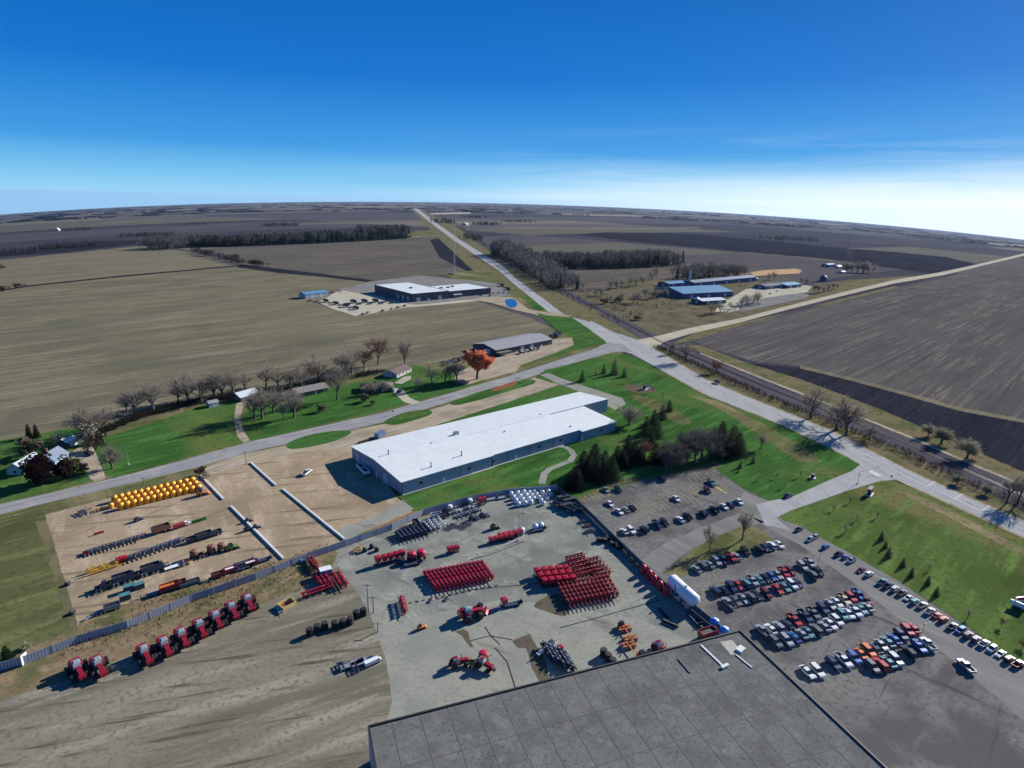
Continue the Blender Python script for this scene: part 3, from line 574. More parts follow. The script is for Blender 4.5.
# rails: two real rails on the sleeper bed
for sgn in (-0.72, 0.72):
    P = [G(*p) for p in RC]; mb = MB()
    for i in range(len(P)-1):
        a, b = P[i], P[i+1]; d = (b-a); d.z = 0; d.normalize(); s = Vector((-d.y, d.x, 0))*sgn
        k = max(1, int((b-a).length/120))
        for j in range(k):
            p, q = a.lerp(b, j/k)+s, a.lerp(b, (j+1)/k)+s
            for v in (p, q): v.z = tz(v.x, v.y)+4.7*kz(math.hypot(v.x, v.y))+0.12
            mb.cyl(p, q, 0.11, n=4)
    tag(link('railway_rail', mb.fix('railway_rail', M_RAIL)), kind='structure')
# ------------------------------------------------------------------ object materials
P = paint
CAR = {'w': P('white_car_paint', (0.72, 0.72, 0.70), 0.3, 0, 0.05, 1.5, 0.6), 's': P('silver_car_paint', (0.40, 0.42, 0.44), 0.3, 0.5, 0.06, 1.5, 0.5),
       'g': P('grey_car_paint', (0.15, 0.16, 0.17), 0.3, 0.4, 0.08, 1.5, 0.5), 'k': P('black_car_paint', (0.014, 0.015, 0.018), 0.25, 0, 0.1, 1.5, 0.6),
       'n': P('navy_car_paint', (0.018, 0.035, 0.10), 0.3, 0.2, 0.1, 1.5, 0.5), 'b': P('blue_car_paint', (0.03, 0.12, 0.38), 0.3, 0.2, 0.1, 1.5, 0.5),
       'r': P('red_car_paint', (0.42, 0.015, 0.02), 0.3, 0, 0.1, 1.5, 0.5), 'm': P('maroon_car_paint', (0.15, 0.012, 0.025), 0.3, 0.2, 0.1, 1.5, 0.5),
       't': P('tan_car_paint', (0.40, 0.34, 0.24), 0.35, 0.3, 0.08, 1.5, 0.4), 'c': P('teal_car_paint', (0.12, 0.27, 0.30), 0.3, 0.3, 0.08, 1.5, 0.5),
       'o': P('orange_car_paint', (0.70, 0.16, 0.03), 0.3, 0, 0.08, 1.5, 0.5)}
CNAME = dict(w='white', s='silver', g='dark grey', k='black', n='navy blue', b='blue', r='red', m='maroon', t='tan', c='teal', o='orange')
M_GLASS = P('tinted_glass', (0.02, 0.035, 0.05), 0.08, 0, 0.2)
M_TYRE = P('tyre_rubber', (0.018, 0.018, 0.019), 0.85, 0, 0.2)
M_RIM = P('wheel_rim', (0.45, 0.46, 0.48), 0.4, 0.6)
M_REDRIM = P('silver_rim', (0.60, 0.60, 0.60), 0.45, 0.3)
M_RED = P('machine_red', (0.43, 0.012, 0.034), 0.42, 0, 0.35, 1.1, 0.1)
M_DRED = P('dark_machine_red', (0.26, 0.008, 0.020), 0.4, 0, 0.3, 1.1, 0.15)
M_RED2 = P('faded_red', (0.30, 0.026, 0.03), 0.55, 0, 0.35, 0.9)
M_ORG = P('rust_orange', (0.62, 0.17, 0.03), 0.6, 0, 0.25)
M_YELW = P('machine_yellow', (0.70, 0.42, 0.05), 0.5, 0, 0.15)
M_BLK = P('machine_black', (0.022, 0.022, 0.025), 0.6, 0, 0.3)
M_NAVY = P('dark_blue_steel', (0.03, 0.045, 0.085), 0.55, 0.1, 0.3)
M_GRY = P('galvanised_steel', (0.33, 0.35, 0.37), 0.45, 0.4, 0.18)
M_GRN = P('machine_green', (0.06, 0.16, 0.045), 0.5, 0, 0.2)
M_TEAL = P('teal_steel', (0.07, 0.20, 0.20), 0.5, 0, 0.2)
M_BRN = P('rusty_brown', (0.17, 0.065, 0.04), 0.7, 0, 0.3)
M_WHP = P('white_enamel', (0.74, 0.75, 0.76), 0.35, 0, 0.06, 0.6)
M_POLY = P('translucent_white_poly', (0.62, 0.66, 0.68), 0.4, 0, 0.1, 1.0)
M_TANK = P('yellow_poly', (0.95, 0.42, 0.018), 0.35, 0, 0.12, 0.9)
M_TANK2 = P('orange_tank_shading', (0.72, 0.17, 0.015), 0.4, 0, 0.15, 0.9)  # orange shading painted on the sides of the yellow tanks
M_WOOD = P('weathered_timber', (0.30, 0.24, 0.17), 0.85, 0, 0.25, 1.2)
M_CONCR = P('cast_concrete', (0.62, 0.62, 0.58), 0.85, 0, 0.12, 0.5)
M_BLUEP = P('blue_poly', (0.06, 0.20, 0.55), 0.35, 0, 0.15)
M_LAMP = P('lamp_glass', (0.75, 0.75, 0.7), 0.3)
M_TAIL = P('tail_lamp', (0.35, 0.01, 0.01), 0.3)
# ------------------------------------------------------------------ vehicles (x forward)
def wheel_mesh(r, w, name='wheel'):
    prof = [(0.45*r, 0), (0.93*r, 0), (r, 0.12*w), (r, 0.88*w), (0.93*r, w), (0.45*r, w)]
    mb = MB().lathe(prof, n=14); mb.v = [(x, z-w/2, y) for x, y, z in mb.v]; return mb.fix(name, M_TYRE)
def rim_mesh(r, w, mat):
    prof = [(0.05*r, 0.1*w), (0.58*r, 0.02*w-0.005), (0.58*r, 0.98*w+0.005), (0.05*r, 0.9*w)]
    mb = MB().lathe(prof, n=12); mb.v = [(x, z-w/2, y) for x, y, z in mb.v]; return mb.fix('rim', mat)
CW, CR_ = wheel_mesh(0.34, 0.24), rim_mesh(0.34, 0.24, M_RIM)
def car_proto(kind):
    b, gl = MB(), MB()
    if kind == 'sedan_car':
        L, Wd = 4.7, 1.82
        b.extr([(-2.35, .35), (-2.38, .78), (-2.2, .98), (-1.55, 1.02), (.75, .98), (1.9, .86), (2.3, .70), (2.35, .35)], -Wd/2, Wd/2)
        b.extr([(-1.05, 1.40), (-.95, 1.46), (.2, 1.46), (.32, 1.41)], -.66, .66)
        gl.extr([(-1.9, .99), (-1.08, 1.41), (.32, 1.41), (1.15, .96)], -.80, .80, [0, .13, .13, 0])
    elif kind == 'sport_utility_vehicle':
        L, Wd = 4.8, 1.92
        b.extr([(-2.4, .42), (-2.42, 1.0), (-2.3, 1.12), (1.0, 1.12), (2.1, 1.02), (2.38, .85), (2.4, .42)], -Wd/2, Wd/2)
        b.extr([(-2.15, 1.70), (-2.0, 1.78), (.15, 1.78), (.35, 1.70)], -.74, .74)
        gl.extr([(-2.33, 1.12), (-2.18, 1.71), (.33, 1.71), (1.12, 1.11)], -.87, .87, [0, .12, .12, 0])
    else:
        L, Wd = 5.7, 1.98
        b.extr([(-2.85, .5), (-2.85, .78), (2.75, .78), (2.8, .5)], -Wd/2, Wd/2)
        b.extr([(-.75, .78), (-.75, 1.18), (1.3, 1.18), (2.5, 1.12), (2.78, .95), (2.78, .78)], -Wd/2, Wd/2)
        for y in (-.94, .94): b.box((-1.8, y, 1.0), (2.1, .09, .46))
        b.box((-2.81, 0, 1.0), (.08, 1.8, .46))
        b.extr([(-.62, 1.80), (-.5, 1.87), (.5, 1.87), (.7, 1.80)], -.74, .74)
        gl.extr([(-.74, 1.18), (-.64, 1.81), (.68, 1.81), (1.38, 1.17)], -.87, .87, [0, .12, .12, 0])
    parts = [('body', b.fix('body', CAR['w']), (0, 0, 0), []), ('windows', gl.fix('windows', M_GLASS), (0, 0, 0), [])]
    if kind == 'pickup_truck': parts.append(('bed_liner', MB().box((-1.8, 0, .80), (2.0, 1.78, .05)).fix('bed_liner', M_BLK), (0, 0, 0), []))
    for sx in (-1, 1):
        for sy in (-1, 1): parts.append(('wheel', CW, (sx*L*.30, sy*(Wd/2-.11), .34), [('rim', CR_, (0, 0, 0))]))
    for sy in (-1, 1):
        parts.append(('headlight', HLM, (L/2-.06, sy*.68, .68), [])); parts.append(('tail_light', TLM, (-L/2+.01, sy*.72, .80), []))
    return (kind, parts)
HLM = MB().box((0, 0, 0), (.16, .38, .16)).fix('headlight', M_LAMP); TLM = MB().box((0, 0, 0), (.12, .26, .24)).fix('tail_light', M_TAIL)
CARP = {'S': car_proto('sedan_car'), 'U': car_proto('sport_utility_vehicle'), 'P': car_proto('pickup_truck')}
TNAME = dict(S='sedan', U='sport utility vehicle', P='pickup truck'); CCAT = dict(S='car', U='suv', P='pickup')
def put(p, z=0.09): v = G(*p); v.z += z*(1 if v.length < 400 else 3); return v
# --- tractor with dual wheels
def tractor_proto(name, big, small, dual, body=None, rim=None):
    body = body or M_DRED; h = MB()
    h.extr([(.3, 1.3), (.3, 2.25), (2.9, 2.05), (3.15, 1.75), (3.15, 1.15)], -.5, .5)
    f = MB().box((-.2, 0, 1.1), (3.6, .7, .5)).box((2.4, 0, .9), (1.2, .6, .5)).box((-2.2, 0, 1.0), (1.0, .9, .6)).box((3.5, 0, 1.0), (.7, .9, .5))
    cab = MB().extr([(-1.35, 1.5), (-1.4, 3.0), (.25, 3.0), (.45, 1.5)], -.85, .85, [0, .1, .1, 0])
    roof = MB().box((-.58, 0, 3.08), (1.35, 1.2, .16), top=(.8, .8))
    fen = MB()
    for s in (-1, 1): fen.extr([(-2.1, 1.5), (-1.8, 2.1), (-.6, 2.15), (-.2, 1.7), (-.6, 1.95), (-1.75, 1.9)], s*.95-.35, s*.95+.35)
    if dual: h.box((-2.5, 0, 1.9), (1.1, 2.6, 1.1), top=(.8, .8)).box((3.45, 0, 1.3), (.9, 1.5, .7))
    ex = MB().cyl((1.2, .62, 1.8), (1.2, .62, 3.3), .09)
    parts = [('hood', h.fix('hood', body), (0, 0, 0), []), ('chassis', f.fix('chassis', M_BLK), (0, 0, 0), []), ('cab', cab.fix('cab', P(name+'_cab_glass', (0.30, 0.40, 0.42), 0.12)), (0, 0, 0), []),  # cab glass is pale because the sky reflection is put into its colour
             ('cab_roof', roof.fix('cab_roof', P(name+'_roof', (0.26, 0.31, 0.32), 0.4) if dual else body), (0, 0, 0), []), ('fender', fen.fix('fender', body), (0, 0, 0), []), ('exhaust', ex.fix('exhaust', M_BLK), (0, 0, 0), [])]
    wb, rb = wheel_mesh(big, .55), rim_mesh(big, .55, rim or M_RED); ws, rs_ = wheel_mesh(small, .48), rim_mesh(small, .48, rim or M_RED)
    for s in (-1, 1):
        for k in range(2 if dual else 1):
            parts.append(('wheel', wb, (-1.25, s*(1.15+k*.72), big), [('rim', rb, (0, 0, 0))]))
            parts.append(('wheel', ws, (2.1, s*(1.05+k*.62), small), [('rim', rs_, (0, 0, 0))]))
    return (name, parts)
T_BIG = tractor_proto('tractor', 1.02, .85, True)
T_STD = tractor_proto('tractor', .98, .72, False, None, M_REDRIM)
T_GRN = tractor_proto('tractor', .8, .6, False, M_GRN, M_YELW)
# --- folded implements: long twin-beam frames with row units
def bar_proto(name, L, mat, n, w=1.5, dark=None, h=1.3):
    f = MB()
    for y in (-w/2, w/2): f.box((0, y, h), (L, .24, .30))
    for q in range(5): f.box((-L*.40+q*L*.20, 0, h+.5), (L*.15, .42, .32))
    for i in range(5): f.box((-L/2+.3+i*(L-.6)/4, 0, h+.02), (.2, w-.2, .18))
    for x in (-L*.38, L*.42): f.cyl((x, 0, h+.1), (x+.5, 0, h+1.1), .10, n=6)
    units = []
    u = MB().box((0, 0, .75), (.35, w*.55, .9)).box((.12, 0, 1.6), (.38, .5, .45), top=(.8, .8)).cyl((0, -.2, .38), (0, .2, .38), .36)
    um = u.fix('row_unit', dark or M_BLK)
    bx = MB().box((0, 0, 0), (.42, .4, .3), top=(.8, .8)).fix('seed_box', M_GRY if mat is not M_YELW else mat)
    for i in range(n): units.append(('row_unit', um, (-L/2+.6+i*(L-1.2)/(n-1), 0, 0), [('seed_box', bx, (.12, 0, 1.75))]))
    ht = MB().box((L/2+.7, 0, h-.2), (1.6, .16, .16))
    return (name, [('frame', f.fix('frame', mat), (0, 0, 0), []), ('hitch', ht.fix('hitch', mat), (0, 0, 0), [])] + units)
BAR_R = bar_proto('planter_frame', 8.6, M_RED, 7)
BAR_B = bar_proto('boom_frame', 7.0, M_RED2, 5, 1.0)
BAR_K = bar_proto('tillage_frame', 5.0, M_NAVY, 4, 1.3, None, 1.0)
BAR_W = bar_proto('boom_frame', 6.0, M_WHP, 4, 1.0, M_GRY, .9)
BAR_Y = bar_proto('boom_frame', 7.5, M_YELW, 3, .5, M_YELW, .6)
# --- hopper box
def hopper_proto(mat, d=(1.7, 1.5, 1.5), stand=.8):
    b = MB().box((0, 0, stand+d[2]*.68), (d[0], d[1], d[2]*.64)); b.add([], [])
    c = MB().box((0, 0, stand+d[2]*.18), (d[0], d[1], d[2]*.36)); c.v = [((x*.55, y*.55, z) if z < stand+d[2]*.1 else (x, y, z)) for x, y, z in c.v]; b.add(c.v, c.f)
    lid = MB().box((0, 0, stand+d[2]+.06), (d[0]*.9, d[1]*.9, .12), top=(.9, .9)).cyl((0, 0, stand+d[2]+.1), (0, 0, stand+d[2]+.22), .3)
    st = MB()
    for x in (-1, 1):
        for y in (-1, 1): st.box((x*d[0]*.42, y*d[1]*.42, stand/2+.1), (.1, .1, stand+.2))
    st.box((0, 0, .12), (d[0], d[1], .12))
    return ('seed_hopper', [('bin', b.fix('bin', mat), (0, 0, 0), []), ('lid', lid.fix('lid', mat), (0, 0, 0), []), ('stand', st.fix('stand', M_BLK), (0, 0, 0), [])])
HOP = hopper_proto(M_RED)
# --- upright poly tank
def tank_proto(name, mat, r, h, lid, band=None):
    pr = [(r*.96, .12)]
    k = 5
    for i in range(k):
        z0, z1 = .12+(h*.72)*i/k, .12+(h*.72)*(i+1)/k; pr += [(r, z0+.05), (r, z1-.06), (r*.965, z1-.02)]
    pr += [(r*.93, h*.82), (r*.74, h*.92), (r*.4, h*.985), (r*.2, h)]
    parts = [('shell', MB().lathe(pr, n=18).fix('shell', mat, True), (0, 0, 0), []), ('lid', MB().lathe([(.28*r, h-.03), (.28*r, h+.12), (.2*r, h+.16)], n=10).fix('lid', lid), (0, 0, 0), [])]
    b = MB()
    for a in range(4): b.box((r*.75*math.cos(a*math.pi/2+.8), r*.75*math.sin(a*math.pi/2+.8), .08), (.35, .35, .16))
    parts.append(('base', b.fix('base', M_BLK), (0, 0, 0), []))
    if band: parts.append(('band', MB().lathe([(r*1.005, h*.30), (r*1.015, h*.32), (r*1.015, h*.5), (r*1.005, h*.52)], n=18).fix('band', band), (0, 0, 0), []))
    return (name, parts)
TANK_Y = tank_proto('poly_tank', M_TANK, 1.0, 2.2, M_BLK, M_TANK2)  # the orange band paints shading on the tank sides
TANK_W = tank_proto('poly_tank', M_POLY, 1.0, 1.9, M_GRY)
TANK_R = tank_proto('cone_tank', M_RED, .95, 3.0, M_RED2)
TANK_B = tank_proto('poly_tank', M_BLUEP, 1.5, 3.0, M_WHP, M_WHP)
TANK_N = tank_proto('poly_tank', M_BLK, 1.0, 1.7, M_GRY)
# --- wagons, trailers, trucks, small machines
WS, WRS = wheel_mesh(.42, .28), rim_mesh(.42, .28, M_RIM)
def four(L, y, z=.42): return [('wheel', WS, (sx*L, sy*y, z), [('rim', WRS, (0, 0, 0))]) for sx in (-1, 1) for sy in (-1, 1)]
def wagon_proto(name, L, mat, h=1.4, inner=M_BLK):
    b = MB()
    for s in (-1, 1): b.box((0, s*1.1, .85+h/2), (L, .1, h)); b.box((s*(L/2-.05), 0, .85+h/2), (.1, 2.1, h))
    b.box((0, 0, .86), (L-.1, 2.1, .1))
    ch = MB().box((0, 0, .7), (L*.95, .8, .18)).box((L/2+.8, 0, .65), (1.7, .12, .12))
    return (name, [('box', b.fix('box', mat), (0, 0, 0), []), ('chassis', ch.fix('chassis', M_BLK), (0, 0, 0), []), ('load', MB().box((0, 0, .85+h*.4), (L-.25, 2.0, h*.5)).fix('load', inner), (0, 0, 0), [])] + four(L*.33, .95))
WAG = {k: wagon_proto('farm_wagon', 5.2, m) for k, m in dict(r=M_RED2, k=M_NAVY, g=M_GRY, c=M_TEAL, w=M_WHP, b=M_BRN).items()}
def flat_proto(L, mat):
    b = MB().box((0, 0, .85), (L, 2.2, .14)).box((L/2-.1, 0, 1.3), (.12, 2.1, .9))
    ch = MB().box((0, 0, .68), (L*.95, .8, .18)).box((L/2+.9, 0, .62), (1.9, .12, .12))
    return ('flat_trailer', [('deck', b.fix('deck', mat), (0, 0, 0), []), ('chassis', ch.fix('chassis', M_BLK), (0, 0, 0), [])] + four(L*.3, .95))
FLAT = {k: flat_proto(7.5, m) for k, m in dict(k=M_NAVY, g=M_GRY, w=M_WHP, r=M_RED2, c=M_TEAL).items()}
def disc_proto(mat, w=3.6):
    f = MB().box((0, 0, .85), (.18, w, .18)).box((-1.1, 0, .85), (.18, w, .18)).box((.3, 0, .85), (3.6, .2, .18)).box((-.5, w*.3, .85), (1.3, .15, .15)).box((-.5, -w*.3, .85), (1.3, .15, .15)).cyl((-.3, 0, .9), (.6, 0, 1.7), .1, n=6)
    g = MB()
    for i in range(9): y = -w/2+.1+i*(w-.2)/8; g.cyl((0, y-.03, .32), (0, y+.03, .32), .32, n=10)
    g.cyl((0, -w/2, .32), (0, w/2, .32), .05, n=6); gm = g.fix('disc_gang', M_GRY)
    return ('disc_harrow', [('frame', f.fix('frame', mat), (0, 0, 0), []), ('disc_gang', gm, (0, 0, 0), []), ('disc_gang', gm, (-1.1, 0, 0), []), ('wheel', WS, (-.5, w*.38, .42), [('rim', WRS, (0, 0, 0))]), ('wheel', WS, (-.5, -w*.38, .42), [('rim', WRS, (0, 0, 0))])])
DISC = {k: disc_proto(m) for k, m in dict(k=M_NAVY, g=M_GRY, r=M_RED, b=M_BRN, y=M_YELW, o=M_ORG, w=M_WHP).items()}
def truck_proto(cabm, boxm):
    cab = MB().extr([(1.6, .7), (1.6, 2.5), (2.9, 2.5), (3.2, 1.6), (4.1, 1.5), (4.15, .7)], -1.1, 1.1)
    gl = MB().box((2.35, 0, 2.0), (.9, 2.24, .6)).box((3.12, 0, 2.0), (.12, 1.9, .6), ry=-.28)
    bx = MB().box((-1.3, 0, 1.75), (5.6, 2.3, 1.7)); ch = MB().box((0, 0, .75), (7.6, .9, .3))
    return ('farm_truck', [('cab', cab.fix('cab', cabm), (0, 0, 0), []), ('windows', gl.fix('windows', M_GLASS), (0, 0, 0), []), ('box', bx.fix('box', boxm), (0, 0, 0), []), ('chassis', ch.fix('chassis', M_BLK), (0, 0, 0), [])] + four(2.7, 1.0, .42))
TRUCK = truck_proto(M_WHP, M_RED2); TRUCKW = truck_proto(M_WHP, M_WHP)
def loader_proto(mat):
    b = MB().extr([(-1.4, .5), (-1.5, 1.3), (.3, 1.3), (.9, .9), (.9, .5)], -.75, .75)
    c = MB().extr([(-.9, 1.3), (-.9, 2.1), (.2, 2.1), (.45, 1.3)], -.6, .6, [0, .08, .08, 0]); a = MB()
    for s in (-1, 1): a.box((.4, s*.85, 1.15), (3.0, .14, .18), ry=.25)
    a.extr([(1.7, .1), (1.7, .8), (2.0, .5), (2.5, .1)], -.95, .95)
    return ('skid_loader', [('body', b.fix('body', mat), (0, 0, 0), []), ('cab', c.fix('cab', M_GLASS), (0, 0, 0), []), ('loader_arm', a.fix('loader_arm', mat), (0, 0, 0), [])] + four(.75, .85))
LOAD = {k: loader_proto(m) for k, m in dict(o=M_ORG, k=M_NAVY, g=M_GRN, r=M_RED).items()}
def cart_proto(mat):       # round grain drum on a wheeled frame
    d = MB().lathe([(1.15, 1.1), (1.3, 1.5), (1.3, 2.4), (1.0, 2.8), (.3, 2.95)], n=16); f = MB().box((0, 0, .8), (2.6, 1.6, .2)).box((1.9, 0, .75), (1.8, .14, .14))
    for s in (-1, 1): f.box((s*.7, 0, 1.05), (.15, 1.5, .5))
    return ('drum_cart', [('drum', d.fix('drum', mat), (0, 0, 0), []), ('frame', f.fix('frame', M_BLK), (0, 0, 0), [])] + four(.8, 1.0))
CART = {k: cart_proto(m) for k, m in dict(b=M_BRN, r=M_RED, w=M_WHP, y=M_YELW).items()}
TY = [('tyre', MB().lathe([(.42, 0), (.85, .03), (.98, .18), (.98, .52), (.85, .67), (.42, .7)], n=16).fix('tyre', M_TYRE), (0, 0, 0), [('rim', MB().lathe([(.1, .12), (.5, .02), (.52, .35), (.5, .69), (.12, .58)], n=14).fix('rim', M_REDRIM), (0, 0, 0))])]
TYRE = ('wheel_unit', TY)
CRATE_P = ('pallet_crate', [('crate', MB().box((0, 0, .75), (2.2, 1.5, 1.2)).fix('crate', M_NAVY), (0, 0, 0), []), ('pallet', MB().box((0, -.6, .07), (2.3, .15, .14)).box((0, .6, .07), (2.3, .15, .14)).box((0, 0, .07), (2.3, .15, .14)).fix('pallet', M_WOOD), (0, 0, 0), []), ('lid', MB().box((0, 0, 1.39), (2.3, 1.6, .08)).fix('lid', M_TEAL), (0, 0, 0), [])])
# ------------------------------------------------------------------ trees (unit height 10 m)
M_BARK = P('bark', (0.105, 0.085, 0.066), 0.95, 0, 0.3, 0.8)
M_BARKP = P('pale_bark', (0.20, 0.175, 0.145), 0.95, 0, 0.3, 0.8)
M_TWIG = leafmat('bare_twigs', [(0.15, 0.13, 0.105), (0.28, 0.245, 0.195), (0.44, 0.395, 0.32)])
M_TWIGD = leafmat('wood_twigs', [(0.040, 0.038, 0.040), (0.095, 0.089, 0.085), (0.24, 0.222, 0.195)])
M_TWIGB = leafmat('brown_twigs', [(0.10, 0.05, 0.035), (0.19, 0.09, 0.06), (0.15, 0.105, 0.08)])
M_TWIGG = leafmat('grey_green_twigs', [(0.16, 0.155, 0.10), (0.27, 0.255, 0.175), (0.38, 0.35, 0.255)])
M_CON = leafmat('dark_needles', [(0.006, 0.016, 0.010), (0.012, 0.030, 0.014), (0.020, 0.042, 0.018)])
M_PINE = leafmat('pine_needles', [(0.012, 0.024, 0.014), (0.022, 0.040, 0.020), (0.040, 0.058, 0.030)])
M_ORL = leafmat('orange_leaves', [(0.55, 0.15, 0.07), (0.74, 0.31, 0.17), (0.84, 0.48, 0.30)])
M_PUR = leafmat('purple_leaves', [(0.018, 0.010, 0.010), (0.038, 0.022, 0.018), (0.065, 0.042, 0.030)])
M_BRUSH = leafmat('dark_scrub', [(0.016, 0.014, 0.018), (0.034, 0.028, 0.030), (0.07, 0.05, 0.042), (0.028, 0.030, 0.024)])
M_BUSH = leafmat('scrub_leaves', [(0.07, 0.05, 0.035), (0.12, 0.09, 0.06), (0.10, 0.10, 0.05)])
def limbs(rng, mb, tw, spread, levels, twn, twl, trunk_h, fork=4, tw_w=.05):
    """trunk, a leader with forking limbs and a haze of fine twigs"""
    def twigs(p, q, d, n, k=1.0):
        for _ in range(n):
            s = p.lerp(q, rng.uniform(.15, 1)); e = (d*.8+Vector((rng.gauss(0, .6), rng.gauss(0, .6), rng.gauss(.25, .45)))).normalized()*twl*k*rng.uniform(.5, 1.25)
            w = e.orthogonal().normalized(); w = (Matrix.Rotation(rng.uniform(0, 6.28), 3, e.normalized()) @ w)*tw_w
            m = s+e*.55+Vector((rng.gauss(0, .07), rng.gauss(0, .07), 0)); tw.tri(s-w, s+w, m+w*.5); tw.tri(m-w*.7, m+w*.7, s+e)
            for _ in range(2):
                f = (m-s)*.8+Vector((rng.gauss(0, .45), rng.gauss(0, .45), rng.gauss(.1, .35)))*twl*k*.8; tw.tri(m-w*.55, m+w*.55, m+f*.75)
    def grow(p, d, L, r, lev):
        q = p + d*L
        mb.cyl(p, q, r, r*.6, n=6 if lev < 2 else 4, cap=False)
        if lev >= 2 or lev >= levels: twigs(p, q, d, twn if lev >= levels else twn//2)
        if lev >= levels: return
        k = fork+(1 if lev == 0 else 0)
        for i in range(k):
            if i == 0: nd = (d+Vector((rng.gauss(0, .16), rng.gauss(0, .16), .12))).normalized(); grow(q, nd, L*rng.uniform(.72, .92), r*.62, lev+1); continue
            a = 2*math.pi*(i+rng.uniform(-.35, .35))/(k-1); tilt = spread*rng.uniform(.65, 1.45)
            o = d.orthogonal().normalized(); o = Matrix.Rotation(a, 3, d) @ o
            nd = (d*math.cos(tilt)+o*math.sin(tilt)+Vector((0, 0, .14))).normalized()
            t = rng.uniform(.55, 1) if lev == 0 else rng.uniform(.35, 1)
            grow(p.lerp(q, t), nd, L*rng.uniform(.55, .95), r*.52, lev+1)
    grow(Vector((0, 0, -.1)), Vector((rng.gauss(0, .05), rng.gauss(0, .05), 1)).normalized(), trunk_h, .26, 0)
def norm_h(mbs, H=10):
    z = max(v[2] for m in mbs for v in m.v); k = H/z
    for m in mbs: m.v = [(x*k, y*k, max(zz*k, -.15)) for x, y, zz in m.v]
def bare(seed, spread=.62, levels=3, twn=5, twl=1.3, th=2.6, fork=4, tm=None, bm=None, w=.04, name='bare_tree'):
    rng = random.Random(seed); a, t = MB(), MB(); limbs(rng, a, t, spread, levels, twn, twl, th, fork, w); norm_h([a, t])
    return (name, [('trunk', a.mesh('trunk', bm or M_BARK, True), (0, 0, 0), []), ('crown', t.mesh('crown', tm or M_TWIG), (0, 0, 0), [])])
BARE = [bare(1), bare(2, .58, 3, 6, 1.3, 2.6), bare(3, .74, 3, 5, 1.2, 2.3), bare(4, .52, 3, 6, 1.3, 3.0), bare(5, .68, 3, 6, 1.3, 2.1, 4, None, M_BARKP), bare(6, .6, 3, 6, 1.2, 2.5, 4, None, M_BARKP)]
DARKB = [bare(7, .62, 3, 7, 1.3, 2.2, 4, M_TWIGD), bare(8, .56, 3, 7, 1.3, 2.6, 4, M_TWIGD), bare(9, .7, 3, 7, 1.2, 2.0, 4, M_TWIGD)]
THIN = [bare(11, .5, 2, 9, 1.6, 3.4, 4), bare(12, .45, 2, 10, 1.4, 3.6, 4)]
BROWN = [bare(21, .6, 3, 7, 1.2, 2.8, 4, M_TWIGB, None, .06), bare(22, .68, 3, 7, 1.2, 2.4, 4, M_TWIGB, None, .06)]
GGRN = [bare(31, .72, 3, 9, 1.3, 1.5, 4, M_TWIGG, None, .07), bare(32, .8, 3, 9, 1.2, 1.2, 4, M_TWIGG, None, .07)]
ROUND = [bare(41, .85, 3, 8, 1.0, 1.6, 4, M_TWIG, None, .045)]
def leafball(rng, mb, c, r, n, s, flat=.8):
    for _ in range(n):
        d = Vector((rng.gauss(0, 1), rng.gauss(0, 1), rng.gauss(0, 1))).normalized()*r*(rng.random()**.4); d.z *= flat
        p = Vector(c)+d; u = Vector((rng.gauss(0, 1), rng.gauss(0, 1), rng.gauss(0, .6))).normalized(); w = u.orthogonal().normalized(); q = s*rng.uniform(.6, 1.3)
        mb.quad(p-u*q, p+w*q*.6, p+u*q, p-w*q*.6)
def leafy(seed, mat, name, n=26, s=.34, th=2.2):
    rng = random.Random(seed); a, t = MB(), MB(); limbs(rng, a, MB(), .66, 2, 0, 1, th, 4); H = max(v[2] for v in a.v)
    tips = [v for v in a.v if v[2] > H*.42]
    for _ in range(n*2):
        c = rng.choice(tips); leafball(rng, t, (c[0]+rng.gauss(0, .35), c[1]+rng.gauss(0, .35), c[2]+rng.gauss(.1, .3)), rng.uniform(.5, 1.05), 34, s*rng.uniform(.7, 1.1))
    norm_h([a, t]); return (name, [('trunk', a.mesh('trunk', M_BARK, True), (0, 0, 0), []), ('crown', t.mesh('crown', mat), (0, 0, 0), [])])
ORANGE = leafy(51, M_ORL, 'maple_tree', 60, .34); PURPLE = [leafy(52, M_PUR, 'plum_tree', 40, .3, 1.2), leafy(53, M_PUR, 'plum_tree', 36, .3, 1.3)]
def conifer(seed, mat, wid=.30, name='conifer_tree', n=17, s=1.0):
    rng = random.Random(seed); a, t = MB(), MB(); a.cyl((0, 0, -.1), (0, 0, 9.2), .2, .03, n=6)
    for i in range(n):
        z = .6+9.2*i/n; rr = wid*10*(1-(i/n))**.85*rng.uniform(.85, 1.12)+.18; k = max(5, int(15*(1-i/n))+3)
        for j in range(k):
            an = 2*math.pi*(j+rng.uniform(-.4, .4))/k; L = rr*rng.uniform(.72, 1.12); d = Vector((math.cos(an), math.sin(an), 0)); o = Vector((-d.y, d.x, 0))
            p = Vector((0, 0, z+.25)); e = d*L+Vector((0, 0, z-.28*L))
            for q in range(5):
                f0 = .25+.15*q; c = p.lerp(e, f0); w = (1-f0)*.5*L*.55+.2
                for sg in (-1, 1):
                    tip = c+d*(.42*s+.1*L)+o*sg*w*rng.uniform(.8, 1.3)+Vector((0, 0, rng.uniform(-.22, .1))); t.tri(c-d*.12, c+d*.22*s, tip)
            t.tri(e-o*.2-d*.5, e+o*.2-d*.5, e+d*.35)
    for q in range(5): t.tri((-.12, 0, 9.1), (.12, rng.uniform(-.1, .1), 9.1), (0, 0, 10))
    norm_h([a, t]); return (name, [('trunk', a.mesh('trunk', M_BARK, True), (0, 0, 0), []), ('crown', t.mesh('crown', mat), (0, 0, 0), [])])
CONI = [conifer(61, M_CON, .38), conifer(62, M_CON, .34), conifer(63, M_PINE, .42), conifer(64, M_CON, .40)]
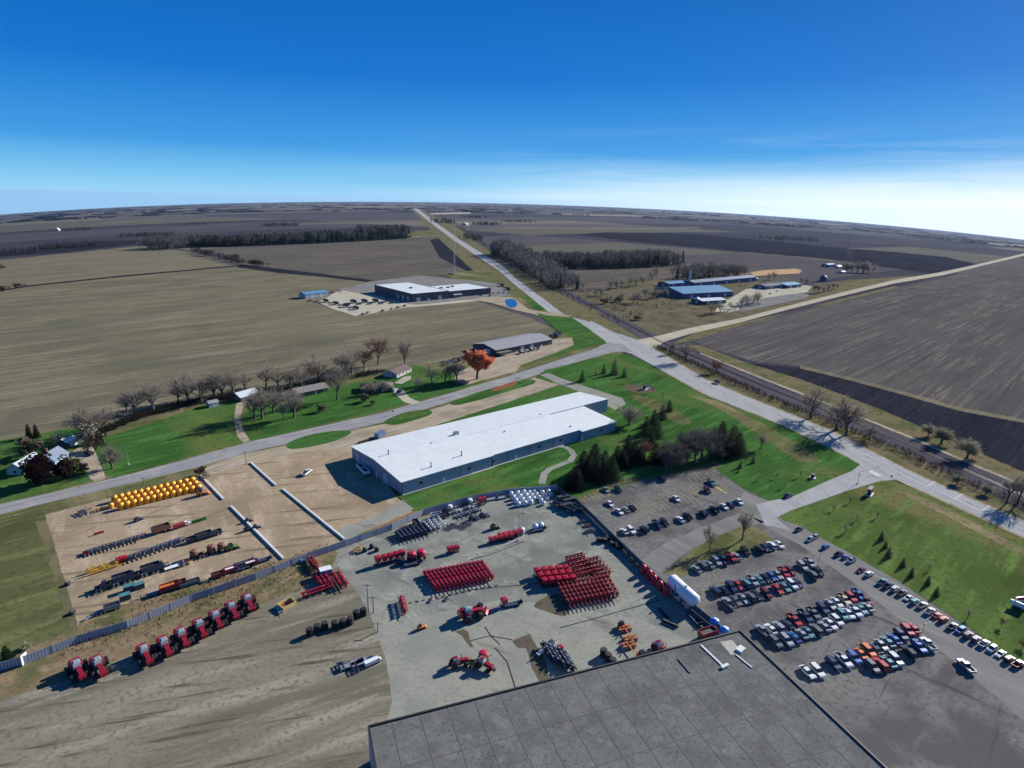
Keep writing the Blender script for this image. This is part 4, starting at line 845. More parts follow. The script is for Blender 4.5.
POPLAR = conifer(65, M_PUR, .17, 'poplar_tree')
def bushp(seed, mat, name='bush'):
    rng = random.Random(seed); t, a = MB(), MB()
    for i in range(6): an = i; a.cyl((0, 0, 0), (2.2*math.cos(an), 2.2*math.sin(an), 6), .2, .06, n=4)
    for _ in range(16): leafball(rng, t, (rng.gauss(0, 2.2), rng.gauss(0, 2.2), rng.uniform(2.5, 7)), 2.2, 22, .8)
    norm_h([a, t]); return (name, [('stem', a.mesh('stem', M_BARK), (0, 0, 0), []), ('crown', t.mesh('crown', mat), (0, 0, 0), [])])
BUSH = [bushp(71, M_BUSH), bushp(72, M_TWIGG)]
TRNG = random.Random(5)
def tree(proto, px, py, hp, label, group=None, cat='tree', wide=1.0):
    h = hm(px, py, hp)/10; v = G(px, py)
    return thing(proto, v, TRNG.uniform(0, 6.28), label, cat, group, (h*wide, h*wide, h))
def stuff_trees(name, label, spots, mats, seed, con=0.0, cat='wood'):
    """a far-off wood that reads as one mass"""
    rng = random.Random(seed); me = MB(); idx = []
    for (v, h) in spots:
        n0 = len(me.f); kind = rng.random() < con
        if kind:
            for i in range(7):
                z = h*(.08+.13*i); r = h*.24*(1-i/7.5)
                for j in range(7):
                    an = rng.uniform(0, 6.28); d = Vector((math.cos(an), math.sin(an), 0)); c = v+Vector((0, 0, z)); me.tri(c+Vector((0, 0, h*.14)), c+d*r*1.1+Vector((-d.y, d.x, 0))*r*.5, c+d*r*1.1-Vector((-d.y, d.x, 0))*r*.5)
        else:
            me.cyl(v, v+Vector((0, 0, h*.6)), h*.018, h*.008, n=4, cap=False)
            for j in range(4):
                an = rng.uniform(0, 6.28); me.cyl(v+Vector((0, 0, h*.35)), v+Vector((math.cos(an)*h*.22, math.sin(an)*h*.22, h*.8)), h*.010, h*.004, n=3, cap=False)
            for j in range(75):
                d = Vector((rng.gauss(0, 1), rng.gauss(0, 1), rng.gauss(0, 1))).normalized()*(rng.random()**.45); c = v+Vector((d.x*h*.30, d.y*h*.30, h*(.62+.38*d.z)))
                u = Vector((rng.gauss(0, .5), rng.gauss(0, .5), 1)).normalized()*h*.13; w = u.orthogonal().normalized()*h*.030; me.tri(c-w, c+w, c+u)
        idx += [1 if kind else 0]*(len(me.f)-n0)
    m = me.mesh(name, mats); m.polygons.foreach_set('material_index', idx); m.update()
    return tag(link(name, m), label, cat, None, 'stuff')
# ------------------------------------------------------------------ buildings
M_WROOF = ribbed('white_roof_sheet', (0.71, 0.74, 0.70), (0.64, 0.67, 0.65), 0.25, 'X', 0.5)
M_WALLG = ribbed('grey_wall_sheet', (0.35, 0.385, 0.46), (0.26, 0.28, 0.34), 0.5, 'X', 0.6)
M_WALLD = ribbed('dark_wall_sheet', (0.060, 0.068, 0.085), (0.045, 0.05, 0.065), 1.5, 'X', 0.6)
M_GROOF = ribbed('grey_roof_sheet', (0.31, 0.30, 0.30), (0.25, 0.24, 0.24), 1.5, 'X', 0.55)
M_BROOF = ribbed('blue_roof_sheet', (0.10, 0.26, 0.40), (0.08, 0.21, 0.33), 1.0, 'X', 0.5)
M_SHING = P('brown_shingles', (0.125, 0.095, 0.085), 0.9, 0, 0.3, 1.2)
M_SHING2 = P('grey_shingles', (0.20, 0.18, 0.165), 0.9, 0, 0.3, 1.2)
M_SIDE = ribbed('pale_siding', (0.52, 0.50, 0.47), (0.42, 0.40, 0.38), 3.0, 'Z', 0.7)
M_SIDED = ribbed('dark_siding', (0.11, 0.09, 0.085), (0.085, 0.07, 0.065), 3.0, 'Z', 0.7)
M_BWALL = ribbed('blue_wall_sheet', (0.035, 0.075, 0.17), (0.03, 0.06, 0.14), 1.5, 'X', 0.6)
M_DOOR = ribbed('door_panels', (0.56, 0.57, 0.58), (0.44, 0.45, 0.46), 2.0, 'Z', 0.5)
M_WIN = P('window_glass', (0.03, 0.045, 0.06), 0.1, 0, 0.2)
M_FLATR = ground('grey_roof_felt', (0.165, 0.165, 0.152), [((0.12, 0.12, 0.11), 0.12, 0.42, 0.65, None, 0), ((0.21, 0.21, 0.19), 0.4, 0.52, 0.75, None, 0), ((0.07, 0.07, 0.067), 1.5, 0.52, 0.75, None, 0)])
def gable(root, L, W, h, rise, wall, roof, over=.35, x0=0, y0=0, openings=(), wn='wall', rn='roof', thick=.16, hip=0):
    w = MB(); ys = [y0, y0, y0+W/2, y0+W, y0+W]; zs = [-.3, h, h+rise, h, -.3]
    if hip: zs[2] = h
    n = 5; vs = [(x0, y, z) for y, z in zip(ys, zs)] + [(x0+L, y, z) for y, z in zip(ys, zs)]
    w.add(vs, [(i, (i+1) % n, n+(i+1) % n, n+i) for i in range(n) if hip or i not in (1, 2)]+[tuple(range(n))[::-1], tuple(range(n, 2*n))])
    link(wn, w.fix(wn, wall), root)
    r = MB(); s = rise/(W/2); t = thick
    if not hip:
        for sg in (-1, 1):
            ye = y0+W/2+sg*(W/2+over); ze = h-over*s; yr, zr = y0+W/2, h+rise
            a, b = x0-over, x0+L+over
            r.add([(a, ye, ze+.02), (b, ye, ze+.02), (b, yr, zr+.02), (a, yr, zr+.02), (a, ye, ze+t), (b, ye, ze+t), (b, yr, zr+t), (a, yr, zr+t)], [(0, 1, 2, 3), (4, 5, 6, 7), (0, 1, 5, 4), (1, 2, 6, 5), (2, 3, 7, 6), (3, 0, 4, 7)])
    else:
        a, b, c, d = (x0-over, y0-over, h), (x0+L+over, y0-over, h), (x0+L+over, y0+W+over, h), (x0-over, y0+W+over, h); e, f = (x0+hip, y0+W/2, h+rise), (x0+L-hip, y0+W/2, h+rise)
        lo = [(p[0], p[1], h-.14) for p in (a, b, c, d)]
        r.add([a, b, c, d, e, f]+lo, [(0, 1, 5, 4), (1, 2, 5), (2, 3, 4, 5), (3, 0, 4), (6, 7, 1, 0), (7, 8, 2, 1), (8, 9, 3, 2), (9, 6, 0, 3), (9, 8, 7, 6)])
    ro = link(rn, r.fix(rn, roof), root)
    for (face, s0, z0, ww, hh, nm, m) in openings:
        d = .10
        if face == 'f': b = MB().box((x0+s0, y0-.02, z0+hh/2), (ww, d, hh))
        elif face == 'e': b = MB().box((x0-.02, y0+s0, z0+hh/2), (d, ww, hh))
        elif face == 'x': b = MB().box((x0+L+.02, y0+s0, z0+hh/2), (d, ww, hh))
        o = link(nm, b.fix(nm, m), root)
        if nm == 'window':
            fr = MB()
            if face == 'f':
                for sx in (-1, 1): fr.box((x0+s0+sx*(ww/2+.05), y0-.05, z0+hh/2), (.1, .16, hh+.2))
                for sz in (0, 1): fr.box((x0+s0, y0-.05, z0+sz*hh+(sz*2-1)*.05), (ww, .16, .1))
            else:
                xx = x0-.05 if face == 'e' else x0+L+.05
                for sx in (-1, 1): fr.box((xx, y0+s0+sx*(ww/2+.05), z0+hh/2), (.16, .1, hh+.2))
                for sz in (0, 1): fr.box((xx, y0+s0, z0+sz*hh+(sz*2-1)*.05), (.16, ww, .1))
            link('frame', fr.fix('frame', M_WHP), o)
    return ro
def place(name, p0, p1, label, cat, z=0.0, group=None):
    """root at ground pixel p0, local x towards ground pixel p1; returns root and length"""
    a, b = G(*p0), G(*p1); rz = math.atan2(b.y-a.y, b.x-a.x); a.z += z
    return tag(link(name, None, None, a, rz), label, cat, group), (b-a).length
def local(root, px, py, z):
    p = G(px, py, z)-root.location; c, s = math.cos(root.rotation_euler.z), math.sin(root.rotation_euler.z)
    return p.x*c+p.y*s, -p.x*s+p.y*c
# --- the long white warehouse
wh, WL = place('warehouse', (402, 495), (610, 431.5), 'long low warehouse with white roof and grey metal walls', 'warehouse')
Wd = local(wh, 348, 447.5, 5.6)[1]; Lf = local(wh, 610, 419, 5.4)[0]; Lb = local(wh, 613, 404, 5.6)[0]
LA = local(wh, 492, 455, 5.6)[0]; LB = local(wh, 578, 429, 5.6)[0]
print('WAREHOUSE', WL, Wd, Lf, Lb, LA, LB)
h, rise = 5.6, 1.7; half = Wd/2
def halfprism(mb, x0, x1, ya, yb, ha, hb): mb.add([(x0, ya, -.3), (x0, ya, ha), (x0, yb, hb), (x0, yb, -.3), (x1, ya, -.3), (x1, ya, ha), (x1, yb, hb), (x1, yb, -.3)], [(0, 1, 2, 3), (7, 6, 5, 4), (0, 4, 5, 1), (3, 2, 6, 7), (0, 3, 7, 4)])
wm, rm = MB(), MB(); sl = rise/half
def slab(mb, x0, x1, ya, yb, za, zb, t=.2): mb.add([(x0, ya, za+.03), (x1, ya, za+.03), (x1, yb, zb+.03), (x0, yb, zb+.03), (x0, ya, za+t), (x1, ya, za+t), (x1, yb, zb+t), (x0, yb, zb+t)], [(3, 2, 1, 0), (4, 5, 6, 7), (0, 1, 5, 4), (1, 2, 6, 5), (2, 3, 7, 6), (3, 0, 4, 7)])
for x0, x1, ys, dz in ((0, LA, 0, 0), (LA+.01, LB, .8, -.12), (LB+.01, Lf, -.9, -.5)):
    halfprism(wm, x0, x1, ys, half, h+dz+ys*sl, h+rise+dz); slab(rm, x0-(.4 if x0 == 0 else 0), x1+(.4 if x1 == Lf else -.02), ys-.4, half, h+dz+(ys-.4)*sl, h+rise+dz)
halfprism(wm, 0, Lb, Wd, half+.01, h, h+rise); slab(rm, -.4, Lb+.4, Wd+.4, half+.01, h-.4*sl, h+rise)
link('wall', wm.fix('wall', M_WALLG), wh); ro = link('roof', rm.fix('roof', M_WROOF), wh)
for px, py in ((425.5, 456), (433, 468), (452, 470), (463, 469), (432, 465)): pass
M_PIPE = P('vent_pipe', (0.12, 0.12, 0.13), 0.5, 0.3)
def roofz(y): return h+rise*(1-abs(y-half)/half)+.18
for px, py in ((388.5, 456), (431, 466), (461.5, 455)):
    x, y = local(wh, px, py, h+1.0); z = roofz(y); mv = MB().cyl((x, y, z), (x, y, z+1.9), .22).cyl((x, y, z+1.9), (x, y, z+2.15), .34); v = link('vent_pipe', mv.fix('vent_pipe', M_PIPE), ro)
    link('flashing', MB().cyl((x, y, z), (x, y, z+.14), .5).fix('flashing', M_GRY), v)
x, y = local(wh, 456, 434.5, h+1.5); z = roofz(y)
link('roof_unit', MB().box((x, y, z+.7), (2.6, 1.7, 1.4)).box((x+.3, y, z+1.5), (1.4, 1.2, .2)).fix('roof_unit', M_GRY), ro)
for px, py in ((432, 444), (571, 425), (505, 432), (541, 415)):
    x, y = local(wh, px, py, h+1.2); z = roofz(y); link('roof_vent', MB().box((x, y, z+.25), (.9, .9, .5), top=(.7, .7)).fix('roof_vent', M_WHP), ro)
for y, ww, hh, m in ((14, 3.6, 4.0, M_DOOR), (22, 1.1, 2.2, M_WHP), (Wd-13, 3.6, 4.0, M_DOOR), (Wd-6, 3.6, 4.0, M_DOOR), (31, 3.6, 4.0, M_DOOR)):
    link('door', MB().box((-.05, y, hh/2), (.14, ww, hh)).fix('door', m), wh)
for i, x in enumerate((9, 20, 33, 46, 60, 74, 88, 101, 115)):
    yo = 0 if x < LA else (.8 if x < LB else -.9); link('door' if i % 3 == 1 else 'window', MB().box((x, yo-.05, 1.2 if i % 3 == 1 else 2.9), (1.2 if i % 3 == 1 else 1.7, .14, 2.3 if i % 3 == 1 else .9)).fix('door' if i % 3 == 1 else 'window', M_WHP if i % 3 == 1 else M_WIN), wh)
for x in (.25, LA-.3, LA+9, LA+22, LA+37, LB-.4, LB*.45, LB*.28): yo = 0 if x < LA else .8; link('downpipe', MB().box((x, yo-.12, h/2), (.16, .14, h-.2)).fix('downpipe', M_PIPE), wh)
link('plinth', MB().box((LA/2, -.35, .12), (LA, .7, .24)).box(((LA+LB)/2, .35, .12), (LB-LA, .7, .24)).fix('plinth', M_CONCR), wh)
sb = MB().box((0, 0, 1.5), (5.5, 2.6, 2.6)).box((3.3, 0, 1.0), (1.0, 2.2, 1.2)); s1, _ = place('shipping_container', (380, 437), (384, 435), 'blue grey container standing behind the white warehouse', 'container'); link('box', sb.fix('box', P('container_blue', (0.10, 0.16, 0.27), 0.5, 0, .2)), s1)
link('door', MB().box((-2.78, 0, 1.5), (.08, 2.3, 2.3)).fix('door', M_GRY), s1)
s2, _ = place('shipping_container', (366, 441.5), (372, 439.6), 'low dark flatbed frame lying behind the white warehouse', 'frame'); s2.name = 'steel_rack'; link('rack', MB().box((0, 0, .5), (8, 1.6, .7)).fix('rack', M_BLK), s2); link('beam', MB().box((0, 0, .92), (8.2, .3, .14)).fix('beam', M_BRN), s2)
for p, l in (((361, 470), 'white box trailer in the shade of the warehouse end, farther one'), ((365, 474), 'white box trailer in the shade of the warehouse end, nearer one')):
    thing(WAG['w'], put(p), az_px(p[0], p[1], 6, 5), l, 'trailer', 'trailers in the warehouse shade')
# --- the dark shop with the white roof beyond the stubble
def boxroof(root, x0, y0, L, W, h, wall, roof, par=.5):
    link('wall', MB().box((x0+L/2, y0+W/2, h/2-.5), (L, W, h+1)).fix('wall', wall), root)
    link('roof', MB().box((x0+L/2, y0+W/2, h+.12), (L-.5, W-.5, .2)).fix('roof', roof), root)
    p = MB()
    for a, b, c, d in ((L/2, .15, L, .3), (L/2, W-.15, L, .3), (.15, W/2, .3, W-.6), (L-.15, W/2, .3, W-.6)): p.box((x0+a, y0+b, h+par/2+.01), (c, d, par))
    link('parapet', p.fix('parapet', wall), root)
sh, SL_ = place('machinery_shop', (412.5, 302.5), (449, 299), 'dark blue machinery shop with flat white roof in the fields', 'shop')
SW = max(30, local(sh, 374, 285, 9.5)[1]); print('SHOP', SL_, SW)
boxroof(sh, 0, 0, SL_, SW, 9.5, M_WALLD, M_WROOF); x2 = local(sh, 480, 286, 8)[0]; boxroof(sh, SL_+.02, 4, x2-SL_, SW*.55, 8.0, M_WALLD, M_WROOF)
for s, w_, hh in ((8, 5, 5), (22, 4, 3), (SL_*.75, 5, 5)): link('door', MB().box((s, -.06, hh/2), (w_, .16, hh)).fix('door', M_DOOR), sh)
for s in (10, 22, 34): link('door', MB().box((-.06, s, 2.6), (.16, 4.5, 5.2)).fix('door', M_DOOR), sh)
for a, b, hh in ((SL_*.45, SW*.45, 9.6), (SL_+10, SW*.35, 8.1), (SL_+20, SW*.35, 8.1), (SL_+30, SW*.4, 8.1)): link('roof_unit', MB().box((a, b, hh+.9), (4, 2.2, 1.6)).fix('roof_unit', M_PIPE), sh)
link('canopy', MB().box((SL_+14, 2, 4.2), (12, 3.9, .3)).fix('canopy', M_WHP), sh)
for x in (9, 19): link('canopy_post', MB().box((SL_+x, .4, 2.1), (.25, .25, 4.1)).fix('canopy_post', M_WHP), sh)
b, L_ = place('metal_shed', (305.5, 299), (328, 296.5), 'small metal shed with light blue roof left of the dark shop', 'shed')
gable(b, L_, 14, 5, 2.2, M_WALLG, M_BROOF, openings=(('f', L_*.3, 0, 4, 4, 'door', M_DOOR), ('f', L_*.7, 0, 4, 4, 'door', M_DOOR), ('e', 7, 0, 4, 4, 'door', M_DOOR)))
# --- the grey pole shed on the frontage road
b, L_ = place('pole_shed', (496, 356), (552, 344.5), 'long grey roofed pole shed with dark walls beside frontage road', 'shed')
PW = local(b, 473, 349.5, 0)[1]; print('POLE', L_, PW)
gable(b, L_, max(16, PW), 4.6, 2.6, M_WALLD, M_GROOF, .6, openings=(('f', L_*.45, 0, 4, 3.8, 'door', M_DOOR), ('f', L_*.62, 0, 4, 3.8, 'door', M_DOOR), ('f', L_*.8, 0, 1.2, 2.2, 'door', M_WHP), ('e', 9, 0, 4.5, 4, 'door', M_DOOR)))
link('porch_roof', MB().box((6, -2.6, 3.0), (13, 5, .2), ry=0).fix('porch_roof', M_SHING), b)
for x in (.5, 6, 11.5): link('porch_post', MB().box((x, -4.8, 1.45), (.2, .2, 2.9)).fix('porch_post', M_WOOD), b)
# --- houses along the frontage road
def win(L, hh=1.1): return tuple(('f', L*k, 1.0, 1.4, hh, 'window', M_WIN) for k in (.18, .45, .85))
b, L_ = place('farmhouse', (397, 378.2), (411.5, 371.5), 'single storey house with brown roof and white gable fascia', 'house')
gable(b, max(L_, 14), 11, 2.8, 1.8, M_SIDE, M_SHING, .5, openings=win(L_)+(('f', L_*.65, 0, 1.1, 2.1, 'door', M_SIDED), ('e', 3, 1, 1.4, 1.1, 'window', M_WIN), ('e', 8, 0, 3, 2.3, 'door', M_DOOR)))
b, L_ = place('bungalow', (361, 393), (393, 391.5), 'brown hip roofed bungalow behind bare shrubs near the driveway', 'house')
gable(b, min(L_, 24), 11, 2.7, 2.2, M_SIDED, M_SHING, .6, hip=4.5, openings=win(20)+(('f', 13, 0, 1.1, 2.1, 'door', M_WHP), ('x', 5, 0, 4.5, 2.3, 'door', M_DOOR)))
link('chimney', MB().box((9, 5.5, 4.4), (.9, .7, 2.4)).fix('chimney', M_BRN), b)
b, L_ = place('ranch_house', (297, 398), (328, 391.5), 'long grey roofed house among bare trees, dark front wall', 'house')
gable(b, L_, 10, 2.8, 1.9, M_SIDED, M_SHING2, .6, openings=win(L_)+(('f', L_*.6, 0, 1.1, 2.1, 'door', M_WHP),))
gable(b, 8, 8, 2.7, 1.6, M_SIDE, M_SHING, .5, x0=-8.02, y0=-1, wn='garage_wall', rn='garage_roof', openings=(('f', 4, 0, 4.6, 2.2, 'garage_door', M_DOOR),))
b, L_ = place('white_roofed_house', (241, 402.5), (257, 398), 'blue grey house with pale metal roof at the driveway head', 'house')
gable(b, max(L_, 12), 9, 3.0, 2.0, M_WALLD, ribbed('pale_roof_sheet', (0.58, 0.62, 0.64), (0.48, 0.52, 0.54), 2.0), .5, openings=win(L_)+(('f', L_*.65, 0, 1.1, 2.1, 'door', M_WHP), ('e', 4, 1, 1.3, 1.1, 'window', M_WIN)))
b, L_ = place('garden_shed', (209.5, 408), (219, 406), 'small grey shed at the dark field edge behind the lawn', 'shed')
gable(b, max(L_, 5), 4.5, 2.4, 1.1, M_WALLG, M_GROOF, .25, openings=(('f', 2.5, 0, 1.6, 2, 'door', M_DOOR),))
b, L_ = place('country_house', (56, 468), (64, 463), 'pale blue house with two crossing gables among dark trees', 'house')
gable(b, 9, 8, 3.4, 3.0, ribbed('blue_siding', (0.30, 0.40, 0.52), (0.24, 0.33, 0.44), 3.0, 'Z'), P('blue_grey_shingles', (0.16, 0.20, 0.27), 0.85, 0, .2, 1.2), .5, openings=win(9))
gable(b, 12, 7, 3.0, 2.4, M_SIDE, P('light_shingles', (0.36, 0.40, 0.46), 0.8, 0, .2, 1.2), .5, x0=-7.5, y0=8.02, wn='wing_wall', rn='wing_roof', openings=(('e', 3.5, 1, 1.3, 1.2, 'window', M_WIN),))
link('chimney', MB().box((4, 5.5, 6.2), (.8, .8, 2.6)).fix('chimney', M_BRN), b)
b, L_ = place('garage', (68.5, 448), (73, 446), 'white roofed garage beside the gravel driveway of the blue house', 'garage')
gable(b, 6, 6, 2.6, 1.4, M_WALLD, M_WROOF, .3, openings=(('f', 3, 0, 4, 2.2, 'door', M_DOOR),))
# --- the blue works on the county road
def works(p0, p1, W, h, rise, wall, roof, label, name='works_building', n=2, cat='building'):
    b, L = place(name, p0, p1, label, cat); gable(b, L, W, h, rise, wall, roof, .4, openings=tuple(('f', L*(i+.5)/n, 0, 4, 4, 'door', M_DOOR) for i in range(n))+(('e', W/2, 0, 4, 4, 'door', M_DOOR),)); return b
works((683, 299), (733, 296.5), 60, 6.5, 4.5, M_BWALL, M_BROOF, 'largest blue roofed works building beside the gravel yard', n=3)
works((669, 287.5), (687, 286), 22, 5, 2.0, M_BWALL, M_BROOF, 'small blue roofed hall at the left end of the works')
works((702, 305), (726, 303.6), 20, 4.5, 1.6, M_WALLD, ribbed('pale_works_roof', (0.56, 0.62, 0.66), (0.46, 0.52, 0.56), 1.2), 'pale roofed annex in front of the large blue works building')
works((694, 287), (756, 281.5), 24, 6, 2.0, M_BWALL, P('blue_grey_roof', (0.15, 0.19, 0.25), .6), 'long grey roofed hall behind the large blue works building', n=5)
works((766, 290), (786, 288), 20, 5, 1.6, M_BWALL, M_NAVY, 'dark blue roofed hall right of the works yard')
works((787, 289), (801, 287.5), 24, 5, 1.8, M_BWALL, M_BROOF, 'bright blue roofed hall at the right end of the works yard')
works((752, 281.5), (758, 281), 10, 4, 1.2, M_WALLG, M_WROOF, 'tiny white roofed shed behind the works yard', n=1)
b, L_ = place('round_bin', (697, 301.5), (700, 301.3), 'small round white bin at the annex wall of the works', 'bin')
link('shell', MB().lathe([(3, -.3), (3, 4), (1.5, 5.4), (.3, 5.9)], n=16).fix('shell', M_WHP), b); link('cap', MB().lathe([(.5, 5.8), (.5, 6.3), (.1, 6.5)], n=10).fix('cap', M_GRY), b)
b, L_ = place('silo', (689, 286), (690, 286), 'tall slender pale blue silo behind the works halls', 'silo'); k = hm(689, 286, 15)
link('shell', MB().lathe([(1.5, -.3), (1.5, k*.92), (.9, k*.98), (.2, k)], n=14).fix('shell', P('pale_blue_steel', (0.35, 0.50, 0.60), 0.5)), b); link('ladder', MB().box((0, -1.6, k*.45), (.5, .12, k*.9)).fix('ladder', M_GRY), b)
b, L_ = place('dome_bin', (823, 281), (824, 281), 'dark blue domed storage bin beside bare trees', 'bin'); link('shell', MB().lathe([(6, -.3), (6, 4), (5, 7), (3, 9), (.5, 10)], n=16).fix('shell', M_NAVY), b); link('cap', MB().lathe([(.8, 9.9), (.8, 10.6), (.1, 10.9)], n=10).fix('cap', M_GRY), b)
works((828, 267.3), (835, 266.9), 14, 5, 1.8, M_BWALL, M_BROOF, 'blue roofed farm shed beside the distant round grove', 'farm_shed', 1, 'shed')
works((838.5, 268.5), (842, 268.3), 9, 4, 2.2, M_SIDE, M_WROOF, 'white farmhouse at the distant round grove', 'farmhouse', 1, 'house')
works((842.5, 273.8), (846, 273.6), 8, 3.5, 1.4, M_SIDE, M_WROOF, 'white hut on the lane below the distant grove', 'hut', 1, 'hut')
works((58.5, 230.8), (60.5, 230.6), 14, 7, 4, M_SIDE, M_WROOF, 'white farm barn far out on the left plain', 'barn', 1, 'barn')
works((466, 225.7), (469, 225.6), 26, 9, 4, M_SIDE, M_WROOF, 'white farm building far along the highway', 'barn', 1, 'barn')
works((493.5, 225), (496, 225), 26, 9, 4, M_SIDE, M_WROOF, 'white farm building beside a far dark grove', 'barn', 1, 'barn')
# --- the factory roof in the foreground
TRc, TLc = G(740, 631, 9), G(585, 671, 9); d = (TLc-TRc); rz = math.atan2(d.y, d.x)
fa = tag(link('factory', None, None, (TRc.x, TRc.y, 0), rz), 'grey flat roofed factory corner in the foreground', 'factory')
FL, FW = 95, 62
link('wall', MB().box((FL/2, FW/2, 4.4), (FL, FW, 9.2)).fix('wall', M_WALLG), fa)
fr = link('roof', MB().box((FL/2, FW/2, 9.1), (FL-.8, FW-.8, .2)).fix('roof', M_FLATR), fa); pm = MB()
for a, b_, c, e in ((FL/2, .2, FL, .4), (.2, FW/2, .4, FW-.8), (FL/2, FW-.2, FL, .4), (FL-.2, FW/2, .4, FW-.8)): pm.box((a, b_, 9.25), (c, e, .5))
link('parapet', pm.fix('parapet', M_BLK), fa)
sm = MB()
for i in range(1, 16): sm.box((i*6, FW/2, 9.215), (.18, FW-1, .03))
for i in range(1, 5): sm.box((FL/2, i*12, 9.218), (FL-1, .18, .03))
link('roof_seam', sm.fix('roof_seam', P('seam_felt', (0.10, 0.10, 0.095), .9)), fr)
def roofline(name, pts, w, mat, hgt=.2):
    mb = MB(); q = [local(fa, x, y, 9.2) for x, y in pts]
    for (x0, y0), (x1, y1) in zip(q, q[1:]): mb.box(((x0+x1)/2, (y0+y1)/2, 9.21+hgt/2), (math.hypot(x1-x0, y1-y0), w, hgt), math.atan2(y1-y0, x1-x0))
    link(name, mb.fix(name, mat), fr)
roofline('roof_pipe', [(701, 645.5), (712, 656), (723, 666.5)], .5, M_CONCR); roofline('roof_pipe', [(678, 659), (690, 673)], .3, M_PIPE); roofline('roof_pipe', [(736, 655), (752, 668)], .35, M_CONCR)
roofline('roof_hatch', [(723.5, 666), (726, 668)], 2.2, M_CONCR, .5); roofline('roof_pad', [(726, 641), (737, 654)], 3.4, P('pale_felt', (0.38, 0.37, 0.30), 0.9, 0, .2), .03); roofline('roof_hatch', [(738, 652), (743, 648)], 1.6, M_CONCR, .5)
# --- fences
M_SLAT = ribbed('grey_fence_slats', (0.36, 0.39, 0.45), (0.14, 0.16, 0.20), 0.45, 'X', 0.6)
def fence(name, label, cat, pts, h, mat, step, postm, rail=None, z=0.05):
    P_ = [G(*p) for p in pts]; root = tag(link(name, None, None, P_[0]), label, cat); o = P_[0]; mb = MB(); posts = []
    for a, b in zip(P_, P_[1:]):
        d = b-a; L = d.length; k = max(1, round(L/step)); rz = math.atan2(d.y, d.x)
        for i in range(k):
            p, q = a.lerp(b, i/k), a.lerp(b, (i+1)/k); posts.append(p-o)
            pm = link('slat_panel', MB().box((0, 0, h/2+.08), ((q-p).length-.16, .07, h-.1)).fix('slat_panel', mat), root, (p+q)/2-o, rz)
    posts.append(P_[-1]-o); pme = MB().cyl((0, 0, -.2), (0, 0, h+.15), .09, n=8).fix('post', postm)
    for p in posts: link('post', pme, root, p)
    return root
fence('slat_fence', 'grey slat fence climbing along the equipment yard to the warehouse lawn', 'fence', [(-28, 679), (25, 664.5), (80, 643), (128, 628.5), (192, 602), (256, 580), (310, 559), (346, 546.5), (392, 530), (424, 515), (470, 501.5), (512, 494), (557, 490.5)], 2.5, M_SLAT, 6.5, M_GRY)
fence('slat_fence', 'dark slat fence between the concrete yard and car park', 'fence', [(575, 503), (590, 517), (607, 534), (640, 566), (660, 585), (700, 616), (730, 641)], 2.3, ribbed('navy_fence_slats', (0.10, 0.115, 0.16), (0.07, 0.08, 0.11), 1.6, 'X'), 6, M_GRY)
b = fence('fence_gate', 'white gate panel closing the slat fence at lower left', 'gate', [(22.5, 666.5), (28.5, 661)], 3.0, M_WHP, 8, M_GRY)
b = fence('slat_fence', 'low grey wall of panels at the dark corner behind the truck cabs', 'fence', [(557, 491), (566, 499.5)], 2.6, M_NAVY, 6, M_GRY)
def barrier(a, b, label):
    root, L = place('road_barrier', a, b, label, 'barrier', 0.08, 'white barriers across the gravel yard'); n = max(1, round(L/3.0))
    me = MB().extr([(-.42, 0), (-.40, .48), (-.32, .55), (.32, .55), (.40, .48), (.42, 0)], -L/n/2+.03, L/n/2-.03); me.v = [(y, x, z) for x, y, z in me.v]; m = me.fix('barrier_block', M_CONCR)
    for i in range(n): link('barrier_block', m, root, ((i+.5)*L/n, 0, 0))
barrier((200.5, 476), (223.5, 500), 'white barrier line at the road end beside the yellow tanks'); barrier((231, 507), (283.5, 559.5), 'longest white barrier line beside the rows of machinery')
barrier((250.5, 463), (276, 486), 'white barrier line at the road end nearer the warehouse'); barrier((282.5, 489.5), (344.5, 540), 'white barrier line running down towards the slat fence from mid yard')
# ------------------------------------------------------------------ cars
CRNG = random.Random(11)
SNAME = dict(S='sedan', U='SUV', P='pickup')
def cars(where, group, items, vec, left='left', right='right', jig=.06, k=1.0):
    """items: 'colour+type x y' records ordered from the left"""
    n = len(items)
    for i, (ct, x, y) in enumerate(items):
        c, t = ct[0], ct[1]; rz = az_px(x, y, *vec)+CRNG.gauss(0, jig)*.5+(math.pi if CRNG.random() < .35 else 0)
        lab = f'{CNAME[c]} {SNAME[t]}, {nth(i, n, left, right)} {where}'
        thing(CARP[t], put((x, y)), rz, lab, CCAT[t], group, (k*CRNG.uniform(.90, 1.0), k*.92, k*CRNG.uniform(.9, 1.0)), {'body': CAR[c]})
V1 = (7.5, 7.0)
cars('in the back corner of the upper car park', 'cars in the upper car park', [('sS', 606, 491), ('kU', 618, 491), ('nU', 662, 480)], V1)
cars('of the middle stalls in the upper car park', 'cars in the upper car park', [('wS', 610, 505), ('wS', 619, 513), ('sS', 626, 511), ('kS', 632, 509), ('wS', 676, 500), ('mU', 707, 492), ('cP', 711, 484)], V1)
cars('of the front row in the upper car park', 'cars in the upper car park', [('wS', 624, 533), ('wU', 631, 532), ('kU', 644, 531), ('nP', 657, 526), ('kU', 664, 524), ('wS', 680, 521), ('kP', 687, 518), ('kU', 703, 515), ('kP', 714, 511), ('wS', 724, 508), ('nS', 730, 506), ('wS', 739, 503)], V1)
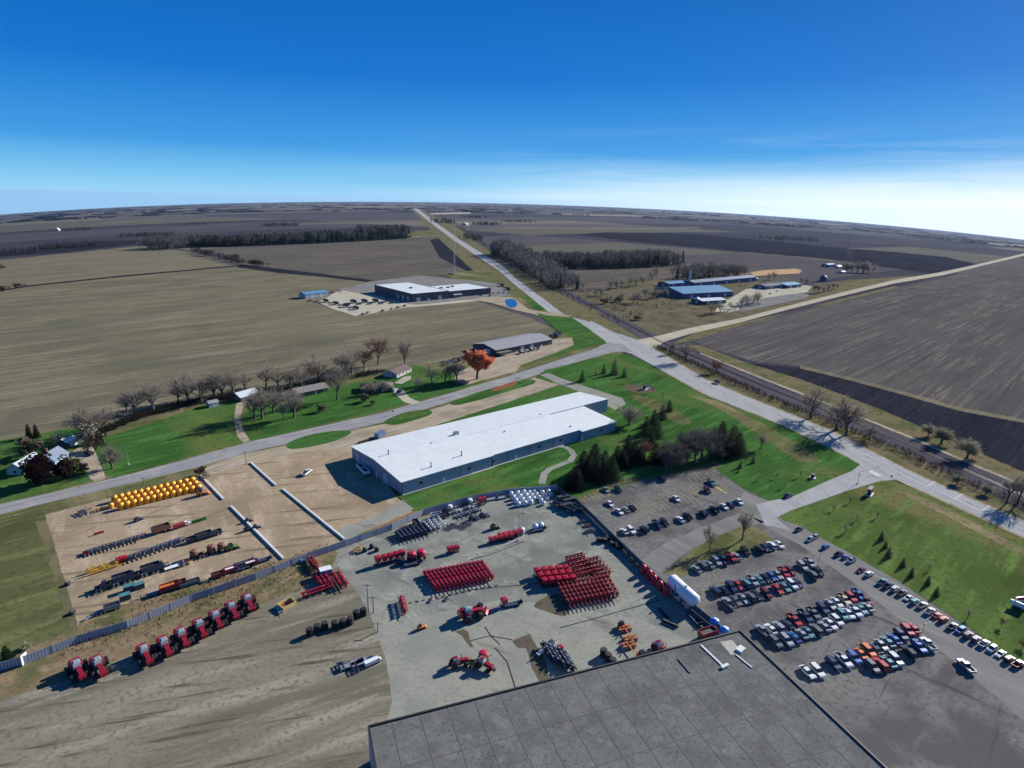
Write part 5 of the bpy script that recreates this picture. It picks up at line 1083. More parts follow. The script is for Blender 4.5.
cars('in the row under the grass island', 'cars under the grass island', [('sS', 696, 571), ('gU', 702, 567), ('sS', 709, 566), ('sU', 716, 563), ('nP', 723, 562), ('rP', 731, 559), ('sS', 736, 558), ('kU', 745, 553), ('kU', 759, 551), ('nS', 765, 549), ('wU', 771, 547), ('wS', 779, 546)], V1)
cars('in the back file of the first double row', 'cars in the first double row', [('nU', 715, 593), ('kS', 723.5, 592), ('nU', 731, 589), ('rS', 738, 587), ('cU', 745, 585), ('sP', 752, 583), ('cS', 759, 581), ('kS', 765.5, 580), ('bS', 771.5, 578), ('sS', 777.5, 576.5), ('rP', 783.5, 574.5), ('mS', 790, 572), ('sU', 802, 568), ('sP', 809.5, 565)], V1)
cars('in the front file of the first double row', 'cars in the first double row', [('sP', 728, 605), ('gS', 735.5, 602.5), ('sS', 743, 600.5), ('gU', 750, 598.5), ('kS', 756.5, 597), ('mU', 766, 595.5), ('rS', 777, 591), ('cS', 784.5, 589), ('wU', 791.5, 586.5), ('nS', 797.5, 584.5), ('gU', 812, 576.5), ('kS', 818.5, 573)], V1)
cars('in the back file of the second double row', 'cars in the second double row', [('sP', 762, 633), ('wS', 770.5, 631), ('sU', 778, 628.5), ('nS', 787, 626), ('rP', 794, 622.5), ('nP', 805, 618.5), ('gP', 813, 615.5), ('nU', 822.5, 610.5), ('sS', 830, 606.5), ('wS', 836.5, 604.5), ('tP', 843.5, 601.5), ('rU', 850.5, 599.5), ('bP', 858, 597), ('mS', 866, 602)], V1)
cars('in the front file of the second double row', 'cars in the second double row', [('gU', 775, 644), ('sU', 786, 642.5), ('bS', 794, 639.5), ('sS', 801.5, 636), ('cS', 808, 634.5), ('gU', 815.5, 631.5), ('sS', 824, 628.5), ('wS', 830, 626), ('wU', 836.5, 622.5), ('cU', 842, 617), ('wS', 848.5, 615.5), ('wP', 854.5, 613.5), ('cS', 861, 611), ('sS', 867, 609)], V1)
cars('in the back file of the lowest double row', 'cars in the lowest double row', [('nU', 833, 666), ('wP', 843, 662.5), ('bU', 853.5, 660), ('oS', 861, 656.5), ('oU', 868, 653), ('nS', 875, 651), ('sS', 881, 647), ('cS', 887.5, 644), ('bS', 894, 641), ('nU', 900.5, 637), ('rU', 907, 632.5), ('rS', 913, 630.5)], V1)
cars('in the front file of the lowest double row', 'cars in the lowest double row', [('gU', 872, 669), ('rU', 880, 666.5), ('cS', 888, 664), ('sU', 895, 661.5), ('kU', 908.5, 654.5), ('bU', 918.5, 649), ('wP', 927, 646)], V1)
cars('at the very bottom edge of the car park', 'cars at the bottom edge of the lot', [('wS', 807, 674), ('wU', 817, 673), ('sP', 965, 668)], V1)
V7 = (8.5, -4.6)
cars('in the line along the lawn', 'cars in line along the lawn', [('gP', 799, 530.5), ('sU', 809.5, 541), ('sU', 814.5, 538.5), ('bU', 825.5, 548), ('nP', 838.5, 555.5), ('bS', 845, 558.5), ('sP', 851, 562), ('mS', 860.5, 571.5), ('wU', 869, 575.5), ('cP', 882, 583.5), ('nP', 887.5, 587), ('sU', 894.5, 590.5), ('gP', 901.5, 594.5), ('wS', 908, 599.5), ('cU', 914.5, 603), ('sP', 922, 607), ('wP', 929.5, 613), ('rS', 936.5, 617), ('rU', 943, 621), ('gP', 952, 628), ('bU', 960, 632), ('kU', 967.5, 636.5), ('nU', 975.5, 641), ('wP', 983.5, 645.5), ('wU', 991.5, 650.5), ('wS', 1000, 655.5), ('kU', 1008.5, 661), ('rP', 1017.5, 666)], V7, k=.80)
def car(ct, x, y, vec, label, g=None): thing(CARP[ct[1]], put((x, y), .15), az_px(x, y, *vec), label, CCAT[ct[1]], g, None, {'body': CAR[ct[0]]})
car('nS', 788, 497, (8, -3.5), 'navy blue sedan driving in on the entrance road'); car('kU', 717, 383.5, (8, 4), 'black SUV alone on the highway past the junction')
car('kP', 487.5, 260.5, (5, 4), 'black pickup on the far highway, farther of two'); car('kU', 497, 267, (5, 4), 'black SUV on the far highway, nearer of two')
car('kU', 89.5, 455, (8, 2), 'black SUV on the gravel drive of the blue house'); car('wP', 307, 474, (7, -5), 'white pickup alone on the dirt beside the warehouse')
car('wU', 395, 391, (6, -3), 'white SUV parked at the bungalow driveway'); car('nU', 400, 392.5, (6, -3), 'navy blue SUV parked at the bungalow driveway')
for i, (ct, x, y) in enumerate((('nU', 520, 354), ('sS', 525, 352.5), ('kU', 530, 351.5), ('sS', 534, 350.5), ('nU', 538, 349.5))): car(ct, x, y, (3, 4), f'{CNAME[ct[0]]} {"SUV" if ct[1] == "U" else "sedan"}, {nth(i, 5, "left", "right")} of the row at the pole shed', 'cars at the pole shed')
for i, (ct, x, y) in enumerate((('kU', 363, 315), ('gP', 368, 313.6), ('kU', 383, 311.5), ('sU', 392, 309.5), ('kP', 398, 308.4), ('kU', 405, 306.6))): car(ct, x, y, (5, -1.5), f'{CNAME[ct[0]]} {TNAME[ct[1]] if ct[1] != "U" else "SUV"}, {nth(i, 6, "left", "right")} on the shop lot front edge', 'vehicles at the dark shop')
for i, (ct, x, y) in enumerate((('kU', 481, 296), ('wP', 485, 294), ('kP', 490, 296.5), ('sU', 494, 294), ('gP', 499, 293.5), ('kU', 504, 293.5), ('sU', 509, 294))): car(ct, x, y, (5, -2), f'{CNAME[ct[0]]} {TNAME[ct[1]] if ct[1] != "U" else "SUV"}, {nth(i, 7, "left", "right")} right of the dark shop', 'vehicles at the dark shop')
for i, (ct, x, y) in enumerate((('kP', 740, 286.5), ('wU', 746, 285.5), ('kU', 753, 288), ('nU', 744, 299), ('wP', 762, 283.5), ('kP', 770, 294.5), ('sU', 777, 292))): car(ct, x, y, (5, -2), f'{CNAME[ct[0]]} {TNAME[ct[1]] if ct[1] != "U" else "SUV"}, {"number "+ORD[i] if 0 else nth(i, 7, "left", "right")} on the works yard', 'vehicles on the works yard')
# ------------------------------------------------------------------ machines
def mrow(proto, pts, vec, label, cat, group, sc=None, left='left', right='right', over=None):
    n = len(pts)
    for i, p in enumerate(pts):
        pr = proto[i % len(proto)] if isinstance(proto, list) else proto
        thing(pr, put(p), az_px(p[0], p[1], *vec), label.format(nth(i, n, left, right)), cat, group, sc, over)
mrow(T_BIG, [(79, 674), (100, 671), (146, 659), (166, 651), (183, 642), (201, 633), (217, 624), (233, 615), (249, 607)], (9, 15), 'red dual wheeled tractor, {} in the slanting row', 'tractor', 'red tractors below the slat fence', 1.1)
xs = [(430+i*4.05, 583-i*0.78) for i in range(15)]
mrow(BAR_R, xs, (12.5, 17.5), 'folded red planter frame, {} of the packed row on the concrete', 'planter', 'red planters packed in a row', (1.22, .72, .9))
mrow(BAR_R, [(403, 607.5)], (6, 22), 'folded red planter frame standing apart on the concrete yard', 'planter', None, (.85, 1.1, 1))
mrow(BAR_B, [(563+i*4.1, 597-i*0.75) for i in range(13)], (11, 20), 'narrow red boom, {} of the lower bundle beside the hoppers', 'boom', 'red booms in the lower bundle', (1.5, .8, 1))
mrow(BAR_B, [(574, 559.5), (576, 563), (579, 566.5), (581, 570), (584, 573.5), (586.5, 577)], (20, -5), 'narrow red boom behind the hoppers, {} of the inner stack', 'boom', 'red booms in the upper bundle', (1.0, .9, 1), 'far')
mrow(BAR_B, [(590, 563), (593, 567), (596, 571), (599, 574), (602, 577.5)], (20, -5), 'narrow red boom behind the hoppers, {} of the outer stack', 'boom', 'red booms in the upper bundle', (.9, .9, 1), 'far')
for r_ in range(3):
    mrow(HOP, [(537+i*7.1+r_*3.6, 576-i*0.75+r_*5.2) for i in range(5)], (7, 10), 'bright red seed hopper, {} of the ' + ('back', 'middle', 'front')[r_] + ' file in the hopper block', 'hopper', 'red hoppers in the block', (1.15, 1.15, 1.15))
mrow(HOP, [(378, 565), (384.5, 563.5), (390.5, 562), (396.5, 560.5), (402, 559)], (7, 10), 'red seed hopper, {} of the five in line by the yard entry', 'hopper', 'red hoppers by the yard entry', (1.05, 1.15, 1.3))
mrow(CART['r'], [(411.5, 560.5), (421, 558.5)], (8, -2), 'red drum cart beside the five hoppers, {} of the pair', 'cart', 'red drum carts', 1.1)
mrow(FLAT['k'], [(404, 564), (413, 565)], (9, -2), 'low dark trailer under the red drum carts, {} of two', 'trailer', 'dark trailers at the drum carts', .8)
mrow(HOP, [(449, 553), (453, 552.3), (457, 551.6)], (6, 9), 'orange red hopper, {} of the three alone on open concrete', 'hopper', 'three hoppers on open concrete', (.9, .9, .95))
for r_ in range(2): mrow(HOP, [(491+i*5+r_*9, 543-i*1.0-r_*3.8) for i in range(5)], (6, 9), 'dark red hopper, {} of the ' + ('front', 'back') + ' file beside the light pole' if 0 else 'dark red hopper, {} of the ' + ('front', 'back')[r_] + ' file beside the light pole', 'hopper', 'red hoppers beside the light pole', (1.0, 1.0, .9))
# white and silver poly tanks at the lawn fence
for c, (x, y) in enumerate(((511, 502), (517.5, 501), (523.5, 500))): mrow(TANK_W, [(x+k*2.4, y+k*3.4-6) for k in range(4)], (6, 8), 'silver white poly tank, {} in the '+('left', 'middle', 'right')[c]+' column at the lawn fence', 'tank', 'white tanks at the lawn fence', 1.0, 'top', 'bottom')
for c, (x, y, n) in enumerate(((529, 496, 3), (534, 495, 5), (540, 493, 4), (546, 492, 3))): mrow(TANK_W, [(x+k*2.3, y+k*3.0-2) for k in range(n)], (6, 8), 'small silver poly tank, {} in '+ORD[c]+' column left of the truck cabs', 'tank', 'silver tanks left of the dark corner', .85, 'top', 'bottom')
mrow(TANK_W, [(521.5, 533), (535, 529.5), (540.5, 528)], (6, 8), 'white poly tank on open concrete by the red hoppers, {} of three', 'tank', 'white tanks on open concrete', 1.15)
mrow(FLAT['k'], [(538, 531)], (9, -2), 'dark trailer beside the white tank pair on open concrete', 'trailer', None, .8)
# implements along the lawn fence, left to right
mrow(BAR_K, [(399+i*4.0, 538-i*1.1) for i in range(8)], (7, 8), 'dark folded tillage frame, {} of the row under the lawn fence', 'implement', 'dark frames under the lawn fence', (1.25, .9, 1))
mrow(BAR_W, [(427, 528), (431.5, 526), (437, 525.5), (441, 523)], (10, 12), 'white folded boom, {} of the bundle by the lawn fence', 'boom', 'white booms by the lawn fence', (1.1, .9, 1))
mrow([DISC['g'], DISC['w'], DISC['k']], [(456+i*4.2, 513.5-i*1.3) for i in range(7)], (7, 8), 'grey disc harrow, {} of the back line near the lawn fence', 'harrow', 'harrows near the lawn fence', .9)
mrow([DISC['g'], DISC['k']], [(460+i*4.5, 517.5-i*1.4) for i in range(5)], (7, 8), 'grey disc harrow, {} of the front line near the lawn fence', 'harrow', 'harrows near the lawn fence', .9)
mrow(DISC['k'], [(450, 528), (455, 526), (464, 527), (469, 524)], (9, -5), 'black disc harrow with long shadow, {} of the loose four on concrete', 'harrow', 'loose black harrows', .9)
mrow(WAG['w'], [(436, 517)], (9, -2), 'white wagon close to the lawn fence', 'wagon', None, .75); mrow(WAG['k'], [(444, 518)], (9, -2), 'dark wagon with grey load next to the white wagon', 'wagon', None, .75)
mrow(HOP, [(480, 504), (484, 503)], (6, 8), 'red hopper in the clump at the lawn fence, {} of two', 'hopper', 'red hoppers at the lawn fence', 1.05)
mrow(FLAT['g'], [(492, 500), (503, 498.5)], (9, -2), 'grey trailer in the line at the lawn fence, {} of two', 'trailer', 'grey trailers at the lawn fence', .7)
mrow(TANK_N, [(372, 548), (377, 551), (365, 551.5)], (6, 8), 'small black tank at the yard entry corner, {} of three', 'tank', 'black tanks at the yard entry', .85)
mrow(DISC['y'], [(360, 549), (356, 552)], (9, -2), 'yellow frame implement at the yard entry corner, {} of two', 'implement', 'yellow implements at the entry', .7)
mrow(LOAD['g'], [(494, 529)], (8, -2), 'green skid loader alone on the concrete near the lawn fence', 'loader', None, 1.0)
mrow([DISC['k'], DISC['b'], WAG['k'], DISC['g']], [(404+i*6.2, 529.5-i*1.9) for i in range(5)], (6, 8), 'mixed dark implement, {} against the lawn fence below the warehouse', 'implement', 'mixed implements against the lawn fence', .8)
mrow([DISC['k'], LOAD['k'], CART['w'], DISC['g']], [(440+i*5, 513.5-i*1.6) for i in range(9)], (6, 8), 'small mixed machine, {} tight against the lawn fence', 'machine', 'mixed machines against the lawn fence', .75)
mrow([LOAD['k'], DISC['g']], [(472+i*5.2, 520-i*1.4) for i in range(4)], (8, -3), 'dark machine with long shadow, {} right of the harrows', 'machine', 'dark machines right of the harrows', .9)
# truck cabs and trailers in the dark corner
mrow(TRUCK, [(564, 500), (570, 503), (567, 508)], (9, -2), 'dark truck in the shaded fence corner, {} of three', 'truck', 'trucks in the shaded corner', .75, over={'cab': M_NAVY, 'box': M_BLK})
mrow(WAG['k'], [(570, 512), (577, 511), (560, 506)], (8, 3), 'dark wagon in the shaded corner, {} of three', 'wagon', 'wagons in the shaded corner', .9)
mrow(TANK_W, [(568, 511.5), (572.5, 511), (577, 510.6)], (8, 3), 'little white tank on the shaded corner wagons, {} of three', 'tank', 'white tanks in the shaded corner', .55)
mrow([DISC['k'], DISC['b'], DISC['g']], [(583, 523), (588, 527), (593, 531), (589, 533)], (5, 6), 'small dark harrow along the car park fence, {} of four', 'harrow', 'harrows along the car park fence', .8)
def tyres(pts, n, where, group):
    for i, p in enumerate(pts):
        for k in range(n):
            v = put(p); v.z += k*.72; lev = {0: 'bottom', n-1: 'top'}.get(k, 'middle')
            thing(TYRE, v, CRNG.uniform(0, 6), f'black wheel, {lev} of {nth(i, len(pts), "left", "right")} stack {where}', 'wheel', group)
tyres([(599, 541.5), (604, 542), (608, 540), (614, 541), (618, 549), (622, 547.5), (612, 545.5)], 2, 'at the car park fence', 'wheels stacked at the car park fence')
tyres([(603.5, 656), (608, 660.5), (612.5, 665.5)], 3, 'on the open concrete', 'wheels stacked on open concrete')
tyres([(310, 635), (317.5, 631.5), (325, 629), (335, 628), (343, 626), (350.5, 624), (356.5, 617.5), (363.5, 615)], 3, 'in the packed yard row', 'wheels stacked in the packed yard')
tyres([(551.5, 646)], 2, 'at the black planter', 'wheels at the black planter')
mrow(TANK_R, [(643, 573.5), (649, 579), (653.5, 584), (659.5, 590), (666, 595.5)], (6, 8), 'red cone tank along the car park fence, {} in line', 'tank', 'red cone tanks at the fence', 1.05)
mrow(DISC['o'], [(627, 557), (633, 563), (638, 568)], (5, 6), 'rusty orange harrow along the car park fence, {} of three', 'harrow', 'orange harrows at the fence', .8)
# the long white storage tank
a, b_ = G(671, 590), G(693, 611); d = b_-a; L = d.length; r = 2.0
st = tag(link('storage_tank', None, None, put((682, 600)), math.atan2(d.y, d.x)), 'long white horizontal storage tank behind the car park fence', 'tank')
mb = MB(); pr = [(-L/2-1.0, .25), (-L/2-.8, 1.1), (-L/2-.35, 1.7), (-L/2, r), (L/2, r), (L/2+.35, 1.7), (L/2+.8, 1.1), (L/2+1.0, .25)]; q = MB().lathe([(rr, x) for x, rr in pr], n=24); q.v = [(z, x, y+3.3) for x, y, z in q.v]
link('shell', q.fix('shell', M_WHP, True), st)
for x in (-L*.35, 0, L*.35): link('saddle', MB().box((x, 0, .75), (.6, 3.0, 1.6)).fix('saddle', M_CONCR), st)
link('manway', MB().cyl((L*.1, 0, 5.2), (L*.1, 0, 5.6), .45).fix('manway', M_GRY), st); link('ladder', MB().box((-L*.1, -2.15, 2.6), (.5, .1, 5.2)).fix('ladder', M_GRY), st)
mrow(TANK_B, [(714, 627.5), (723.5, 636)], (6, 8), 'blue poly tank with white band at the factory corner, {} of two', 'tank', 'blue tanks at the factory corner', .95)
mrow(WAG['r'], [(707, 637)], (9, -3), 'dark red wagon in front of the blue tanks', 'wagon', None, 1.0)
mrow(FLAT['k'], [(694, 620), (703, 628)], (8, 8), 'dark flat trailer between white storage tank and blue tanks, {} of two', 'trailer', 'trailers at the storage tank', .8)
def beam(a, b, w, mat, label, name='steel_beam', cat='beam', hh=.5):
    root, L = place(name, a, b, label, cat, .08); mb = MB().box((L/2, 0, .08), (L, w, .14)).box((L/2, 0, hh/2+.1), (L, w*.25, hh)).box((L/2, 0, hh+.2), (L, w, .12)); link('beam', mb.fix('beam', mat), root)
    mb = MB()
    for k in (.2, .5, .8): mb.box((L*k, 0, -.0), (.2, w*1.6, .12))
    link('bearer', mb.fix('bearer', M_WOOD), root)
beam((659, 610), (668, 619), .7, M_BLK, 'black steel beam on the concrete, left of two'); beam((663, 621.5), (678, 628), .7, M_BLK, 'black steel beam on the concrete, right of two')
# tractors and implements on the slab
mrow(T_BIG, [(470, 618)], (16, -4), 'big red tractor with black tyres standing side on at mid slab', 'tractor', None, 1.15)
mrow(LOAD['r'], [(481, 611)], (8, 3), 'red loader close behind the big side on tractor', 'loader', None, 1.1)
mrow(HOP, [(504, 606)], (6, 8), 'single red hopper beside a black chassis on the slab', 'hopper', None, 1.1); mrow(FLAT['k'], [(513, 605.5)], (9, -2), 'black wheeled chassis right of the single red hopper', 'chassis', None, .75)
mrow(DISC['k'], [(447, 600), (431, 601.5)], (8, 2), 'flat black harrow lying left of the big side on tractor, {} of two', 'harrow', None, .5)
mrow(LOAD['o'], [(421, 629)], (8, -3), 'small pale orange loader with long shadow on the slab', 'loader', None, .7)
mrow(T_STD, [(458, 666)], (10, -2), 'red tractor at the bottom of the slab, left of two', 'tractor', None, .9); mrow(T_STD, [(484, 668)], (10, 5), 'red tractor at the bottom of the slab, right of two', 'tractor', None, .9)
mrow(CART['r'], [(483, 660)], (8, -2), 'round red drum cart above the bottom tractors', 'cart', None, .9); mrow(DISC['y'], [(474, 666)], (8, 2), 'yellow black implement between the bottom tractors', 'implement', None, .9)
mrow(BAR_K, [(548, 655), (553, 657), (558, 660), (563, 661), (568, 664)], (11, 18), 'long black folded planter, {} of the group on the mud stained slab', 'planter', 'black planters on the slab', (1.5, 1.1, 1.1))
mrow(HOP, [(560, 652)], (6, 8), 'red hopper riding among the long black planters', 'hopper', None, .8)
mrow(BAR_W, [(546, 652)], (14, -9), 'pale folded boom resting across the black planters', 'boom', None, (1.1, .7, 1))
mrow(DISC['o'], [(625, 632), (631, 642), (629, 649)], (8, 11), 'red orange harrow, {} of three near the wheel stacks', 'harrow', 'orange harrows near the wheel stacks', 1.15)
mrow(LOAD['r'], [(622, 628)], (8, 8), 'red skid loader above the orange harrows', 'loader', None, .9)
mrow(T_STD, [(660, 652)], (9, 7), 'red tractor with pale cab beside the factory wall', 'tractor', None, 1.0); mrow(LOAD['o'], [(643, 659)], (9, -2), 'orange loader beside the factory wall', 'loader', None, 1.2)
# weedy strip and packed yard
mrow(BAR_R, [(318, 583), (322.5, 582), (327, 581), (337, 583), (342, 581.5)], (9, 13), 'red planter frame, {} of the stack at the weedy strip end', 'planter', 'red planters at the weedy strip', (.95, .75, 1))
mrow(BAR_R, [(316, 594)], (20, -7), 'long red planter frame lying along the weedy strip', 'planter', None, (1.0, 1.1, 1))
mrow(BAR_B, [(312, 567), (316, 569), (314, 564)], (8, 11), 'rusty red boom at the fence bend, {} of three', 'boom', 'red booms at the fence bend', (.8, .9, 1))
b, L_ = place('shipping_container', (322, 577), (330, 575), 'white roofed blue container on the weedy strip', 'container'); link('box', MB().box((1.2, 0, 1.4), (3.6, 2.4, 2.6)).fix('box', P('container_blue', (0.10, 0.20, 0.36), 0.5, 0, .2)), b); link('roof', MB().box((1.2, 0, 2.76), (3.7, 2.5, .12)).fix('roof', M_WHP), b); link('door', MB().box((1.2, -1.24, 1.4), (1.0, .1, 2.2)).fix('door', M_GRY), b)
mrow(WAG['w'], [(305, 561.5)], (9, -3), 'white topped narrow wagon at the slat fence bend', 'wagon', None, .55)
def crate(p, vec, L, Wd, H, mat, label):
    root = tag(link('timber_crate', None, None, put(p), az_px(p[0], p[1], *vec)), label, 'crate'); mb = MB()
    for s in (-1, 1): mb.box((0, s*Wd/2, H/2), (L, .18, H)); mb.box((s*L/2, 0, H/2), (.18, Wd-.2, H))
    link('side', mb.fix('side', mat), root); link('floor', MB().box((0, 0, .1), (L-.2, Wd-.2, .12)).fix('floor', M_BRN), root)
crate((287, 606), (8, -4), 4.2, 3.2, 1.2, P('yellow_timber', (0.62, 0.46, 0.17), .7, 0, .15), 'open yellow timber crate at the weedy strip edge')
mrow(FLAT['g'], [(279, 611)], (5, 8), 'grey slatted trailer left of the yellow timber crate', 'trailer', None, .55); mrow(FLAT['c'], [(256, 609)], (6, 9), 'dark trailer behind the last red tractor', 'trailer', None, .6) if 0 else None
mrow(FLAT['g'], [(352, 666), (362, 664)], (8, -3), 'grey trailer at the bottom of the packed yard, {} of two', 'trailer', 'trailers at the bottom of the packed yard', .8)
mrow(TRUCKW, [(373, 664)], (9, -4), 'white truck at the bottom of the packed yard', 'truck', None, .55); mrow(DISC['k'], [(343, 667), (357, 669)], (8, -3), 'black harrow at the bottom of the packed yard, {} of two', 'harrow', 'black harrows at the packed yard bottom', .9)
# --- the equipment yard on the left
vy = (10, -3.2)
for i in range(13):
    n = 3; x0 = 115.3+i*6.45; y0 = 502.2-i*1.55
    for k in range(n):
        thing(TANK_Y, put((x0+k*3.1, y0+k*3.7-.6)), 0, f'yellow orange poly tank, {("road end", "middle", "near end")[k]} of the {nth(i, 13, "left", "right")} rank', 'tank', 'yellow tanks in thirteen ranks', 1.2)
mrow(TANK_Y, [(111.5, 508)], (6, 8), 'single yellow tank left of the yellow tank ranks', 'tank', None, .95); mrow(TANK_N, [(198, 487), (200.5, 491), (196, 484)], (6, 8), 'black poly tank right of the yellow tank ranks, {} of three', 'tank', 'black tanks right of the yellow ranks', .95)
mrow(LOAD['o'], [(201.5, 495.5)], (8, -2), 'orange skid loader at the right end of the yellow tanks', 'loader', None, 1.3)
mrow(DISC['y'], [(98, 511), (103, 509)], (8, -2), 'yellow orange implement left of the yellow tanks, {} of two', 'implement', 'yellow implements left of the tanks', .75)
mrow(DISC['k'], [(85, 513.5)], (8, -3), 'dark folded harrow at the upper left of the dirt yard', 'harrow', None, 1.2); mrow(LOAD['k'], [(138, 521)], (7, -3), 'small dark loader alone on the dirt below the yellow tanks', 'loader', None, .8)
beam((94, 535.5), (104, 532.5), .5, M_RED2, 'red beam lying alone on the dirt yard'); mrow(DISC['r'], [(88, 554)], vy, 'red harrow at the left end of the first implement row', 'harrow', None, .9)
mrow([DISC['g'], DISC['k']], [(92+i*3.9, 553.2-i*1.12) for i in range(14)], (3, 7), 'grey harrow, {} in the first implement row of the dirt yard', 'harrow', 'harrows in the first implement row', (1.0, .8, 1.3))
mrow(WAG['b'], [(161.5, 532)], vy, 'dark red wagon at the right of the first implement row', 'wagon', None, 1.1); mrow(TRUCK, [(182, 527)], vy, 'white cabbed red truck at the right of the first implement row', 'truck', None, .65)
beam((192, 524), (206.5, 519.5), .7, M_GRN, 'dark green auger beyond the white cabbed truck', 'auger', 'auger', .9); beam((82, 557), (88, 553.5), .4, M_BLK, 'thin dark drawbar left of the first implement row', 'drawbar', 'drawbar')
mrow(BAR_Y, [(101, 569.5), (104, 571), (106, 567.5)], vy, 'long yellow boom at the left of the second row, {} of three', 'boom', 'yellow booms in the second row', (1.1, .9, 1))
mrow(HOP, [(119, 563.5), (122, 562.5), (125.5, 561.5)], (6, 8), 'dark red hopper in the second row, {} of three', 'hopper', 'red hoppers in the second row', .85)
mrow([DISC['k'], DISC['g']], [(131+i*4.5, 560-i*1.6) for i in range(12)], (3, 7), 'dark harrow, {} in the second implement row of the dirt yard', 'harrow', 'harrows in the second implement row', (1.15, .95, 1.3))
mrow(WAG['k'], [(193, 541.5)], vy, 'dark wagon, left of three at the right of the second row', 'wagon', None, .8); mrow(WAG['k'], [(204, 538.5)], vy, 'dark wagon, middle of three at the right of the second row', 'wagon', None, 1.0); mrow(WAG['k'], [(215.5, 535.5)], vy, 'dark wagon, right of three at the right of the second row', 'wagon', None, .8)
beam((91.5, 594), (98, 591.5), .5, M_NAVY, 'dark drawbar at the left of the third implement row', 'drawbar', 'drawbar')
mrow([DISC['k'], LOAD['k'], BAR_K, DISC['g'], WAG['k']], [(101+i*5.6, 590.5-i*1.95) for i in range(12)], vy, 'dark blue implement, {} in the third row of the dirt yard', 'implement', 'dark implements in the third row', (1.05, 1.05, 1.3))
mrow(FLAT['w'], [(174.5, 568)], vy, 'white trailer, after the dark implements of the third row', 'trailer', None, .75); mrow(DISC['b'], [(182, 565.5), (188, 563.5)], vy, 'brown harrow after the white trailer, {} of two', 'harrow', 'brown harrows in the third row', .8)
mrow(CART['b'], [(194.5, 558), (211.5, 553), (222, 551)], vy, 'rusty brown drum cart, {} in the third row', 'cart', 'rusty drum carts in the third row', 1.0); mrow(DISC['b'], [(203, 556)], vy, 'rusty harrow between the brown drum carts', 'harrow', None, 1.0)
mrow(LOAD['g'], [(232, 549.5)], vy, 'teal green loader at the right end of the third row', 'loader', None, 1.1)
mrow(CRATE_P, [(129, 590.5), (139.5, 588.5), (125.5, 599.5)], vy, 'dark pallet crate alone below the third row, {} of three', 'crate', 'dark crates below the third row', 1.25)
mrow(WAG['g'], [(112.5, 610)], vy, 'pale grey wagon low in the dirt yard corner', 'wagon', None, .8); mrow(DISC['g'], [(100, 613.5), (105, 612)], vy, 'grey harrow left of the pale wagon, {} of two', 'harrow', 'grey harrows in the yard corner', .7)
beam((84, 621), (97, 615), .6, M_GRY, 'grey gate leaf lying at the yard corner', 'gate_leaf', 'gate', .2)
mrow(FLAT['c'], [(156, 594.5)], vy, 'teal trailer, leftmost of the fence side row', 'trailer', None, .7); mrow(WAG['r'], [(170, 590.5)], vy, 'bright red wagon in the fence side row', 'wagon', None, 1.0, over={'load': M_ORG}); mrow(WAG['r'], [(179, 586.5)], vy, 'narrow red wagon behind the teal wagon', 'wagon', None, .8); mrow(WAG['c'], [(190, 585)], vy, 'long teal wagon with pale sides in the fence side row', 'wagon', None, (1.1, .85, .6))
mrow(WAG['r'], [(219, 577.5)], vy, 'faded red wagon with dark hitch in the fence side row', 'wagon', None, .8); mrow(WAG['r'], [(230.5, 572.5)], vy, 'tall red wagon with white stripe in the fence side row', 'wagon', None, .8, over={'load': M_WHP}); mrow(DISC['k'], [(212, 580)], vy, 'dark harrow left of the faded red wagon', 'harrow', None, .6)
mrow(WAG['r'], [(252, 565.5)], vy, 'red and white wagon near the long barrier', 'wagon', None, .75, over={'load': M_WHP}); mrow(FLAT['k'], [(245, 569), (262, 562), (244, 564)], vy, 'dark trailer near the long barrier, {} of three', 'trailer', 'dark trailers near the long barrier', .8)
mrow(LOAD['k'], [(248, 522), (256, 528.5), (247, 531)], vy, 'little dark machine leaning at the long barrier, {} of three', 'machine', 'dark machines at the long barrier', .75)
mrow(TANK_N, [(68, 585), (72.5, 614)], vy, 'squat grey tank on the left edge of the dirt yard, {} of two', 'tank', 'squat tanks on the yard edge', (.9, .9, .5))
# implements at the pole shed, dark shop lot, far shop
mrow([DISC['k'], WAG['k']], [(444+i*5.5, 363-i*1.7+(i % 2)*3) for i in range(6)], (6, -2), 'dark implement behind the bare trees at the pole shed, {} of six', 'implement', 'implements behind the pole shed trees', 1.1)
mrow([DISC['k'], WAG['k']], [(348+i*5.5, 305.5-i*.2-(i % 2)*2) for i in range(9)], (6, 2), 'dark implement in the back row of the shop lot, {} of nine', 'implement', 'implements on the shop lot', 1.7)
mrow([WAG['k'], DISC['k']], [(326+i*5, 302.5+i*1.2) for i in range(7)], (6, 2), 'black implement in the left file of the shop lot, {} of seven', 'implement', 'implements on the shop lot', 1.5)
mrow(DISC['r'], [(310, 301.5), (316, 302.5), (332, 293), (340, 292)], (6, 2), 'rusty implement beside the blue roofed metal shed, {} of four', 'implement', 'rusty implements at the metal shed', 1.5)
mrow([DISC['k'], WAG['k']], [(499+i*3, 285+i*1.8) for i in range(4)], (5, 3), 'black implement between dark shop and highway, {} of four', 'implement', 'implements beside the highway', 1.6)
mrow(WAG['k'], [(552, 337.5), (558, 337)], (7, -2), 'dark machine at the right end of the pole shed, {} of two', 'machine', 'machines at the pole shed end', 1.2)
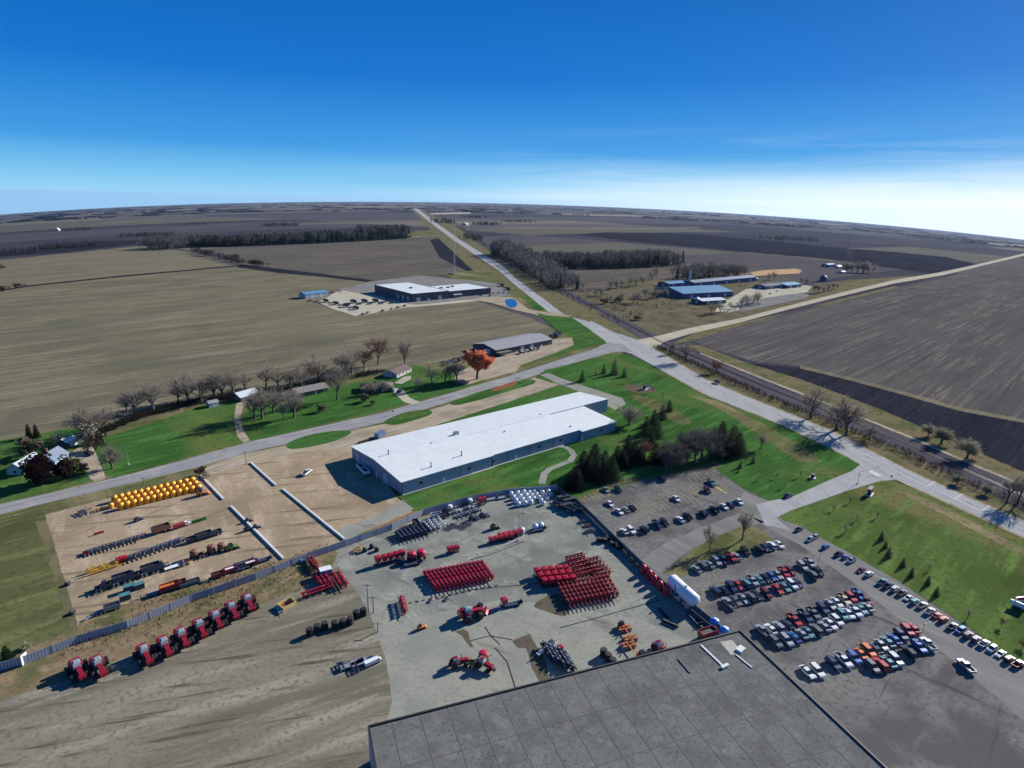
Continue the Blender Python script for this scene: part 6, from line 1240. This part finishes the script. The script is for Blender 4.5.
# ------------------------------------------------------------------ signs, poles, masts
def sign(px, py, vec, label, mat, w=4.5, hh=2.2, pad=M_CONCR):
    root = tag(link('monument_sign', None, None, put((px, py), .1), az_px(px, py, *vec)), label, 'sign')
    link('panel', MB().box((0, 0, .3+hh/2), (w, 1.4, hh)).fix('panel', mat), root); link('plinth', MB().box((0, 0, .12), (w+.8, 2.4, .24)).fix('plinth', pad), root); link('cap', MB().box((0, 0, .36+hh), (w+.3, 1.6, .12)).fix('cap', M_BLK), root)
sign(869.5, 494.5, (5, -7), 'dark monument sign on a pale base by the entrance road', M_BLK, 4.2, 2.6); sign(645.5, 389, (7, -4), 'dark monument sign on mulch in the corner lawn', M_NAVY, 4.5, 2.4, M_CONCR)
sign(802.5, 516.5, (5, -6), 'small dark sign slab on the lawn beside the entrance road', M_BLK, 1.8, 1.4) if 0 else sign(812.5, 478, (4, -5), 'small dark sign slab on the lawn west of the entrance road', M_BLK, 1.6, 1.4)
root = tag(link('display_board', None, None, put((1014, 606), .1), az_px(1014, 606, 9, -1)), 'white and red display board with angled wing on the lawn', 'sign')
link('panel', MB().box((3.5, 0, 2.1), (7, .35, 1.7)).fix('panel', M_WHP), root); link('stripe', MB().box((3.5, -.2, 2.3), (6.6, .08, .7)).fix('stripe', M_RED), root); link('wing_panel', MB().box((-.6, -1.3, 1.6), (.35, 3.6, 1.5), .5).fix('wing_panel', M_WHP), root); link('base', MB().box((3.3, -.9, .6), (7, 2.4, 1.2)).fix('base', M_NAVY), root)
for x in (.4, 6.6): link('post', MB().box((x, .3, 1.1), (.25, .25, 2.2)).fix('post', M_GRY), root)
M_POLE = P('pole_timber', (0.16, 0.12, 0.09), .9, 0, .2); M_POLEG = P('pole_steel', (0.30, 0.30, 0.30), .5, .4)
def pole(px, py, hp, label, kind='light', group=None, az=0):
    h = hm(px, py, hp); v = G(px, py)
    if kind == 'light':
        root = tag(link('light_pole', None, None, v, az), label, 'light pole', group); link('pole', MB().cyl((0, 0, -.3), (0, 0, h), .11, .08, n=8).fix('pole', M_POLEG), root); a = link('arm', MB().box((.55, 0, h), (1.3, .1, .1)).fix('arm', M_POLEG), root); link('lamp_head', MB().box((1.2, 0, h+.04), (.7, .35, .18)).fix('lamp_head', M_BLK), a); link('base', MB().cyl((0, 0, -.2), (0, 0, .8), .3, n=10).fix('base', M_CONCR), root)
    elif kind == 'utility':
        root = tag(link('utility_pole', None, None, v, az), label, 'utility pole', group); link('pole', MB().cyl((0, 0, -.4), (0, 0, h), .17, .11, n=8).fix('pole', M_POLE), root); a = link('crossarm', MB().box((0, 0, h-.6), (2.4, .12, .14)).fix('crossarm', M_POLE), root)
        for x in (-1, 0, 1): link('insulator', MB().cyl((x, 0, h-.5), (x, 0, h-.25), .06, n=6).fix('insulator', M_GRY), a)
    else:
        root = tag(link('road_sign', None, None, v, az), label, 'sign', group); link('pole', MB().cyl((0, 0, -.3), (0, 0, h), .05, n=6).fix('pole', M_GRY), root); link('panel', MB().box((0, -.08, h-.5), (.9, .06, .9)).fix('panel', M_GRY), root)
pole(518.5, 541, 27, 'slim light pole left of the white tanks on the concrete'); pole(613, 509, 13, 'light pole at the left end of the upper car park')
pole(719.5, 485, 18, 'light pole at the right end of the upper car park'); pole(818, 566, 13, 'light pole at the right end of the first double row')
pole(921.5, 637, 14, 'light pole at the right end of the lowest double row'); pole(857.5, 484, 13, 'light pole beside the entrance road mouth')
pole(368.5, 613, 29, 'tall timber pole at the concrete edge, left of two', 'utility'); pole(373.5, 613, 17, 'short timber pole at the concrete edge, right of two', 'utility'); pole(378, 632, 10, 'low timber post at the corner of the packed yard', 'utility')
pole(246.5, 464, 13, 'timber pole at the road end of the gravel yard', 'utility'); pole(144, 484, 7, 'short timber pole on the verge beside the road', 'utility'); pole(128.5, 465, 17, 'pale slim pole on the lawn left of the first driveway', 'light')
pole(393, 415, 5, 'small dark sign at the road by the grass island', 'sign'); pole(890.5, 481, 6, 'road sign at the entrance road corner', 'sign'); pole(205, 594, 14, 'slim timber pole at the fence side row', 'utility'); pole(597, 387, 13, 'slim flag pole on the corner lawn by the apron', 'light')
def mast(px, py, hp, label, w=1.2, mat=None):
    h = hm(px, py, hp); v = G(px, py); root = tag(link('radio_mast', None, None, v), label, 'mast'); mb = MB(); C_ = [Vector((w*math.cos(a), w*math.sin(a), 0)) for a in (0, 2.094, 4.189)]; n = max(6, int(h/(w*3)))
    for c in C_: mb.cyl(c, c+Vector((0, 0, h)), .16, n=4)
    link('leg', mb.fix('leg', mat or M_GRY), root); mb = MB()
    for i in range(n):
        for k in range(3): mb.cyl(C_[k]+Vector((0, 0, h*i/n)), C_[(k+1) % 3]+Vector((0, 0, h*(i+1)/n)), .09, n=3)
    link('bracing', mb.fix('bracing', mat or M_GRY), root); mb = MB()
    for a in (.5, 2.6, 4.7):
        for f in (.55, .95): mb.cyl((0, 0, h*f), (h*.5*math.cos(a), h*.5*math.sin(a), 0), .04, n=3)
    link('guy_wire', mb.fix('guy_wire', M_GRY), root)
mast(454.5, 273, 48, 'thin guyed radio mast behind the dark shop'); mast(845, 264, 32, 'thin radio mast beside the distant round grove'); 
b, L_ = place('equipment_hut', (449, 275), (456, 275), 'small dark hut at the foot of the near radio mast', 'hut'); gable(b, 7, 5, 3, 1, M_WALLD, M_GROOF, .3, openings=(('f', 3, 0, 1.2, 2.2, 'door', M_DOOR),))
# ------------------------------------------------------------------ trees one can tell apart
def trow(protos, pts, label, group, wide=1.0, cat='tree'):
    n = len(pts)
    for i, (x, y, h) in enumerate(pts): tree(protos[i % len(protos)], x, y, h, label.format(nth(i, n, 'left', 'right')), group, cat, wide)
trow(BARE, [(84, 438, 36), (95, 434, 32), (102, 430, 26), (127, 413, 22), (135, 414, 27), (154, 411, 33), (178, 403, 25), (189, 403, 34), (200, 402, 28), (214, 399, 27), (223, 397, 31), (233, 395, 27), (246, 391, 24), (266, 387, 24), (278, 386, 22)], 'bare grey tree, {} of the stubble edge row', 'bare trees along the stubble field edge', 1.45)
trow(ROUND+BUSH, [(88, 452, 16), (96, 451, 18), (92, 444, 20)], 'bare bushy tree beside the driveway of the blue house, {} of three', 'bushy trees by the blue house')
trow(BARE[:4], [(255, 419, 34), (262, 419, 40), (273, 413, 30), (284, 419, 18), (294, 418, 38)], 'tall dark trunked bare tree, {} of the five in the front lawn', 'tall bare trees in the front lawn', 1.25)
trow(BARE, [(290, 388, 22), (303, 389, 26), (319, 382, 31), (345, 377, 28), (352, 373, 26)], 'pale bare tree behind the ranch house, {} of five', 'bare trees behind the ranch house', 1.4)
tree(BARE[1], 337, 400, 38, 'lone bare tree on the dirt patch before the houses'); trow(BROWN, [(312, 384, 20), (364, 369, 22), (378, 365, 29)], 'reddish brown leafed tree behind the houses, {} of three', 'brown trees behind the houses', 1.1)
tree(BARE[3], 405, 367, 31, 'large bare tree standing alone behind the brown roofed house', None, 'tree', 1.2)
trow(BARE, [(418, 391, 19), (432, 384, 22), (445, 382, 23), (450, 381, 21), (457, 381, 24)], 'bare tree on the lawn left of the orange tree, {} of five', 'bare trees left of the orange tree', 1.1)
tree(ORANGE, 477, 379, 31, 'bright orange leafed tree at the pole shed', None, 'tree', .95)
tree(ROUND[0], 112.5, 469, 27, 'lone round crowned bare tree on the lawn edge', None, 'tree', .95)
trow(PURPLE, [(42, 484, 31), (66, 477, 24)], 'dark brown leaved tree hiding the blue house, {} of two', 'dark leaved trees at the blue house', .95)
trow([BUSH[0]], [(34, 456, 20), (78, 473, 14), (84, 473, 8)], 'brown bush around the blue house, {} of three', 'brown bushes at the blue house', 1.1, 'bush')
trow([POPLAR], [(29.5, 437.5, 14), (37, 437.5, 14)], 'slim dark columnar tree behind the blue house, {} of the pair', 'columnar trees', 1.4)
tree(BARE[4], 60, 446, 16, 'small bare tree behind the blue house roof'); trow([BUSH[0], BUSH[1]], [(200, 476, 9), (206, 478, 7)], 'brown bush at the yard end of the barrier, {} of two', 'bushes at the barrier', 1.2, 'bush')
trow([BUSH[0]], [(322, 412, 8), (366, 402, 9), (372, 405, 5), (300, 410, 6)], 'dark bush on the front lawn of the houses, {} of four', 'bushes on the front lawn', 1.1, 'bush')
trow(ROUND, [(372, 394, 15), (385, 392, 13)], 'bare shrub against the brown bungalow, {} of two', 'shrubs at the bungalow', 1.1, 'bush')
trow(CONI, [(582, 381.5, 12), (603.5, 373.5, 10), (614, 374.5, 15), (624, 377, 10)], 'small dark conifer on the corner lawn north side, {} of four', 'conifers on the corner lawn', .95)
trow(CONI, [(571, 489, 20), (577, 489, 21), (583, 476, 26), (589, 478, 24), (594, 468, 25), (597, 482, 25), (604, 474, 24), (611, 479, 24), (617, 466, 21), (623, 468, 18), (628, 458, 24), (634, 463, 23), (640, 464, 18)], 'dark conifer, {} of the grove beside the footpath', 'conifers of the near grove', 1.3)
trow(CONI, [(646, 434, 18), (650, 447, 21), (656, 437, 21), (654, 424, 15), (662, 419, 15), (669, 411, 12)], 'dark conifer, {} of the file behind the bare bushy tree', 'conifers of the lawn file', 1.1)
tree(BROWN[1], 645, 457, 18, 'rust brown tree at the edge of the conifer grove')
trow([CONI[2], CONI[0]], [(655, 463, 21), (662, 464, 18), (680, 449, 17), (691, 446, 16), (714, 438, 11), (722, 436, 16), (732, 448, 24), (738, 455, 23), (722, 456, 22), (729, 457, 22)], 'dark conifer in the thicket above the car park, {} of ten', 'conifers of the thicket', 1.3)
trow(DARKB, [(666, 469, 25), (672, 463, 25), (680, 466, 26), (687, 461, 27), (695, 463, 29), (702, 458, 29), (708, 459, 27), (714, 457, 27), (700, 450, 24), (688, 452, 22), (670, 472, 22)], 'bare grey tree in the thicket above the car park, {} of eleven', 'bare trees of the thicket', 1.35)
tree(ROUND[0], 629, 425, 23, 'broad bare bushy tree beside the warehouse tip', None, 'tree', 1.2); tree(BARE[5], 761, 449, 18, 'small bare tree alone on the lawn right of the thicket', None, 'tree', 1.1)
trow(CONI, [(740, 468, 7), (738, 473, 4), (753, 463, 7.5)], 'tiny young conifer right of the thicket, {} of three', 'young conifers right of the thicket')
trow(CONI, [(881, 540, 9.5), (885, 548, 8), (888, 557, 10.5), (902.5, 566.5, 9), (911, 576.5, 9.5), (927.5, 584.5, 9.5), (936, 595.5, 9.5)], 'small dark conifer on the right lawn, {} of seven', 'small conifers on the right lawn', .95)
trow(THIN, [(833.5, 511, 8), (850, 503, 8), (857, 521, 9), (877, 518, 9), (845, 533, 11), (929, 570, 8), (967.5, 618, 11)], 'slender bare sapling on the right lawn, {} of seven', 'saplings on the right lawn', 1.2)
trow(BROWN, [(1001.5, 627, 9), (1022, 648, 9)], 'reddish sapling on the right lawn, {} of two', 'red saplings on the right lawn', .9)
trow(THIN, [(777, 478, 9), (800, 477, 9), (785, 488, 8), (760, 480, 7)], 'slender bare sapling beside the entrance road, {}', 'saplings by the entrance road', 1.1)
trow(THIN, [(653, 393, 9), (662, 400, 9), (627, 383, 8), (596, 376, 8)], 'slender bare sapling on the corner lawn, {} of four', 'saplings on the corner lawn', 1.1)
trow([BARE[1], BARE[3]], [(710, 551, 30), (742.5, 540, 34)], 'slender bare tree on the car park island, {} of two', 'bare trees on the car park island', .85)
trow(BARE, [(686, 362, 27), (810.5, 418, 35), (836, 430, 40), (846, 435, 41), (869, 439, 17)], 'bare tree at the railway side of the highway, {} of five', 'bare trees at the railway side', 1.4)
trow(BROWN, [(672, 354, 11), (716, 373, 14)], 'rust brown shrub tree at the railway, {} of two', 'brown trees at the railway', 1.0)
trow(GGRN, [(928, 436, 15), (941, 444, 18), (967, 458, 24)], 'grey green bushy tree beside the tracks, {} of three', 'grey green trees beside the tracks', 1.15)
trow(GGRN+ROUND, [(957, 484, 12), (986, 494, 10)], 'low bushy shrub between highway and tracks, {} of two', 'shrubs between highway and tracks', 1.2, 'bush')
trow([BARE[3], BARE[1]], [(1006.5, 503, 34), (1017, 504, 36)], 'tall bare tree at the right picture edge, {} of two', 'tall trees at the right edge', .9)
trow([BARE[2], BARE[0], BARE[4]], [(610, 288, 14), (616, 289, 15), (622, 288, 13), (629, 286, 13), (636, 287, 14), (643, 285, 12), (652, 280, 14), (656, 278, 16), (602, 296, 12), (633, 303, 14), (638, 304, 16), (645, 298, 13), (652, 299, 14), (658, 298, 12), (664, 297, 11), (620, 300, 10), (611, 301, 9)], 'bare grey tree in the rough ground left of the works, {}', 'bare trees left of the works', 1.1)
trow([BUSH[0]], [(636, 320, 5), (619, 302, 6), (604, 304, 6)], 'dark scrub bush on the rough ground by the railway, {} of three', 'scrub bushes on the rough ground', 1.6, 'bush')
trow([BARE[0], BARE[2], BARE[5]], [(692, 279, 12), (703, 277, 14), (712, 276, 15), (720, 275, 16), (728, 275, 16), (736, 276, 14), (742, 277, 12), (748, 280, 12)], 'bare tree behind the works halls, {} of eight', 'bare trees behind the works', 1.25)
trow([BARE[1], BARE[4], BARE[2]], [(711, 314, 14), (720, 312.5, 12), (731, 309, 9), (741, 306.5, 11), (746, 305.5, 13), (753, 304, 16), (757, 303, 13)], 'bare tree in front of the works along the ditch, {} of seven', 'bare trees before the works', 1.1)
trow([BARE[0], BARE[3], BARE[5]], [(768, 281, 11), (774, 280, 10), (801, 284, 9), (806, 285, 11), (814, 293, 11), (818, 293.5, 12), (823, 293, 11), (828, 292, 10), (833, 290, 10), (837, 289, 9)], 'bare tree right of the works, {} of ten', 'bare trees right of the works', 1.2)
trow(ROUND+BARE[:2], [(846, 272, 12), (851, 272.5, 13), (857, 272.5, 14), (863, 273, 14), (868, 273, 12), (872, 273, 10)], 'round bare tree in the distant grove, {} of six', 'trees of the distant round grove', 1.3)
trow([CONI[0]], [(8, 662, 17)], 'dark green conifer at the slat fence gate, {} one', None, 1.2); trow([BUSH[1]], [(37, 655, 5), (27, 648, 7)], 'grey weedy bush near the gate conifer, {} of two', 'weedy bushes near the gate', 1.3, 'bush')
trow([BUSH[0], BARE[4]], [(0, 270, 7), (4, 269.5, 6), (3, 291, 6), (10, 289.5, 6), (18, 288, 5.5), (25, 287, 5)], 'dark field tree at the far left edge, {} of six', 'field trees at the far left', 1.4)
# hedge trees of the field tree line
trow([BARE[2], BARE[4], BUSH[0]], [(196, 253, 6), (203, 254.5, 7), (210, 256, 7), (218, 258, 7.5), (226, 260, 8), (234, 262, 8), (241, 264, 8), (248, 265, 8), (256, 265.5, 7), (263, 266, 6)], 'bare tree of the slanting field tree line, {}', 'trees of the field tree line', 1.6)
# ------------------------------------------------------------------ far woods that read as one mass
WRNG = random.Random(9)
def along(pts, n, spread, h0, h1, px=True):
    """spots along a line of ground pixels, spread metres to both sides; heights h0..h1 as seen pixels (or metres)"""
    out = []; P_ = [G(*p) for p in pts]; seg = [(a, b, (b-a).length, p, q) for a, b, p, q in zip(P_, P_[1:], pts, pts[1:])]; T = sum(s[2] for s in seg)
    for i in range(n):
        t = WRNG.uniform(0, T)
        for a, b, L, p, q in seg:
            if t <= L: break
            t -= L
        v = a.lerp(b, t/L); d = (b-a).normalized(); v += Vector((-d.y, d.x, 0))*WRNG.uniform(-spread, spread)+d*WRNG.uniform(-4, 4); v.z = tz(v.x, v.y); h = WRNG.uniform(h0, h1)
        if px: f = t/L; h = hm(p[0]+(q[0]-p[0])*f, p[1]+(q[1]-p[1])*f, h)
        out.append((v, h))
    return out
WM = [M_TWIGD, M_CON]; M_TWIGM = leafmat('grey_wood_twigs', [(0.075, 0.072, 0.066), (0.17, 0.162, 0.145), (0.32, 0.30, 0.26)]); m = False
stuff_trees('woodland', 'dark shelter wood of evergreens and bare trees across the left plain', along([(188, 247), (240, 246), (300, 243.5), (350, 241), (404, 238)], 760, 30, 8.5, 12.5), WM, 1, .72)
stuff_trees('woodland', 'grey bare wood at the left end of the dark shelter wood', along([(155, 248), (187, 248.5)], 150, 50, 9, 13), [M_TWIGM, M_CON], 11, .05)
stuff_trees('woodland', 'grey bare wood running beside the railway towards the far plain', along([(500, 254), (520, 263), (545, 278), (566, 291)], 520, 22, 9, 17), [M_TWIGM, M_CON], 2, .06)
stuff_trees('woodland', 'broad bare wood with dark front behind the meadow', along([(545, 266), (580, 267), (620, 266), (666, 263.5)], 620, 45, 10, 15), WM, 3, .25)
stuff_trees('woodland', 'thin grey wood behind the works halls', along([(682, 281), (710, 276), (745, 278)], 110, 25, 9, 15), WM, 12, .05)
stuff_trees('brushwood', 'low dark brush strip between highway and railway', along([(655, 347), (700, 367.5), (768, 398.5), (830, 423), (908, 455.5), (976, 487), (1024, 506.5), (1090, 540)], 1500, 3.6, 1.0, 3.0, m), [M_BRUSH, M_BRUSH], 4, 0, 'brush')
stuff_trees('brushwood', 'thin scrub along the far rails', along([(452, 224), (480, 242), (512, 266), (575, 302), (630, 331)], 260, 7, 3, 7, m)+along([(580, 290), (600, 300), (640, 322)], 90, 14, 2, 5, m), [M_BUSH, M_BUSH], 5, 0, 'brush')
stuff_trees('brushwood', 'dry weeds and scrub at the foot of the slat fence', along([(60, 652), (128, 628), (200, 602), (256, 582), (310, 563)], 260, 4, .4, 1.2, m)+along([(80, 640), (180, 617), (250, 594), (310, 575)], 320, 7, .3, 1.0, m)+along([(130, 606), (200, 590), (260, 571), (325, 550)], 200, 3, .4, 1.2, m), [M_BUSH, M_TWIGG], 6, .3, 'weeds')
stuff_trees('hedge', 'dark ground hedge along the back of the lawns', along([(96, 436), (130, 421), (180, 406.5), (240, 396)], 700, 2.6, 1.4, 3.4, m)+along([(245, 395), (290, 388), (340, 379), (380, 372)], 300, 5, .8, 2.6, m), [M_BRUSH, M_CON], 7, .3, 'hedge')
stuff_trees('hedge', 'grey bushy undergrowth of the slanting field tree line', along([(194, 252.5), (215, 257.5), (240, 264), (268, 267)], 170, 7, 3, 6), [M_TWIGD, M_CON], 13, .05, 'hedge')
stuff_trees('brushwood', 'dry scrub on the rough ground left of the works', along([(600, 305), (640, 308), (690, 300)], 160, 30, 1, 4, m)+along([(700, 318), (760, 305)], 90, 3, 1, 4, m), [M_BUSH, M_TWIGG], 8, .3, 'brush')
for i, (a, b, n, sp, h0, h1, lab) in enumerate((((118, 237), (174, 235), 120, 30, 2.5, 4.5, 'short dark tree line at the left beyond the shelter wood'), ((44, 249), (92, 246), 150, 40, 3, 6, 'loose grey wood on the far left plain'), ((0, 256), (24, 251), 60, 40, 3, 6, 'grey wood cut by the left picture edge'),
        ((356, 229), (408, 228.5), 120, 30, 3, 5, 'dark tree line beyond the shelter wood near the highway'), ((262, 226.5), (298, 226), 70, 60, 2.5, 4, 'distant grove above the shelter wood'), ((436, 222), (450, 224), 50, 40, 3, 5, 'far grove on the right of the highway'), ((464, 218), (486, 218), 60, 60, 2, 3, 'flat dark grove far right of the highway'),
        ((476, 225), (497, 225), 70, 60, 2.5, 4, 'second dark grove far right of the highway'), ((500, 222.5), (533, 222), 80, 60, 2, 3.2, 'long dark grove far right of the highway'), ((762, 239), (814, 241), 120, 60, 3, 5, 'dark tree line across the right plain'), ((466, 238), (478, 241), 40, 25, 4, 7, 'small dark grove beside the far rails'),
        ((511, 214), (529, 214), 30, 100, 1.5, 2.2, 'tiny far grove near the horizon right of the highway'), ((180, 226), (210, 224), 40, 60, 1.5, 2.5, 'thin far tree line left of centre'), ((62, 231.5), (90, 230), 60, 60, 2, 3.5, 'trees around the far white barn'), ((388, 212), (411, 212), 40, 120, 1.5, 2.5, 'far dark strip of trees left of the highway end'),
        ((900, 253), (990, 267), 40, 60, 1, 2, 'thin tree line at the end of the dark field'), ((700, 222), (740, 224), 40, 90, 1.2, 2.2, 'far tree belt above the dark field'))):
    stuff_trees('woodland', lab, along([a, b], n, sp, h0, h1), WM, 20+i, .4)
HR = random.Random(3)
sp = []
for i in range(520):
    x = HR.uniform(-60, 1090); yb = float(np.polyval(_pf, x/1000)); t = HR.random()
    y = yb+1.2+9*t*t
    v = G(x, y); 
    k = HR.randint(1, 3)
    for j in range(k): w = v+Vector((HR.gauss(0, 60), HR.gauss(0, 20), 0)); w.z = tz(w.x, w.y); sp.append((w, HR.uniform(9, 17)))
def farline():
    mb = MB()
    for v, h in sp:
        d = Vector((v.y, -v.x, 0)).normalized(); L = HR.uniform(40, 150)
        for q in range(7):
            c = v+d*L*HR.uniform(-.5, .5)+Vector((HR.uniform(-25, 25), HR.uniform(-25, 25), 0)); c.z = tz(c.x, c.y)-1; w = h*HR.uniform(.9, 2.2); k = h*HR.uniform(.55, 1.0)
            mb.add([c-d*w, c+d*w, c+d*w*.55+Vector((0, 0, k)), c-d*w*.55+Vector((0, 0, k*.9))], [(0, 1, 2, 3)])
    return tag(link('woodland', mb.mesh('woodland', M_BRUSH)), 'scattered far tree belts and groves along the horizon', 'wood', None, 'stuff')
farline()
